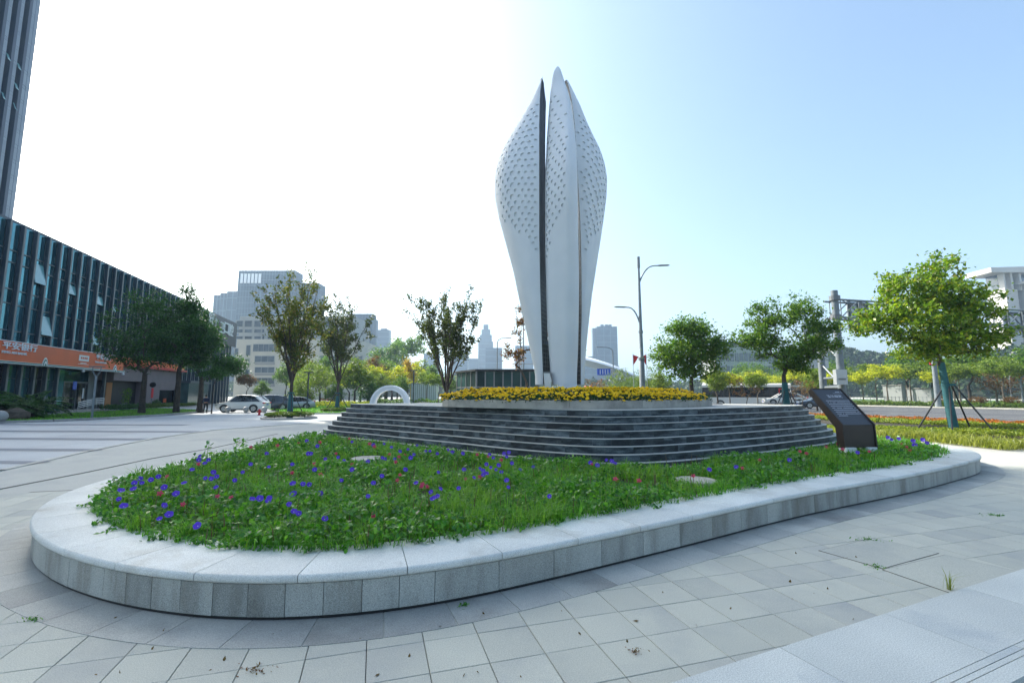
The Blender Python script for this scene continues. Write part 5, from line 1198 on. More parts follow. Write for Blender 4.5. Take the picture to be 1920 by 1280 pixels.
# ================================================================ BACKGROUND BUILDINGS
def bx_build(name, label, u0, u1, vtop, Y, depth, m_wall, rz=0, cat='building', vert=None, horiz=None, m_line='mullion', setback=0, win=None, cap=None, extra=None):
    depth *= .32
    x0, x1 = at(u0, 738, Y).x, at(u1, 738, Y).x; H_ = at((u0 + u1) / 2, vtop, Y).z; w_ = x1 - x0; t = thing(name, label, cat, ((x0 + x1) / 2, Y + depth / 2, 0), rz)
    b = MB(); b.box((0, 0, H_ / 2), (w_, depth, H_)); b.build('wall', M[m_wall], t)
    if vert:
        b = MB(); n = max(2, int(w_ / vert)); 
        for i in range(n + 1):
            x = -w_ / 2 + w_ * i / n; b.box((x, -depth / 2 - .08, H_ / 2), (vert * .09, .16, H_ - .1))
        n = max(2, int(depth / vert))
        for i in range(n + 1):
            y = -depth / 2 + depth * i / n
            for sx in (-1, 1): b.box((sx * (w_ / 2 + .08), y, H_ / 2), (.16, vert * .09, H_ - .1))
        o = b.build('mullions', M[m_line], t); o.name = 'mullion_grid'; o['kind'] = 'stuff'
    if horiz:
        b = MB(); z = horiz
        while z < H_:
            b.box((0, 0, z), (w_ + .5, depth + .5, horiz * .07)); z += horiz
        o = b.build('floor_bands', M[m_line], t); o.name = 'floor_band'; o['kind'] = 'stuff'
    if cap: b = MB(); b.box((0, 0, H_ + cap / 2), (w_ * .5, depth * .5, cap)); b.build('roof_plant', M[m_wall], t)
    return t, w_, H_
# curtain wall tower pair behind the beige block
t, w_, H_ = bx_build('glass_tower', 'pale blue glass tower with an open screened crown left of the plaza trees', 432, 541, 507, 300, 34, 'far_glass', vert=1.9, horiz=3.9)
b = MB()
for (x0, x1, z0, z1) in ((-w_ * .44, -w_ * .14, H_ - 10, H_ - 2.2), (-w_ * .12, w_ * .02, H_ - 10, H_ - 2.2), (-w_ * .1, w_ * .45, H_ - 3.5, H_ - 1)):
    pass
for i, x in enumerate(np.linspace(-w_ * .44, -w_ * .12, 6)):
    b = MB(); b.box((x, -5.65, H_ - 5.5), (w_ * .045, .2, 6.5)); b.build('crown_panel', M['white'], t)
b = MB(); cx_, cz_, ww, hh = w_ * .03, at(478, 558, 300).z, w_ * .21, 17
for (a_, c_, d_, e_) in ((cx_ - ww / 2, cz_, .7, hh), (cx_ + ww / 2, cz_, .7, hh), (cx_, cz_ + hh / 2, ww, .7), (cx_, cz_ - hh / 2, ww, .7), (cx_, cz_ - hh * .18, ww, .7)): b.box((a_, -5.8, c_), (d_, .8, e_))
b.build('window_frame_feature', M['mullion'], t)
b = MB(); b.box((cx_, -5.6, cz_), (ww - .8, .1, hh - .8)); b.build('feature_glass', M['far_wall'], t)
bx_build('glass_block', 'lower glass block adjoining the pale blue tower behind the rust tinged tree', 541, 588, 531, 310, 34, 'far_glass', vert=1.9, horiz=3.9)
bx_build('office_block', 'stepped pale blue office block at the left of the glass tower', 413, 434, 546, 330, 30, 'far_glass', vert=8, horiz=9)
bx_build('office_block', 'middle step of the pale office blocks left of the glass tower', 400, 413, 549, 332, 30, 'far_glass', vert=8, horiz=9)
bx_build('office_block', 'lowest and leftmost step of the pale office blocks above the podium letters', 388, 400, 553, 334, 30, 'far_glass', vert=8, horiz=9)
# beige mid rise with windows
Y = 140; x0, x1 = at(418, 738, Y).x, at(700, 738, Y).x
def wall_building(name, label, x0, x1, Y, depth, H_, m, wins, extra=None, loc_z=0):
    t = thing(name, label, 'building', ((x0 + x1) / 2, Y, 0)); b = MB(); b.box((0, depth / 2, H_ / 2), (x1 - x0, depth, H_)); b.build('wall', M[m], t)
    for (u0, u1, v0, v1, mm, nm) in wins:
        za, zb = at((u0 + u1) / 2, v1, Y).z, at((u0 + u1) / 2, v0, Y).z; xa, xb = at(u0, (v0 + v1) / 2, Y).x, at(u1, (v0 + v1) / 2, Y).x
        cx_ = (xa + xb) / 2 - t.location.x
        b = MB(); b.box((cx_, .02, (za + zb) / 2), (xb - xa, .3, zb - za)); o = b.build(nm, M[mm], t)
        if nm == 'window':
            f = MB()
            for (dx, dz, sx, sz) in ((-1, 0, .12, 1), (1, 0, .12, 1), (0, -1, 1, .12), (0, 1, 1, .12)):
                f.box((cx_ + dx * (xb - xa) / 2, -.15, (za + zb) / 2 + dz * (zb - za) / 2), ((xb - xa) * (sx == 1) + .14, .12, (zb - za) * (sz == 1) + .14))
            f.build('frame', M['grey_wall'], o)
            n = max(1, int((xb - xa) / 1.6)); f = MB()
            for i in range(1, n): f.box((cx_ - (xb - xa) / 2 + (xb - xa) * i / n, -.16, (za + zb) / 2), (.08, .06, zb - za))
            if n > 1: o2 = f.build('mullion', M['grey_wall'], o)
    return t
M['win_far'] = mat('building_window', (.05, .075, .10), (.09, .12, .15), .6, rough=.15, spec=1, objvar=.4)
W_ = []
for (v0, v1) in ((655, 671),): W_ += [(440, 447, v0 - 10 + 8, v1 - 6, 'win_far', 'window'), (462, 470, v0 - 8, v1 - 5, 'win_far', 'window')]
for v0 in (679, 699): W_ += [(460, 468, v0 - 12 + 6, v0 + 6, 'win_far', 'window')]
for (v0, v1) in ((667, 679), (688, 699), (708, 720)):
    W_ += [(478, 515, v0, v1, 'win_far', 'window'), (478, 515, v1 + .5, v1 + 5, 'balcony', 'balcony_panel'), (535, 560, v0, v1, 'win_far', 'window'), (600, 640, v0, v1, 'win_far', 'window'), (650, 680, v0, v1, 'win_far', 'window')]
W_ += [(475, 524, 645, 659, 'win_far', 'window'), (540, 580, 645, 659, 'win_far', 'window'), (600, 650, 645, 659, 'win_far', 'window')]
wall_building('apartment_block', 'cream mid rise block with dark balcony windows behind the parked cars', at(437, 738, Y).x, at(668, 738, Y).x, Y, 18, at(500, 636, Y).z, 'beige', W_)
W_ = []
for (v0, v1) in ((601, 613), (617, 624), (630, 636)):
    for (u0, u1) in ((443, 456), (459, 473), (477, 490), (492, 496), (502, 510), (516, 523), (545, 560), (572, 590), (610, 622), (630, 645)): W_.append((u0, u1, v0, v1, 'win_far', 'window'))
wall_building('apartment_block', 'set back grey upper block with square windows rising over the cream block', at(440, 738, 150).x, at(660, 738, 150).x, 150, 16, at(500, 593, 150).z, 'grey_wall', W_)
p = at(437, 738, 120)
# far towers in haze
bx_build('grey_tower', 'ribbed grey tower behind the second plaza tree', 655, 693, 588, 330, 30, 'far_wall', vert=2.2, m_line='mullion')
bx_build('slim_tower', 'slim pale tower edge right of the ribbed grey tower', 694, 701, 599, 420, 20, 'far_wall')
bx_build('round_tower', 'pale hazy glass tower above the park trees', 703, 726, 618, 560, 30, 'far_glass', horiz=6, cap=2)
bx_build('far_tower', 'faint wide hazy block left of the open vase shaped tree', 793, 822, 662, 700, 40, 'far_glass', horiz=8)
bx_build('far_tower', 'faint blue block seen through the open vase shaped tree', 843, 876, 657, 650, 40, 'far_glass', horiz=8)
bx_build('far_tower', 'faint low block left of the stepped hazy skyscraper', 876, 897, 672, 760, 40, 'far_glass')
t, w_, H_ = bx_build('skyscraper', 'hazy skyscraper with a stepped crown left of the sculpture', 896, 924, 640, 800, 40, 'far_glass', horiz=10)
for k, (f, h_) in enumerate(((.82, 12), (.6, 10), (.35, 9))):
    b = MB(); b.box((0, 0, H_ + sum((12, 10, 9)[:k]) + h_ / 2), (w_ * f, 12 * f, h_)); b.build('crown_tier', M['far_glass'], t)
bx_build('far_tower', 'hazy squat block directly left of the sculpture', 910, 941, 652, 640, 40, 'far_glass', horiz=9)
bx_build('far_tower', 'hazy block peeking out behind the left side of the sculpture', 966, 1000, 648, 700, 40, 'far_glass', horiz=9)
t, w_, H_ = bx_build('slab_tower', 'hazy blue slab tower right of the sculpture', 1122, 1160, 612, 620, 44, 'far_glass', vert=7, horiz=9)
b = MB(); b.box((-w_ / 2 - 2.9, 0, H_ * .53), (5.6, 9, H_ * .90)); b.build('side_wing', M['far_wall'], t)
b = MB(); b.box((w_ / 2 + 1, 0, H_ * .21), (2, 12, H_ * .42)); b.build('side_wing', M['far_glass'], t)
for x in (-6, 0, 5): b = MB(); b.box((x, 0, H_ + 1.6), (4, 10, 3.2)); b.build('roof_plant', M['far_wall'], t)
bx_build('far_block', 'low hazy blue block behind the white stadium roof', 1090, 1122, 668, 600, 30, 'far_glass', horiz=9)
# white vaulted hall roof
t = thing('exhibition_hall', 'long white curved roof of a hall below the hazy slab tower', 'building', (at(1120, 738, 330).x, 340, 0)); x0, x1 = at(1060, 738, 330).x, at(1240, 738, 330).x; n = 20; b = MB(); vs = []
for i in range(n + 1):
    f = i / n; x = x0 + (x1 - x0) * f - t.location.x; z = 1.8 + 25 * (1 - f ** 1.5) ** .9 + .5
    for (y, dz) in ((-22, 0), (-20, 1.6), (0, 5), (22, 0)): vs.append((x, y, z + dz))
b.add(vs, [(i * 4 + j, i * 4 + 4 + j, i * 4 + 5 + j, i * 4 + 1 + j) for i in range(n) for j in range(3)]); b.build('curved_roof', M['white'], t)
b = MB(); b.box(((x0 + x1) / 2 - t.location.x - 8, 0, 4), ((x1 - x0) * .8, 36, 8)); b.build('wall', M['far_glass'], t)
# grey civic building behind the right trees
t, w_, H_ = bx_build('civic_building', 'wide grey civic building behind the two lobed tree', 1345, 1452, 645, 170, 40, 'grey_wall')
for k in range(3):
    for i in range(12):
        b = MB(); b.box((-w_ / 2 + w_ * (i + .5) / 12, -6.45, H_ * (.28 + .24 * k)), (w_ / 12 * .72, .2, H_ * .15)); b.build('window', M['win_far'], t)
b = MB(); b.box((0, 0, H_ + .4), (w_ + 3, 15, .9)); b.build('roof', M['far_wall'], t)
# tall white government building at the right frame edge
Yg = 240; gx0 = at(1872, 500, Yg).x
g = thing('white_building', 'tall white building with a broad flat overhanging roof at the right edge', 'building', (gx0 + 30, Yg, 0)); ztop = at(1900, 497, Yg).z
M['gov'] = mat('white_stone_wall', (.58, .56, .52), (.53, .51, .48), .1, rough=.8)
def gb(name, u0, u1, y0, y1, z0, z1, m='gov'):
    xa, xb = at(u0, 500, Yg).x - g.location.x, at(u1, 500, Yg).x - g.location.x; b = MB(); b.b2((xa, y0, z0), (xb, y1, z1)); return b.build(name, M[m], g)
zr = at(1900, 512, Yg).z
gb('wall', 1880, 1902, 0, 10, 0, zr - 9); gb('recess_wall', 1902, 1914, 3, 10, 0, zr - 4, 'grey_wall'); gb('wall', 1914, 1990, -4, 10, 0, zr - 6)
for (u0, u1) in ((1879, 1882), (1892, 1896), (1908, 1912)): gb('roof_column', u0, u1, 0, 3, zr - 9.5, zr)
gb('attic_glass', 1882, 1990, 4, 10, zr - 9, zr, 'win_far'); gb('ledge', 1905, 1990, -7, 2, zr - 6.4, zr - 5)
xa = at(1850, 500, Yg).x - g.location.x; b = MB(); b.xprism([(xa, zr), (xa + 90, zr), (xa + 90, zr + 5.2), (xa, zr + 2.6)], -2, 12, 'y'); b.build('roof', M['gov'], g)
for k in range(9):
    z = zr - 11 - k * 4.6
    xa, xb = at(1904, 500, Yg).x - g.location.x, at(1913, 500, Yg).x - g.location.x; b = MB(); b.b2((xa, 2.7, z - 2.6), (xb, 3.1, z)); b.build('window', M['win_far'], g)
    b = MB(); b.b2((xa, 2.2, z - 3.9), (xb, 3.05, z - 3.1)); b.build('spandrel', M['gov'], g)
gb('dark_wing', 1905, 1990, -2, 10, 0, at(1905, 648, Yg).z, 'grey_wall')
# ================================================================ LEFT PLAZA, LAWNS, KERBS, ROAD
def flat(name, pts, z, m, kind='structure', h=None):
    b = MB(); P = ccw([(p[0], p[1]) for p in pts])
    if h: b.prism(P, z - h, z)
    else: b.add([(p[0], p[1], z) for p in P], [tuple(range(len(P)))])
    o = b.build(name, M[m]); o['kind'] = kind; return o
arc = [on(u_, v_) for (u_, v_) in ((-260, 905), (0, 880), (167, 843.5), (290, 820), (400, 805), (500, 798), (575, 793))]
arc = [(p.x, p.y) for p in arc]
flat('plaza_paving', arc + [(-14, 60), (-60, 60), (-60, 8), (-30, 8)], -.022, 'plaza')
def interp_arc(Y):
    a = np.array(arc); o = np.argsort(a[:, 1]); return float(np.interp(Y, a[o, 1], a[o, 0]))
for (Ys, wd) in ((12.4, .5), (15.1, .62), (18.6, .8), (22.2, .9), (27.0, .9)):
    xe = interp_arc(Ys) + .2
    if Ys > 26: xe = -19
    pts = [(-48, Ys - wd / 2 + 1.6), (xe, Ys - wd / 2), (xe, Ys + wd / 2), (-48, Ys + wd / 2 + 1.6)]
    flat('dark_stripe', pts, -.014, 'stripe')  # flat darker bands laid across the plaza
b = MB(); strip(b, arc, .16, -.03, -.008, closed=False); o = b.build('paving_edge', M['slab_dark']); o['kind'] = 'structure'
arc2 = [on(u_, v_) for (u_, v_) in ((-150, 935), (0, 914), (167, 882), (287, 857), (400, 838), (520, 812))]
b = MB(); strip(b, [(p.x, p.y) for p in arc2], .05, -.03, -.018, closed=False); o = b.build('paving_joint', M['joint']); o['kind'] = 'structure'
# lawn along the podium
lw = [on(-260, 800), on(0, 793), on(100, 790), on(200, 785.5), on(300, 779.5), on(395, 771.5)]
lw = [(p.x, p.y) for p in lw]; back = [(fp(s, 2.6)[0], fp(s, 2.6)[1]) for s in (22, 10, 0, -8, -20)]
back = [(lw[-1][0] - 3, lw[-1][1] + 3)] + back
flat('lawn', lw + back, .07, 'lawn')
P = []; bl = ccw(lw + back); X = rng.uniform(-60, -24, 90000); Y = rng.uniform(14, 56, 90000); k = inside(bl, X, Y); P = np.c_[X[k], Y[k], np.full(k.sum(), .06)]
o = link('lawn_grass', blademesh('lg', blades(P, .10, .03, .8), M['lf_grass'])); tag(o, 'short bright grass of the lawn in front of the bank', 'grass', kind='stuff')
lk = thing('lawn_kerb', 'pale stone kerb edging the lawn in front of the bank', 'kerb', (lw[2][0], lw[2][1], 0))
for a, c_ in zip(lw[:-1], lw[1:]):
    a, c_ = Vector((*a, 0)), Vector((*c_, 0)); dd = c_ - a; n = max(1, int(dd.length / 1.0))
    for i in range(n):
        m0 = a + dd * ((i + .5) / n); b = MB(); b.box((m0.x, m0.y, .04), (dd.length / n - .02, .16, .2), math.atan2(dd.y, dd.x)); b.build('kerb_stone', M['kerb'], lk, world=True)
hedge('clipped_hedge', 'low clipped hedge between the lawn and the shop front', [fp(s_at(200, 760, 3.2), 3.0), fp(s_at(270, 760, 3.2), 3.2)], 1.0, .65, 'lf_dark', dens=400, leaf=.12)
hedge('clipped_hedge', 'yellow green hedge between the first two lawn tree trunks', [fp(s_at(272, 760, 3.2), 3.0), fp(s_at(325, 760, 3.2), 3.2)], 1.1, .6, 'lf_hedge', dens=360, leaf=.12)
hedge('clipped_hedge', 'short hedge between the second and third lawn tree trunks', [fp(s_at(331, 760, 3.2), 3.2), fp(s_at(362, 760, 3.2), 3.4)], .9, .5, 'lf_hedge', dens=360, leaf=.12)
# park lawn right of the parked cars
pk_ = [on(536, 775), on(585, 776), on(645, 775.5), on(760, 770), (-4, 60), (-4, 110), (-60, 110), (-34, 62)]
pk_ = [(p[0], p[1]) for p in pk_]; flat('park_lawn', pk_, .05, 'lawn')
X = rng.uniform(-40, -4, 70000); Y = rng.uniform(38, 75, 70000); k = inside(ccw(pk_), X, Y)
o = link('park_grass', blademesh('pg', blades(np.c_[X[k], Y[k], np.full(k.sum(), .05)], .16, .05, .8), M['lf_grass'])); tag(o, 'bright grass of the park lawn behind the plaza trees', 'grass', kind='stuff')
b = MB(); strip(b, pk_[:4], .16, -.03, .1, closed=False); o = b.build('park_kerb', M['kerb']); tag(o, 'stone kerb along the front of the park lawn', 'kerb')
a = at(555, 738, 58); c_ = at(690, 738, 56); hedge('park_hedge', 'yellow green low hedge crossing the park lawn behind the white arch', [(a.x, 57), (c_.x, 58)], 1.6, .8, 'lf_yel', dens=110, leaf=.2)
a = at(690, 738, 62); c_ = at(860, 738, 62); hedge('park_hedge', 'long dark green hedge behind the white arch', [(a.x, 66), (c_.x, 66)], 1.6, 1.0, 'lf_mid', dens=110, leaf=.22)
hedge('flower_strip', 'thin orange red flower strip behind the park shrubs', [(at(600, 738, 72).x, 72), (at(640, 738, 72).x, 72)], 1.4, 1.0, 'lf_orange', dens=120, leaf=.2, cat='flowers', kind='stuff')
# boulevard
def rr(t, off, z): q = NR + RD * t + RNn * off; return (q.x, q.y, z)
flat('road', [rr(-45, 0, 0), rr(160, 0, 0), rr(160, 37.5, 0), rr(-60, 37.5, 0)], -.02, 'asphalt')
flat('far_verge', [rr(-60, 41.5, 0), rr(190, 41.5, 0), rr(190, 140, 0), rr(-60, 140, 0)], -.01, 'lawn')
flat('near_verge', [rr(-45, -.3, 0), rr(40, -.3, 0), rr(30, -10, 0), (8, 24.5), (14.5, 20.8), (19, 19.0), (24, 17.2), (30, 14.5)], .02, 'soil')
for off in (.5, 4.0, 7.4, 10.8, 14.2, 21, 24.5, 28, 31.5):
    flat('lane_line', [rr(-45, off, 0), rr(150, off, 0), rr(150, off + .15, 0), rr(-45, off + .15, 0)], -.014, 'mark')
flat('far_pavement', [rr(-60, 37.5, 0), rr(190, 37.5, 0), rr(190, 41.5, 0), rr(-60, 41.5, 0)], .1, 'slab', h=.13)
X = rng.uniform(10, 110, 90000); Y = rng.uniform(20, 150, 90000); q = (X - RF.x) * RNn.x + (Y - RF.y) * RNn.y; k = (q > 1.5) & (q < 14); X, Y = X[k], Y[k]
o = link('far_verge_plants', npmesh('fv', leaf_quads(np.c_[X, Y, rng.uniform(.05, .5, len(X))], np.full((len(X), 1), .35), .6, up=.7), 4, M['lf_hedge'])); tag(o, 'green ground planting under the yellow trees beyond the boulevard', 'plants', kind='stuff')
# low pale wall fragments beyond the trees
for (u_, uu, lb, hh) in ((1655, 1690, 'low white utility block behind the yellow trees', 3.2), (1700, 1745, 'grey white wall glimpsed between the yellow tree trunks', 2.6)):
    q0 = RF + RNn * 13; k1 = (u_ - 960) / FPX; t1 = (q0.x - k1 * q0.y) / (k1 * RD.y - RD.x); k2 = (uu - 960) / FPX; t2 = (q0.x - k2 * q0.y) / (k2 * RD.y - RD.x)
    a, c_ = q0 + RD * t1, q0 + RD * t2; dd = c_ - a; m0 = (a + c_) / 2; t = thing('park_wall', lb, 'wall', (m0.x, m0.y, 0), math.atan2(dd.y, dd.x)); b = MB(); b.box((0, 0, hh / 2), (dd.length, 1.2, hh)); b.build('wall', M['grey_wall'], t); b = MB(); b.box((0, 0, hh + .06), (dd.length + .2, 1.4, .12)); b.build('coping', M['kerb'], t)
# fence beyond
t = thing('park_fence', 'thin grey metal fence behind the trees beyond the boulevard', 'fence', tuple(RF + RNn * 9)[:3]); b = MB()
A0, A1 = RF + RNn * 9 - RD * 25, RF + RNn * 9 + RD * 40
for z in (.35, 1.25): bb = MB(); bb.tube([A0 + Vector((0, 0, z)), A1 + Vector((0, 0, z))], .03, 4); bb.build('rail', M['pole_grey'], t, world=True)
for i in range(130): q = A0.lerp(A1, i / 129); b.box((q.x, q.y, .7), (.04, .04, 1.4))
o = b.build('fence_posts', M['pole_grey'], t, world=True); o.name = 'picket_row'; o['kind'] = 'stuff'
# ================================================================ INFORMATION BOARD
ib = thing('information_board', 'dark brown leaning information board standing in the planter before the steps', 'sign', (8.15, 11.15, HC + .05)); 
WB = .82
q0, q1 = on(1581, 850, HC), on(1640, 842, HC)
ib.location = ((8.27, 11.0, HC)); ib.rotation_euler = (0, 0, .10)
side = [(-.02, .16), (.0, .72), (.92, 1.58), (1.02, 1.50), (.98, 1.42), (.22, .62), (.20, .16)]
for sx in (-1, 1):
    b = MB(); b.xprism([(y, z) for (y, z) in side], sx * WB / 2 - .015, sx * WB / 2 + .015, 'x'); b.build('side_panel', M['board'], ib)
b = MB(); b.xprism([(.015, .17), (.02, .705), (.20, .62), (.18, .17)], -WB / 2 + .016, WB / 2 - .016, 'x'); b.build('pedestal', M['board'], ib)
pa, pb2 = Vector((0, .025, .70)), Vector((0, .925, 1.555)); dv = (pb2 - pa).normalized(); nv = Vector((0, -dv.z, dv.y))
b = MB(); b.xprism([(pa.y, pa.z), (pb2.y, pb2.z), (pb2.y - nv.y * .09, pb2.z - nv.z * .09), (pa.y - nv.y * .09, pa.z - nv.z * .09)], -WB / 2 + .016, WB / 2 - .016, 'x'); b.build('text_panel', M['board_face'], ib)
b = MB(); b.box(tuple(pb2 + nv * .002 - dv * -.01), (WB + .02, .03, .03)); b.build('top_edge', M['board'], ib)
MP = Matrix(((1, 0, 0), (0, dv.y, nv.y), (0, dv.z, nv.z)))
Lp = (pb2 - pa).length
def on_panel(o, x, f): o.matrix_local = Matrix.Translation(pa + dv * (Lp * f) + nv * .004 + Vector((x, 0, 0))) @ MP.to_4x4()
o = text_obj('title_text', '玉兰绽放', .105, .001, 'print', ib); on_panel(o, .06, .78)
b = MB(); [b.box((k * .03, 0, 0), (.022, .026, .001)) for k in range(4)]; o = b.build('small_text', M['print'], ib); on_panel(o, .20, .915)
b = MB(); b.box((0, 0, 0), (.22, .008, .001)); o = b.build('small_rule', M['print'], ib); on_panel(o, .2, .875)
b = MB(); b.box((0, 0, 0), (.012, .06, .001)); o = b.build('small_mark', M['print'], ib); on_panel(o, .345, .905)
rs2 = random.Random(5)
for i in range(9):
    b = MB(); x = -.31; xe = .31 if i < 8 else -.08
    while x < xe:
        ln = rs2.uniform(.012, .024); b.box((x + ln / 2, 0, 0), (ln, .020, .001)); x += ln + .006 + (.03 if rs2.random() < .06 else 0)
    o = b.build('text_line', M['print'], ib); on_panel(o, .03, .66 - i * .052)
for (dx, dy, r, lb) in ((-.30, .05, .17, 'pale rough block under the left foot of the information board'), (.26, .08, .16, 'pale rough block under the right foot of the information board')):
    q = ib.location + Vector((dx, dy + dx * .1, 0)); t = thing('stone_block', lb, 'stone', tuple(q)); b = MB(); b.box((0, 0, .07), (r * 1.5, .24, .22)); 
    b.v = [(v[0] * random.uniform(.9, 1.1), v[1] * random.uniform(.9, 1.1), v[2]) for v in b.v]; b.build('block', M['white'], t)
# ================================================================ WHITE ARCH
Ya = 30; c0 = at(731.5, 757, Ya); Ro, Ri = .5 * (at(768, 757, Ya).x - at(695, 757, Ya).x), .5 * (at(760, 757, Ya).x - at(704, 757, Ya).x) * .97
t = thing('white_arch', 'white semicircular ornamental arch standing behind the left end of the steps', 'arch', (c0.x, Ya, 0))
zc = at(731, 722, Ya).z - Ro
for (ro, ri, y0, y1, nm) in ((Ro, Ro - .12, -.25, .25, 'outer_rib'), (Ro - .12, Ri + .07, -.16, .16, 'arch_band'), (Ri + .07, Ri, -.22, .22, 'inner_rib')):
    b = MB(); n = 36; vs = []
    for i in range(n + 1):
        a = math.pi * i / n; c, s = math.cos(a), math.sin(a)
        for (r_, y) in ((ro, y0), (ro, y1), (ri, y1), (ri, y0)): vs.append((r_ * c, y, zc + r_ * s))
    b.add(vs, [(i * 4 + j, i * 4 + 4 + j, i * 4 + 4 + (j + 1) % 4, i * 4 + (j + 1) % 4) for i in range(n) for j in range(4)])
    for sx in (-1, 1): b.b2((sx * ri, y0, 0), (sx * ro, y1, zc))
    b.build(nm, M['white'], t, smooth=True)
# ================================================================ GLASS PAVILION
Yp = 46; xa, xb = at(893, 738, Yp).x, at(1010, 738, Yp).x; xl = at(857, 738, Yp + 5).x; Hp = at(950, 692, Yp).z
t = thing('glass_pavilion', 'dark framed glass pavilion with a flat roof left of the sculpture foot', 'pavilion', ((xa + xb) / 2, Yp + 3, 0)); ox, oy = (xa + xb) / 2, Yp + 3
M['pav_glass'] = mat('pavilion_glass', (.012, .035, .035), (.03, .065, .06), .5, rough=.3, spec=.1, objvar=.5)
def pbx(name, lo, hi, m): b = MB(); b.b2((lo[0] - ox, lo[1] - oy, lo[2]), (hi[0] - ox, hi[1] - oy, hi[2])); return b.build(name, M[m], t)
def pol(name, pts, z0, z1, m): return MB().prism(ccw([(p[0] - ox, p[1] - oy) for p in pts]), z0, z1).build(name, M[m], t)
foot = [(xl, Yp + 5), (xa, Yp), (xb, Yp), (xb, Yp + 9), (xl, Yp + 9)]
pol('roof', [(xl - .3, Yp + 4.8), (xa - .1, Yp - .35), (xb + .3, Yp - .35), (xb + .3, Yp + 9.3), (xl - .3, Yp + 9.3)], Hp - .18, Hp, 'dark_steel')
pol('core', [(xl + .5, Yp + 5.4), (xa + .3, Yp + .5), (xb - .4, Yp + .5), (xb - .4, Yp + 8.6), (xl + .5, Yp + 8.6)], 0, Hp - .2, 'black')
nn_ = 8
for seg_a, seg_b, nn_ in (((xa, Yp), (xb, Yp), 7), ((xl, Yp + 5), (xa, Yp), 4), ((xb, Yp), (xb, Yp + 9), 4)):
    a, c_ = Vector((*seg_a, 0)), Vector((*seg_b, 0)); dd = c_ - a; an = math.atan2(dd.y, dd.x)
    for i in range(nn_ + 1):
        q = a + dd * (i / nn_) - Vector((ox, oy, 0)); b = MB(); b.box((q.x, q.y, Hp / 2 - .1), (.12, .14, Hp - .2), an); b.build('frame_post', M['mid_steel'], t)
        if i < nn_:
            q = a + dd * ((i + .5) / nn_) - Vector((ox, oy, 0))
            for (z0, z1) in ((.15, Hp * .56), (Hp * .6, Hp - .22)): b = MB(); b.box((q.x, q.y, (z0 + z1) / 2), (dd.length / nn_ - .14, .05, z1 - z0), an); b.build('window_pane', M['pav_glass'], t)
    q = a + dd * .5 - Vector((ox, oy, 0)); b = MB(); b.box((q.x, q.y, Hp * .58), (dd.length, .10, .1), an); b.build('cross_beam', M['mid_steel'], t)
q = (xa + (xb - xa) / 7 * .35 - ox, Yp - .05 - oy); b = MB(); b.box((q[0], q[1], 1.9), (.6, .03, .5)); b.build('notice', M['white'], t)
q = (xa + (xb - xa) / 7 * .95 - ox, Yp - .05 - oy); b = MB(); b.box((q[0], q[1], 1.95), (.8, .03, .14)); b.build('red_label', M['red'], t)
# white container shed
p = at(797, 738, 75); t = thing('container_shed', 'white ribbed container shed with a yellow end beyond the park hedge', 'shed', (p.x, 75, 0)); b = MB(); b.box((0, 0, 1.9), (4.0, 3, 3.0)); b.build('wall', M['white'], t)
for i in range(13): b = MB(); b.box((-1.9 + i * .32, -1.53, 1.9), (.07, .05, 2.9)); b.build('rib', M['kerb'], t)
b = MB(); b.box((-2.05, 0, 1.9), (.1, 3.05, 3.02)); b.build('end_panel', M['yellow'], t); b = MB(); b.box((0, 0, 3.45), (4.2, 3.2, .1)); b.build('roof', M['kerb'], t)
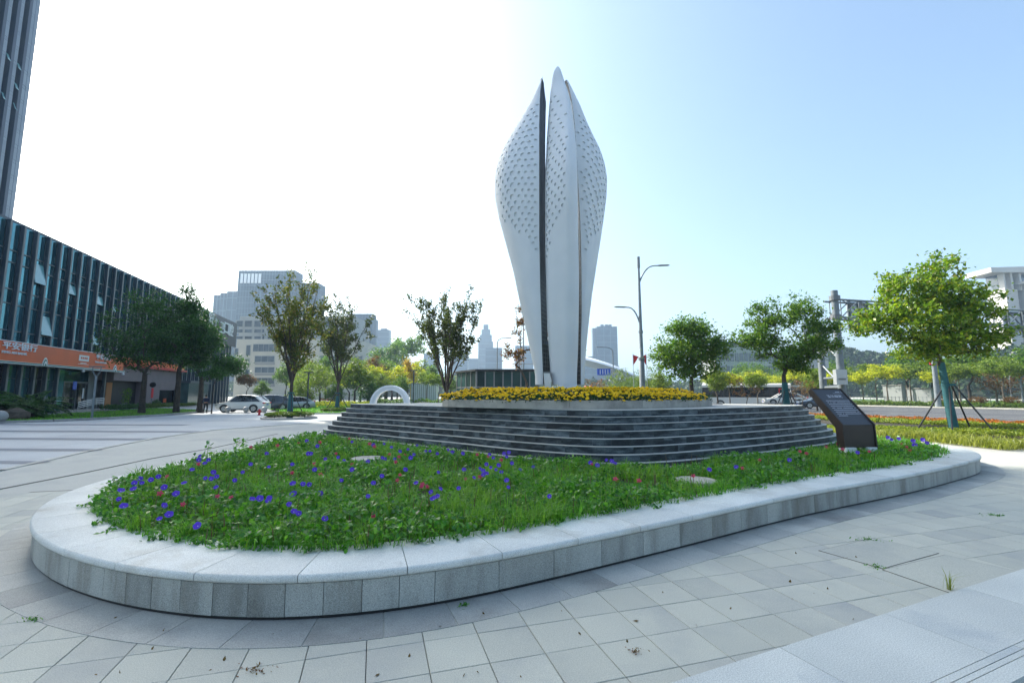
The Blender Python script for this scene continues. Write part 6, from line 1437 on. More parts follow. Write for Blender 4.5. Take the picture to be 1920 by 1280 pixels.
# ================================================================ VEHICLES
def wheel(parent, x, y, r, wd=.2):
    b = MB(); b.cyl((0, -wd / 2, 0), (0, wd / 2, 0), r, 20); w_ = b.build('wheel', M['rubber'], parent, smooth=True, sharp=40); w_.location = (x, y, r)
    b = MB(); b.cyl((0, -wd / 2 - .012, 0), (0, wd / 2 + .012, 0), r * .62, 16); rm = b.build('rim', M['silver'], w_, smooth=True, sharp=40)
    b = MB()
    for k in range(5):
        a = 2 * math.pi * k / 5; b.box((math.cos(a) * r * .33, 0, math.sin(a) * r * .33), (r * .3, wd + .04, .05), mat=Matrix.Rotation(-a, 3, 'Y'))
    b.build('spokes', M['black'], w_).name = 'rim_gap'
def car(name, label, loc, rz, paint, body, roof, L_, W, wheels, r, group=None, cat='car', tail=True, belt=.98):
    """body: list (x, z_top) from rear to nose; roof: list (x,z) greenhouse outline rear to front; x forward"""
    t = thing(name, label, cat, loc, rz, group); z0 = r * .62
    b = MB(); secs = []
    for (x, zt, wf) in body:
        hw = W / 2 * wf; zs = z0 + (.08 if abs(x) > L_ * .44 else 0)
        secs.append([(x, -hw * .93, zs), (x, -hw, zs + .15), (x, -hw, zt * .62 + zs * .38), (x, -hw * .95, zt - .03), (x, -hw * .80, zt), (x, hw * .80, zt), (x, hw * .95, zt - .03), (x, hw, zt * .62 + zs * .38), (x, hw, zs + .15), (x, hw * .93, zs)])
    n = 10; vs = [p for s in secs for p in s]; fs = []
    for i in range(len(secs) - 1):
        for j in range(n): fs.append((i * n + j, i * n + (j + 1) % n, (i + 1) * n + (j + 1) % n, (i + 1) * n + j))
    fs += [tuple(range(n))[::-1], tuple(range((len(secs) - 1) * n, len(secs) * n))]; b.add(vs, fs); bo = b.build('body', M[paint], t, smooth=True, sharp=38)
    # greenhouse: glass volume + painted roof + pillars
    hb, ht = W / 2 * .87, W / 2 * .68; zb = min(z for (_, z) in roof); zt = max(z for (_, z) in roof)
    def hw(z): return hb + (ht - hb) * (z - zb) / (zt - zb)
    b = MB(); n = len(roof); b.add([(x, -hw(z), z) for (x, z) in roof] + [(x, hw(z), z) for (x, z) in roof], [tuple(range(n)), tuple(range(n, 2 * n))[::-1]] + [(i, i + 1, n + i + 1, n + i)[::-1] for i in range(n - 1)]); b.build('glasshouse', M['car_glass'], t)
    top = [p for p in roof if p[1] > zb + (zt - zb) * .55]; b = MB(); m_ = len(top); vs = []
    for (x, z) in top: vs += [(x, -hw(z) - .012, z - .03), (x, -hw(z) * .9, z + .02), (x, 0, z + .045), (x, hw(z) * .9, z + .02), (x, hw(z) + .012, z - .03)]
    b.add(vs, [(i * 5 + j, i * 5 + j + 1, i * 5 + 6 + j, i * 5 + 5 + j) for i in range(m_ - 1) for j in range(4)]); b.build('roof', M[paint], t, smooth=True, sharp=50)
    for (xi, pr) in ((0, .05), (1, .0), (n - 1, .0)):
        pass
    for s_ in (-1, 1):
        for (p_, q_, w_) in ((roof[0], roof[1], .11), (roof[-1], roof[-2], .055)):
            b = MB(); b.tube([(p_[0], s_ * (hw(p_[1]) + .005), p_[1] - .02), (q_[0], s_ * (hw(q_[1]) + .005), q_[1])], w_, 5); b.build('pillar', M[paint], t)
        xm = (roof[0][0] + roof[-1][0]) / 2; b = MB(); b.tube([(xm, s_ * (hb - .005), zb), (xm - .05, s_ * (ht + .01), zt - .02)], .03, 5); b.build('door_pillar', M['black'], t)
        for (xw) in wheels:
            b = MB(); n2 = 16; b.add([(xw + (r + .07) * math.cos(a), s_ * (W / 2 + .006), r + (r + .07) * math.sin(a)) for a in [math.pi * k / n2 for k in range(n2 + 1)]] + [(xw + (r + .07) * math.cos(a), s_ * (W / 2 - .15), r + (r + .07) * math.sin(a)) for a in [math.pi * k / n2 for k in range(n2 + 1)]],
                  [tuple(range(n2 + 1)) if s_ < 0 else tuple(range(n2 + 1))[::-1]] + [(i, i + 1, n2 + 2 + i, n2 + 1 + i) for i in range(n2)]); b.build('wheel_arch', M['black'], t)
            wheel(t, xw, s_ * (W / 2 - .10), r)
        b = MB(); b.box((roof[-1][0] - .25, s_ * (W / 2 + .06), zb + .06), (.12, .2, .14)); b.build('wing_mirror', M[paint], t)
        b = MB(); b.box((L_ / 2 - .12, s_ * W * .36, .72), (.22, .34, .12)); b.build('headlight', M['silver'], t)
        b = MB(); b.box((-L_ / 2 + .06, s_ * W * .37, .92), (.14, .36, .14)); b.build('tail_light', M['red'], t)
        b = MB(); b.box((0, s_ * (W / 2 - .01), z0 + .05), (L_ * .52, .04, .12)); b.build('sill', M['black'], t)
    b = MB(); b.box((L_ / 2 - .02, 0, .5), (.08, W * .55, .18)); b.build('grille', M['black'], t)
    b = MB(); b.box((L_ / 2 + .015, 0, .42), (.02, .44, .13)); b.build('number_plate', M['blue_sign'], t)
    b = MB(); b.box((-L_ / 2 - .01, 0, .75), (.02, .44, .13)); b.build('number_plate', M['blue_sign'], t)
    return t
SUV = dict(body=[(-2.26, .98, .86), (-2.18, 1.04, .94), (-1.6, 1.06, 1), (-.6, 1.04, 1), (.6, 1.03, 1), (1.1, 1.02, 1), (1.75, .95, .97), (2.1, .86, .9), (2.26, .70, .8)],
           roof=[(-2.02, 1.04), (-1.45, 1.52), (-.9, 1.64), (0, 1.68), (.45, 1.62), (1.15, 1.03)], L_=4.52, W=1.84, wheels=(-1.33, 1.38), r=.36)
SED = dict(body=[(-2.35, .88, .86), (-2.25, .96, .94), (-1.7, .98, 1), (-.6, .92, 1), (.6, .91, 1), (1.1, .90, 1), (1.75, .82, .97), (2.2, .74, .9), (2.36, .62, .8)],
           roof=[(-1.95, .96), (-1.2, 1.36), (-.6, 1.46), (.05, 1.45), (.4, 1.38), (1.2, .90)], L_=4.7, W=1.8, wheels=(-1.38, 1.42), r=.33)
p = at(456, 770, 45.5); car('parked_car', 'white compact crossover parked side on behind the stone ball bollards', (p.x, 45.5, 0), math.pi + .10, 'carwhite', **SUV)
p = at(508, 768, 49.5); car('parked_car', 'dark blue car parked half hidden behind the white crossover', (p.x - .6, 50, 0), math.pi + .55, 'cardark', **SUV)
p = at(541, 768, 53); car('parked_car', 'silver car parked furthest right beside the plaza tree', (p.x, 54, 0), math.pi + .5, 'carsilver', **SED)
p = at(1471, 752, 56); c = car('white_sedan', 'white sedan on the boulevard behind the teal wrapped tree', (p.x, 56, .45), math.pi - .3, 'carwhite', **SED)
p = at(1540, 752, 49); c = car('dark_sedan', 'dark blue sedan with its nose beside the top of the information board', (p.x, 49, .25), math.pi - .25, 'cardark', **SED)
# small far white roof behind marigolds
p = at(916, 728, 40); car('white_car', 'white car roof just visible above the marigolds before the pavilion', (p.x, 40, .45), 0, 'carwhite', **SED)
# bus
p = at(1398, 750, 60); t = thing('city_bus', 'long white city bus with dark windows passing behind the right trees', 'bus', (p.x, 60, 0), 2.0 + math.pi + .0 ); t.rotation_euler.z = math.atan2(RD.y, RD.x) + math.pi + .62
Lb, Wb, Hb = 10.2, 2.5, 3.25
b = MB(); b.b2((-Lb / 2, -Wb / 2, .35), (Lb / 2, Wb / 2, 1.35)); b.build('lower_body', M['carwhite'], t)
b = MB(); b.b2((-Lb / 2 + .02, -Wb / 2 + .03, 1.35), (Lb / 2 - .02, Wb / 2 - .03, 2.65)); b.build('window_band', M['car_glass'], t)
b = MB(); b.xprism([(-Wb / 2, 2.65), (Wb / 2, 2.65), (Wb / 2, 2.95), (Wb / 2 - .2, 3.1), (-Wb / 2 + .2, 3.1), (-Wb / 2, 2.95)], -Lb / 2, Lb / 2, 'x'); b.build('roof', M['carwhite'], t)
b = MB(); b.b2((-2.6, -.9, 3.1), (2.0, .9, 3.32)); b.build('roof_unit', M['carsilver'], t)
for i in range(7):
    for s_ in (-1, 1): b = MB(); b.box((-Lb / 2 + .9 + i * 1.4, s_ * (Wb / 2 - .02), 2.0), (.09, .05, 1.3)); b.build('window_pillar', M['black'], t)
for s_ in (-1, 1):
    b = MB(); b.box((Lb / 2 - .25, s_ * (Wb / 2 - .01), 2.0), (.5, .06, 1.32)); b.build('corner_panel', M['carwhite'], t)
    for x in (-2.9, 3.0): wheel(t, x, s_ * (Wb / 2 - .13), .5, .3)
    for sx in (-1, 1): b = MB(); b.box((sx * (Lb / 2 + .01), s_ * .9, .75), (.05, .4, .2)); b.build('lamp', M['red'] if sx < 0 else M['silver'], t)
b = MB(); b.box((Lb / 2 - .8, -Wb / 2 - .005, 1.5), (1.0, .03, 1.9)); b.build('door', M['red'], t); b = MB(); b.box((Lb / 2 - .8, -Wb / 2 - .02, 1.55), (.8, .03, 1.6)); b.build('door_glass', M['pav_glass'], t)
# bus shelter behind the sedans
p = at(1500, 738, 66); t = thing('bus_shelter', 'flat roofed shelter with blue and red panels behind the white sedan', 'shelter', (p.x, 66, 0), -.4); b = MB(); b.box((0, 0, 2.9), (9, 2, .2)); b.build('roof', M['beige'], t)
for x in (-4, -1.3, 1.3, 4): b = MB(); b.box((x, .6, 1.4), (.14, .14, 2.8)); b.build('post', M['mid_steel'], t)
for (x, m_) in ((-2.6, 'blue_sign'), (0, 'dark_glass'), (1.9, 'red'), (3.1, 'white')): b = MB(); b.box((x, .6, 1.5), (2.2 if x < 1 else .9, .06, 1.7)); b.build('advert_panel', M[m_], t)
# scooter
p = on(516, 769); t = thing('motor_scooter', 'grey motor scooter with a covered seat parked beside the cars', 'scooter', (p.x, p.y, 0), 2.0)
for x in (-.6, .62): b = MB(); b.cyl((x, -.05, .25), (x, .05, .25), .25, 16); b.build('wheel', M['rubber'], t)
b = MB(); b.xprism([(-.7, .45), (-.75, .75), (-.1, .78), (.0, .42), (.3, .38), (.45, .9), (.58, .95), (.62, .45), (.3, .25), (-.4, .28)], -.16, .16, 'y'); b.build('body', M['carsilver'], t)
b = MB(); b.box((-.4, 0, .82), (.7, .26, .12)); b.build('seat', M['rubber'], t); b = MB(); b.tube([(.45, -.32, 1.02), (.5, 0, 1.05), (.45, .32, 1.02)], .02, 6); b.build('handlebar', M['rubber'], t)
b = MB(); b.xprism([(.42, .95), (.60, .95), (.50, 1.35), (.44, 1.35)], -.22, .22, 'y'); b.build('windshield_cover', M['mid_steel'], t); b = MB(); b.ball((.62, 0, .85), .07, 8, 5); b.build('headlight', M['silver'], t)
# hydrant + yellow post
p = on(486, 778); t = thing('fire_hydrant', 'small red fire hydrant on the plaza in front of the cars', 'hydrant', (p.x, p.y, 0)); b = MB(); b.tube([(0, 0, 0), (0, 0, .04), (0, 0, .05), (0, 0, .38), (0, 0, .40), (0, 0, .47), (0, 0, .52)], [.15, .15, .09, .09, .12, .08, .02], 14); b.build('body', M['red'], t, smooth=True, sharp=40)
for s_ in (-1, 1): b = MB(); b.cyl((0, 0, .28), (s_ * .16, 0, .28), .045, 10); b.build('outlet', M['red'], t)
p = on(482.5, 772.5); t = thing('warning_post', 'short yellow and black post behind the red hydrant', 'post', (p.x, p.y, 0)); b = MB()
for k in range(5):
    b = MB(); b.cyl((0, 0, k * .18), (0, 0, k * .18 + .18), .075, 10); b.build('band', M['yellow' if k % 2 == 0 else 'black'], t)
# stone ball bollards
for (u_, v_, Yb_, lb) in ((427, 770, 43.5, 'stone ball bollard before the front wheel of the white crossover'), (461, 770, 43.5, 'stone ball bollard before the middle of the white crossover'), (495.5, 770, 43.5, 'stone ball bollard before the rear of the white crossover'), (0, 786, 28.5, 'stone ball bollard at the left frame edge on the lawn kerb')):
    p = at(u_, v_, Yb_); r_ = .27 if u_ else .36; t = thing('ball_bollard', lb, 'bollard', (p.x, Yb_, 0), 0, 'stone ball bollards'); b = MB(); b.ball((0, 0, r_ + .06), r_, 18, 12); b.build('ball', M['granite'], t, smooth=True); b = MB(); b.cyl((0, 0, 0), (0, 0, .10), r_ * .55, 14); b.build('base', M['granite'], t)
# plaza tree rings with hedges
for (P__, lb, lb2, r_) in ((P_, 'raised ring kerb round the first staked plaza tree', 'low clipped shrub ring under the first staked plaza tree', 1.75), (P2_, 'raised ring kerb round the second staked plaza tree', 'low shrub ring under the second staked plaza tree', 1.6)):
    b = MB(); n = 28
    prof = [(r_ + .15, 0), (r_ + .15, .1), (r_, .12), (r_, 0)]; vs = [(P__.x + r * math.cos(2 * math.pi * k / n), P__.y + r * math.sin(2 * math.pi * k / n), z) for k in range(n) for (r, z) in prof]
    b.add(vs, [(k * 4 + j, ((k + 1) % n) * 4 + j, ((k + 1) % n) * 4 + (j + 1) % 4, k * 4 + (j + 1) % 4) for k in range(n) for j in range(4)]); t = thing('tree_ring', lb, 'kerb', (P__.x, P__.y, 0)); b.build('kerb', M['kerb'], t, world=True)
    N_ = 9500; a = rng.uniform(0, 6.283, N_); q = np.sqrt(rng.uniform(0, 1, N_)) * (r_ - .08); z = .12 + rng.uniform(.2, 1, N_) ** .5 * .38 * (1 - (q / r_) ** 4 * .5)
    o = link('ring_shrub', npmesh('rs', leaf_quads(np.c_[P__.x + np.cos(a) * q, P__.y + np.sin(a) * q, z], np.full((N_, 1), .11), .6, up=.6), 4, M['lf_hedge'])); tag(o, lb2, 'shrub')
# ================================================================ LAMPS, SIGNS, GANTRY
Yl = 33; pl_ = at(1205, 735, Yl); t = thing('street_lamp', 'tall grey street lamp with two curved arms and an antenna top right of the sculpture', 'street lamp', (pl_.x, Yl, 0)); Hl = at(1198, 500, Yl).z
b = MB(); b.tube([(0, 0, 0), (0, 0, Hl * .38), (0, 0, Hl * .385), (0, 0, Hl * .55), (0, 0, Hl)], [.22, .19, .15, .13, .075], 14); b.build('pole', M['pole_grey'], t, smooth=True)
b = MB(); b.cyl((0, 0, Hl - .1), (0, 0, Hl + .75), .11, 12); b.build('antenna', M['pole_grey'], t, smooth=True)
b = MB(); b.cyl((0, 0, Hl * .555), (0, 0, Hl * .57), .17, 12); b.cyl((0, 0, Hl * .38), (0, 0, Hl * .395), .23, 12); b.build('collar', M['pole_grey'], t)
def arm(z0, z1, dx, nm='arm'):
    pts = []; 
    for i in range(13):
        f = i / 12; x = dx * (1 - math.cos(f * math.pi / 2) ** 1.0) if False else dx * f ** 1.0
        z = z0 + (z1 - z0) * (1 - (1 - f) ** 3); pts.append((x, 0, z))
    b = MB(); b.tube(pts, [.055] * 6 + [.045] * 7, 8); b.build(nm, M['pole_grey'], t, smooth=True)
    s_ = 1 if dx > 0 else -1; b = MB(); b.tube([(dx - s_ * .1, 0, z1), (dx + s_ * .15, 0, z1 + .02), (dx + s_ * .75, 0, z1 + .05), (dx + s_ * .9, 0, z1 + .05)], [.04, .10, .09, .02], 8); b.v = [(v[0], v[1] * 1.4, z1 + (v[2] - z1) * .6) for v in b.v]; b.build('lamp_head', M['mid_steel'], t)
zA, zB = at(1246, 498, Yl).z, at(1166, 576, Yl).z
arm(zA - 1.35, zA, at(1236, 500, Yl).x - at(1200, 500, Yl).x); arm(zB - 1.4, zB, at(1176, 578, Yl).x - at(1202, 578, Yl).x)
# red flags on that lamp's far neighbours
for (u_, Yf, sg, lb) in ((1187, 52, 1, 'red triangular flag on a short pole left of the lamp pole'), (1213, 52, -1, 'red triangular flag on a short pole right of the lamp pole')):
    z1 = at(u_, 664, Yf).z; z0 = at(u_, 686, Yf).z; p = at(u_, 690, Yf); t = thing('red_flag', lb, 'flag', (p.x, Yf, 0)); b = MB(); b.tube([(0, 0, 0), (sg * .05, 0, z1 + .2)], .03, 6); b.build('flagpole', M['silver'], t)
    n = 8; vs = []
    for i in range(n + 1):
        f = i / n; hgt = (z1 - z0) * (1 - f * .85); vs += [(sg * (f * .75), .08 * math.sin(f * 7), z1 - f * .35), (sg * (f * .6), .08 * math.sin(f * 7 + .6), z1 - hgt - f * .2)]
    b = MB(); b.add(vs, [(2 * i, 2 * i + 1, 2 * i + 3, 2 * i + 2) for i in range(n)]); b.build('cloth', M['red_cloth'], t, smooth=True)
def simple_lamp(u_, vtop, Y, lb, dx, name='street_lamp'):
    p = at(u_, 735, Y); H_ = at(u_, vtop, Y).z; t = thing(name, lb, 'street lamp', (p.x, Y, 0)); b = MB(); b.tube([(0, 0, 0), (0, 0, H_ - .8), (dx * .08, 0, H_ - .3), (dx * .4, 0, H_), (dx * .8, 0, H_ + .05)], [.11, .08, .07, .06, .05], 8); b.build('pole', M['pole_grey'], t, smooth=True); b = MB(); b.box((dx, 0, H_ + .04), (abs(dx) * .45, .22, .1)); b.build('lamp_head', M['mid_steel'], t)
simple_lamp(1151, 651, 75, 'distant street lamp with its arm to the left, below the slab tower', -2.2); simple_lamp(932, 634, 70, 'distant thin street lamp left of the sculpture with its arm to the right', 1.8); simple_lamp(1896, 700, 62, 'pale lamp at the right edge beyond the boulevard', 1.4)
simple_lamp(1916, 704, 58, 'grey bent pipe lamp at the far right frame edge', 1.5)
p = at(982, 735, 70); H_ = at(982, 598, 70).z; t = thing('signal_mast', 'tall thin grey mast with a cross arm left of the sculpture', 'mast', (p.x, 70, 0)); b = MB(); b.tube([(0, 0, 0), (0, 0, H_)], [.16, .07], 8); b.build('pole', M['pole_grey'], t); b = MB(); b.tube([(-1.2, 0, at(982, 682, 70).z), (4, 0, at(982, 682, 70).z)], .07, 6); b.build('cross_arm', M['pole_grey'], t)
# Y topped lamp posts on lawn, and slim plaza lamps
pL = on(172, 785); t = thing('lawn_lamp', 'grey lamp post with a forked flat top on the lawn before the bank', 'lamp', (pL.x, pL.y, 0)); Hq = at(172, 688, pL.y).z
b = MB(); b.tube([(0, 0, 0), (0, 0, Hq - .7)], .07, 10); b.build('pole', M['pole_grey'], t, smooth=True)
for s_ in (-1, 1): b = MB(); b.tube([(0, 0, Hq - .72), (s_ * .3, 0, Hq - .3), (s_ * .3, 0, Hq)], .03, 6); b.build('fork', M['pole_grey'], t)
b = MB(); b.box((0, 0, Hq + .03), (.85, .4, .07)); b.build('lamp_head', M['mid_steel'], t)
for (u_, vt, Y, lb) in ((577, 699, 52, 'slim dark lamp post in front of the many stemmed shrub'), (775, 695, 60, 'slim dark lamp post right of the white arch'), (857, 703, 60, 'slim dark lamp post at the left end of the glass pavilion')):
    p = at(u_, 738, Y); H_ = at(u_, vt, Y).z; t = thing('park_lamp', lb, 'lamp', (p.x, Y, 0)); b = MB(); b.tube([(0, 0, 0), (0, 0, H_)], .09, 8); b.build('pole', M['pole_dark'], t); b = MB(); b.box((0, 0, H_ + .06), (.9, .4, .12)); b.build('lamp_head', M['pole_dark'], t)
# blue road sign
p = at(1132, 690, 88); t = thing('road_sign', 'blue direction sign above the shrubs right of the sculpture', 'sign', (p.x, 88, 0)); z0, z1 = at(1132, 703, 88).z, at(1132, 691, 88).z; xw = at(1145, 690, 88).x - at(1120, 690, 88).x
b = MB(); b.box((0, 0, (z0 + z1) / 2), (xw, .1, z1 - z0)); b.build('panel', M['blue_sign'], t); b = MB(); b.tube([(xw * .6, .1, 0), (xw * .6, .1, z1 + .3)], .12, 8); b.build('post', M['pole_grey'], t)
for x in (-.28, -.08, .1, .3): b = MB(); b.box((x * xw, -.07, (z0 + z1) / 2), (.12, .03, (z1 - z0) * .7)); b.build('white_mark', M['white'], t)
# gantry
G0 = Vector((at(1565, 560, 33.6).x, 33.6, 0)); GD = Vector((.972, .234, 0)); GP = Vector((-.234, .972, 0)); ga = math.atan2(GD.y, GD.x)
t = thing('road_gantry', 'grey steel sign gantry with a box truss spanning over the boulevard', 'gantry', tuple(G0)); zt, zb = at(1572, 561, 33.6).z, at(1572, 594, 33.6).z
G1 = Vector((at(1534, 600, 36).x, 36, 0)); Gtop = at(1560, 545, 33.6).z
b = MB(); b.tube([G0, G0 + Vector((0, 0, Gtop))], [.26, .23], 18); b.build('column', M['pole_grey'], t, smooth=True, world=True)
b = MB(); b.tube([G1, G1 + Vector((0, 0, at(1528, 604, 36).z))], [.26, .23], 18); b.build('column', M['pole_grey'], t, smooth=True, world=True)
for z in (zt + .1, zb): b = MB(); b.cyl(G0 + Vector((0, 0, z - .2)), G0 + Vector((0, 0, z + .15)), .36, 14); b.build('collar', M['mid_steel'], t, world=True)
for (za, zc_) in ((.3, 2.2), (2.4, 4.1), (4.3, 6.1), (6.1, 4.5), (8.3, 6.3)):
    b = MB(); b.tube([G0 + Vector((0, 0, za if za < 8 else 8.2)), G1 + Vector((0, 0, zc_))], .07, 6); b.build('brace', M['pole_grey'], t, world=True)
for z in (.9, 2.3, 3.0): b = MB(); b.tube([G0 + Vector((0, 0, z)), G1 + Vector((0, 0, z))], .08, 6); b.build('brace', M['pole_grey'], t, world=True)
Lg = 26; dw = .9; st = 1.75
for (w_, z) in ((0, zt), (0, zb), (1, zt), (1, zb)):
    q = G0 + GP * dw * w_; b = MB(); b.tube([q + Vector((0, 0, z)), q + GD * Lg + Vector((0, 0, z))], .075, 8); b.build('chord', M['pole_grey'], t, world=True)
k = 0; s = .5
while s + st < Lg:
    for w_ in (0, 1):
        q = G0 + GP * dw * w_ + GD * s; q2 = q + GD * st; a_, c_ = (zb, zt) if k % 2 == 0 else (zt, zb)
        b = MB(); b.tube([q + Vector((0, 0, a_)), q2 + Vector((0, 0, c_))], .045, 6); b.build('diagonal', M['pole_grey'], t, world=True)
        b = MB(); b.tube([q + Vector((0, 0, zb)), q + Vector((0, 0, zt))], .035, 6); b.build('upright', M['pole_grey'], t, world=True)
    for z in (zb, zt): b = MB(); b.tube([G0 + GD * s + Vector((0, 0, z)), G0 + GP * dw + GD * (s + st) + Vector((0, 0, z))], .03, 5); b.build('lacing', M['pole_grey'], t, world=True)
    s += st; k += 1
for (u_, w_, lb) in ((1608, 2.2, 'back of a white sign panel on the gantry near its column'), (1912, 4.6, 'back of a wide grey sign panel on the gantry at the right edge')):
    k_ = (u_ - 960) / FPX / .985; o0 = G0 + GP * (dw + .25); tt = (k_ * o0.y - o0.x) / (GD.x - k_ * GD.y); q = o0 + GD * tt
    sg = thing('gantry_sign', lb, 'sign', (q.x, q.y, zb - .7), ga); b = MB(); b.box((0, 0, 1.15), (w_, .06, 2.4)); b.build('panel', M['carsilver'], sg)
    for x in (-.4, 0, .4): b = MB(); b.box((x * w_, -.07, 1.15), (.08, .1, 2.4)); b.build('stiffener', M['pole_grey'], sg)
p = at(1594, 712, 33); t = thing('control_box', 'pale grey cabinet mounted on the gantry column', 'cabinet', (G0.x + .1, G0.y - .4, at(1594, 704, 33).z - .1 - .55)); b = MB(); b.box((-.45, 0, .55), (.8, .35, 1.1)); b.build('box', M['carsilver'], t); b = MB(); b.box((-.45, -.18, .4), (.5, .02, .12)); b.build('label_plate', M['mid_steel'], t)
b = MB(); b.box((0, 0, 0), (.1, .1, .1))
# panels seen edge-on behind the two lobed tree
for (u0, u1, v0, v1, lb) in ((1512, 1548, 608, 690, 'large grey sign panel mounted low behind the two lobed tree'),):
    q0, q1 = at(u0, v1, 37), at(u1, v0, 37); t = thing('gantry_sign', lb, 'sign', ((q0.x + q1.x) / 2, 37, q0.z)); b = MB(); b.b2((-(q1.x - q0.x) / 2, 0, 0), ((q1.x - q0.x) / 2, .08, q1.z - q0.z)); b.build('panel', M['carsilver'], t); b = MB(); b.b2((-(q1.x - q0.x) / 2, -.08, (q1.z - q0.z) * .45), ((q1.x - q0.x) / 2, -.01, (q1.z - q0.z) * .5)); b.build('stiffener', M['pole_grey'], t)
# lamp pole with red ornament behind the big tree
q0 = RF + RNn * (-.5); k_ = (1752 - 960) / FPX; t1 = (q0.x - k_ * q0.y) / (k_ * RD.y - RD.x); q = q0 + RD * t1; t = thing('festive_pole', 'pale lamp pole with a red ornament beyond the boulevard left of the wrapped trunk', 'lamp post', (q.x, q.y, 0)); Hq = at(1750, 560, q.y).z; b = MB(); b.tube([(0, 0, 0), (0, 0, at(1750, 655, q.y).z), (0, 0, Hq)], [.34, .24, .12], 12); b.build('pole', M['pole_grey'], t, smooth=True)
z = at(1750, 680, q.y).z
for sx in (-1, 1): b = MB(); b.tube([(sx * .3, -.1, z + .4), (sx * .65, -.1, z + .2), (sx * .6, -.1, z - .2), (sx * .3, -.1, z - .3)], .1, 6); b.build('ornament', M['red'], t)
# ================================================================ PERSON
def person(name, label, loc, rz, h=1.72):
    t = thing(name, label, 'person', loc, rz); k = h / 1.75
    J = dict(pel=(0, 0, .95), ch=(0, .02, 1.22), nk=(0, .0, 1.46), hd=(0, -.01, 1.60), ht=(0, -.01, 1.68), ls=(-.19, 0, 1.40), le=(-.27, .03, 1.13), lw=(-.24, -.10, .90), lh=(-.235, -.13, .80), rs=(.19, 0, 1.40), re=(.26, .05, 1.13), rw=(.25, .02, .88), rh=(.25, .0, .78),
             lk=(-.11, -.10, .50), la=(-.10, -.02, .09), lt=(-.10, -.17, .04), rk=(.11, .02, .49), ra=(.10, .17, .11), rt=(.10, .05, .04), lp=(-.10, 0, .88), rp=(.10, 0, .88))
    Rr = dict(pel=.15, ch=.155, nk=.062, hd=.10, ht=.085, ls=.065, le=.045, lw=.032, lh=.03, rs=.065, re=.045, rw=.032, rh=.03, lk=.062, la=.042, lt=.04, rk=.062, ra=.042, rt=.04, lp=.095, rp=.095)
    Eg = [('pel', 'ch'), ('ch', 'nk'), ('nk', 'hd'), ('hd', 'ht'), ('ch', 'ls'), ('ls', 'le'), ('le', 'lw'), ('lw', 'lh'), ('ch', 'rs'), ('rs', 're'), ('re', 'rw'), ('rw', 'rh'), ('pel', 'lp'), ('lp', 'lk'), ('lk', 'la'), ('la', 'lt'), ('pel', 'rp'), ('rp', 'rk'), ('rk', 'ra'), ('ra', 'rt')]
    def skin(nm, keys, edges, grow, m, scale=1.0):
        idx = {q: i for i, q in enumerate(keys)}; me = D.meshes.new(nm); me.from_pydata([tuple(c * k for c in J[q]) for q in keys], [(idx[a], idx[b]) for a, b in edges if a in idx and b in idx], []); o = link(nm, me, t)
        md = o.modifiers.new('s', 'SKIN'); 
        for i, q in enumerate(keys):
            r = Rr[q] * grow * k; me.skin_vertices[0].data[i].radius = (r, r * (.8 if q in ('ch', 'pel') else 1))
        me.skin_vertices[0].data[0].use_root = True; o.modifiers.new('u', 'SUBSURF').levels = 2
        bpy.context.view_layer.update(); nm_ = D.meshes.new_from_object(o.evaluated_get(bpy.context.evaluated_depsgraph_get())); o.modifiers.clear(); o.data = nm_; nm_.materials.clear(); nm_.materials.append(M[m]); nm_.polygons.foreach_set('use_smooth', [True] * len(nm_.polygons)); return o
    skin('body', list(J), Eg, 1.0, 'skin')
    skin('jacket', ['pel', 'ch', 'nk', 'ls', 'le', 'lw', 'rs', 're', 'rw'], [e for e in Eg if e != ('nk', 'hd')], 1.22, 'navy')
    skin('trousers', ['pel', 'lp', 'lk', 'la', 'rp', 'rk', 'ra'], Eg, 1.2, 'black')
    b = MB(); b.ball((0, .015 * k, 1.655 * k), .105 * k, 12, 8); b.build('hair', M['black'], t, smooth=True)
    for s_ in (-1, 1):
        b = MB(); b.ball((s_ * .035 * k, -.10 * k, 1.63 * k), .012, 6, 4); b.build('eye', M['black'], t)
        q = J['la'] if s_ < 0 else J['ra']; b = MB(); b.ball((q[0] * k, (q[1] - .07) * k, .05 if s_ < 0 else .06), .07, 10, 6, sc=(.75, 1.9, .75)); b.build('shoe', M['black'], t, smooth=True)
        hb = J['lh'] if s_ < 0 else J['rh']
        for f in range(4): b = MB(); x = hb[0] + s_ * .004; y = hb[1] - .025 + .016 * f; b.tube([(x * k, y * k, hb[2] * k), (x * k, (y - .004) * k, (hb[2] - .05) * k), ((x - s_ * .01) * k, (y - .01) * k, (hb[2] - (.082, .09, .086, .072)[f]) * k)], [.009, .008, .006], 5); b.build('finger', M['skin'], t)
        b = MB(); b.tube([(hb[0] * k, (hb[1] - .03) * k, (hb[2] + .02) * k), (hb[0] * k - s_ * .01, (hb[1] - .06) * k, (hb[2] - .03) * k)], [.011, .007], 5); b.build('thumb', M['skin'], t)
    return t
p = at(385, 770, 43.5); person('person', 'person in dark jacket and trousers walking away between the lawn trees', (p.x, 43.5, 0), math.pi + .2)
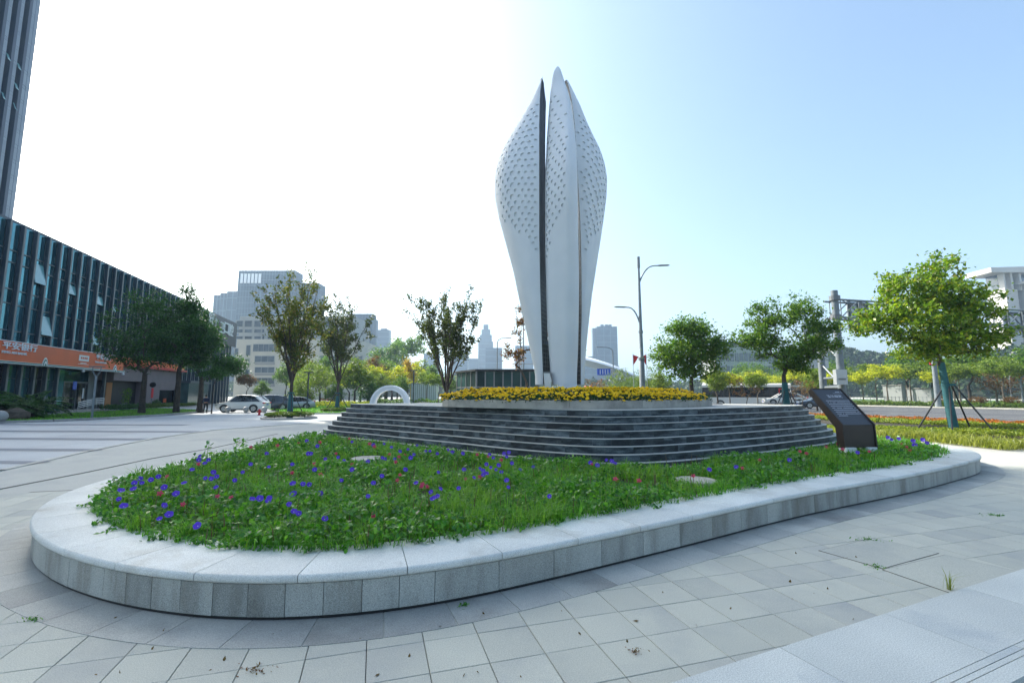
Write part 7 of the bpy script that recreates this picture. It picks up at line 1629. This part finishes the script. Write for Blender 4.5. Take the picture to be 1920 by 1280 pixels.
# ================================================================ SMALL LEFT ITEMS
# cycads
def cycad(name, label, x, y, n, R_, h):
    t = thing(name, label, 'palm', (x, y, .06)); b = MB(); b.tube([(0, 0, 0), (0, 0, h * .6), (0, 0, h)], [.32, .36, .26], 12); b.build('trunk', M['bark'], t, smooth=True)
    for i in range(n):
        a = 2.4 * i; e = random.uniform(.15, 1.1); pts = []; 
        for j in range(9):
            f = j / 8; rad_ = R_ * f; z = h + math.sin(e) * R_ * f * .9 - .75 * R_ * f * f * math.cos(e) * .8; pts.append(np.array([math.cos(a) * rad_ * math.cos(e * .6), math.sin(a) * rad_ * math.cos(e * .6), z]))
        P = []; Dd = []
        for j in range(1, 9):
            for q in range(5):
                f = q / 5; c = pts[j - 1] * (1 - f) + pts[j] * f; tt = unit(pts[j] - pts[j - 1]); sd_ = unit(np.cross(tt, [0, 0, 1]))
                for s_ in (-1, 1): P.append(c + sd_ * s_ * .11); Dd.append(sd_ * s_ * 4 + tt * 2)
        link('frond', npmesh('fr', leaf_quads(np.array(P), np.full((len(P), 1), .36), .24, up=1, dirs=np.array(Dd)), 4, M['lf_dark']), t)
q = Vector(fp(s_at(68, 760, 4.5), 4.3)); cycad('cycad_palm', 'broad dark cycad palm in front of the bank facade', q.x, q.y, 34, 2.5, .8)
q = Vector(fp(s_at(8, 760, 4.0), 4.0)); cycad('cycad_palm', 'second cycad palm cut off by the left frame edge', q.x, q.y, 30, 2.3, .7)
q = Vector(fp(s_at(24, 770, 5.2), 5.4)); t = thing('boulder', 'brown boulder on the lawn between the two cycad palms', 'rock', (q.x, q.y, 0)); b = MB(); b.ball((0, 0, .25), .75, 9, 6, sc=(1.2, .8, .8)); b.v = [(v[0] + random.uniform(-.08, .08), v[1] + random.uniform(-.08, .08), v[2] + random.uniform(-.06, .06)) for v in b.v]; b.build('rock', M['stone'], t)
# potted bamboo, wall lamps, sign by shop
q = Vector(fp(s_at(236, 750, 1.2), 1.2)); t = thing('potted_plant', 'tall reedy plant in a grey box pot beside the shop entrance', 'potted plant', tuple(q)); b = MB(); b.box((0, 0, .35), (.9, .6, .7), FA); b.build('pot', M['pole_grey'], t); P = rng.normal(0, .2, (260, 3)) * [1.2, .8, 0] + np.c_[np.zeros((260, 2)), rng.uniform(.8, 2.4, 260)]; link('foliage', npmesh('pf', leaf_quads(P, np.full((260, 1), .3), .2, up=.2, dirs=np.tile([[0, 0, 1.5]], (260, 1))), 4, M['lf_mid']), t)
q = Vector(fp(s_at(284, 750, 2.0), 2.0)); t = thing('shop_sign_post', 'dark round sign post with red strips before the mauve shop', 'sign', tuple(q)); b = MB(); b.cyl((0, 0, 0), (0, 0, 3.0), .05, 8); b.build('post', M['mid_steel'], t); b = MB(); b.ball((0, 0, 2.9), .42, 10, 6, sc=(1, .4, .8)); b.build('sign_disc', M['black'], t); b = MB(); b.box((.02, 0, 1.9), (.45, .06, 1.2), FA); b.build('banner', M['red_cloth'], t)
q = Vector(fp(s_at(292, 765, 1.6), 1.6)); plant('bush', q.x, q.y, 1.2, 'clipped dark shrub beside the shop window', leafm='lf_dark', wide=1)
for (u_, lb) in ((157, 'white dome camera under the bank sign at the entrance'), (232, 'white dome camera at the right end of the bank sign')):
    q = Vector(fp(s_at(u_, 690, 1.3), 1.3)); t = thing('security_camera', lb, 'camera', (q.x, q.y, 4.0)); b = MB(); b.ball((0, 0, 0), .13, 10, 6); b.build('dome', M['white'], t); b = MB(); b.cyl((0, 0, .05), (0, 0, .22), .03, 6); b.build('bracket', M['white'], t)
# rubbish bin / small stone near arch
p = at(793, 757, 34); t = thing('stone_plinth', 'small square stone plinth right of the white arch', 'plinth', (p.x, 34, 0)); b = MB(); b.box((0, 0, .55), (.6, .5, 1.1)); b.build('block', M['kerb'], t); b = MB(); b.box((0, 0, 1.13), (.68, .58, .06)); b.build('cap', M['kerb'], t)
# pool of traffic figures: orange barrels behind the marigolds
for (u_, lb) in ((1099, 'orange road barrel behind the marigolds right of the sculpture, left one'), (1108, 'orange road barrel behind the marigolds right of the sculpture, right one')):
    p = at(u_, 722, 55); t = thing('road_barrel', lb, 'barrel', (p.x, 55, 1.3)); b = MB(); b.tube([(0, 0, 0), (0, 0, .9), (0, 0, 1.15)], [.36, .3, .12], 12); b.build('barrel', M['orange'], t); b = MB(); b.cyl((0, 0, .4), (0, 0, .6), .35, 12); b.build('band', M['white'], t)
    t.location.z = 0; t.scale = (1.4, 1.4, 2.4)
# fallen leaf scraps on the pavement
for i in range(60):
    u_, v_ = random.uniform(80, 1900), random.uniform(1000, 1275); p = on(u_, v_)
    if inside(L1.poly(.1, .3), np.array([p.x]), np.array([p.y]))[0]: continue
    P = np.array([[p.x, p.y, .006]]); o = link('fallen_leaf', npmesh('fl', leaf_quads(P, np.full((1, 1), random.uniform(.02, .045)), .5, up=5), 4, M['lf_rust'])); tag(o, 'small dry fallen leaf on the pavement', 'leaf', 'dry leaves scattered on the pavement')
# ================================================================ HAZE
hm = D.materials.new('haze'); hm.use_nodes = True; hn = hm.node_tree
for nn_ in list(hn.nodes):
    if nn_.type != 'OUTPUT_MATERIAL': hn.nodes.remove(nn_)
pv = hn.nodes.new('ShaderNodeVolumePrincipled'); pv.inputs['Color'].default_value = (.58, .78, 1, 1); pv.inputs['Density'].default_value = .0005; pv.inputs['Anisotropy'].default_value = .35
hn.links.new(pv.outputs[0], [n for n in hn.nodes if n.type == 'OUTPUT_MATERIAL'][0].inputs['Volume'])
b = MB(); b.b2((-3100, -450, -1.5), (3100, 4100, 185)); o = b.build('haze', hm); o['kind'] = 'stuff'; tag(o, 'pale haze in the air over the whole scene', 'haze')
o.display_type = 'WIRE'
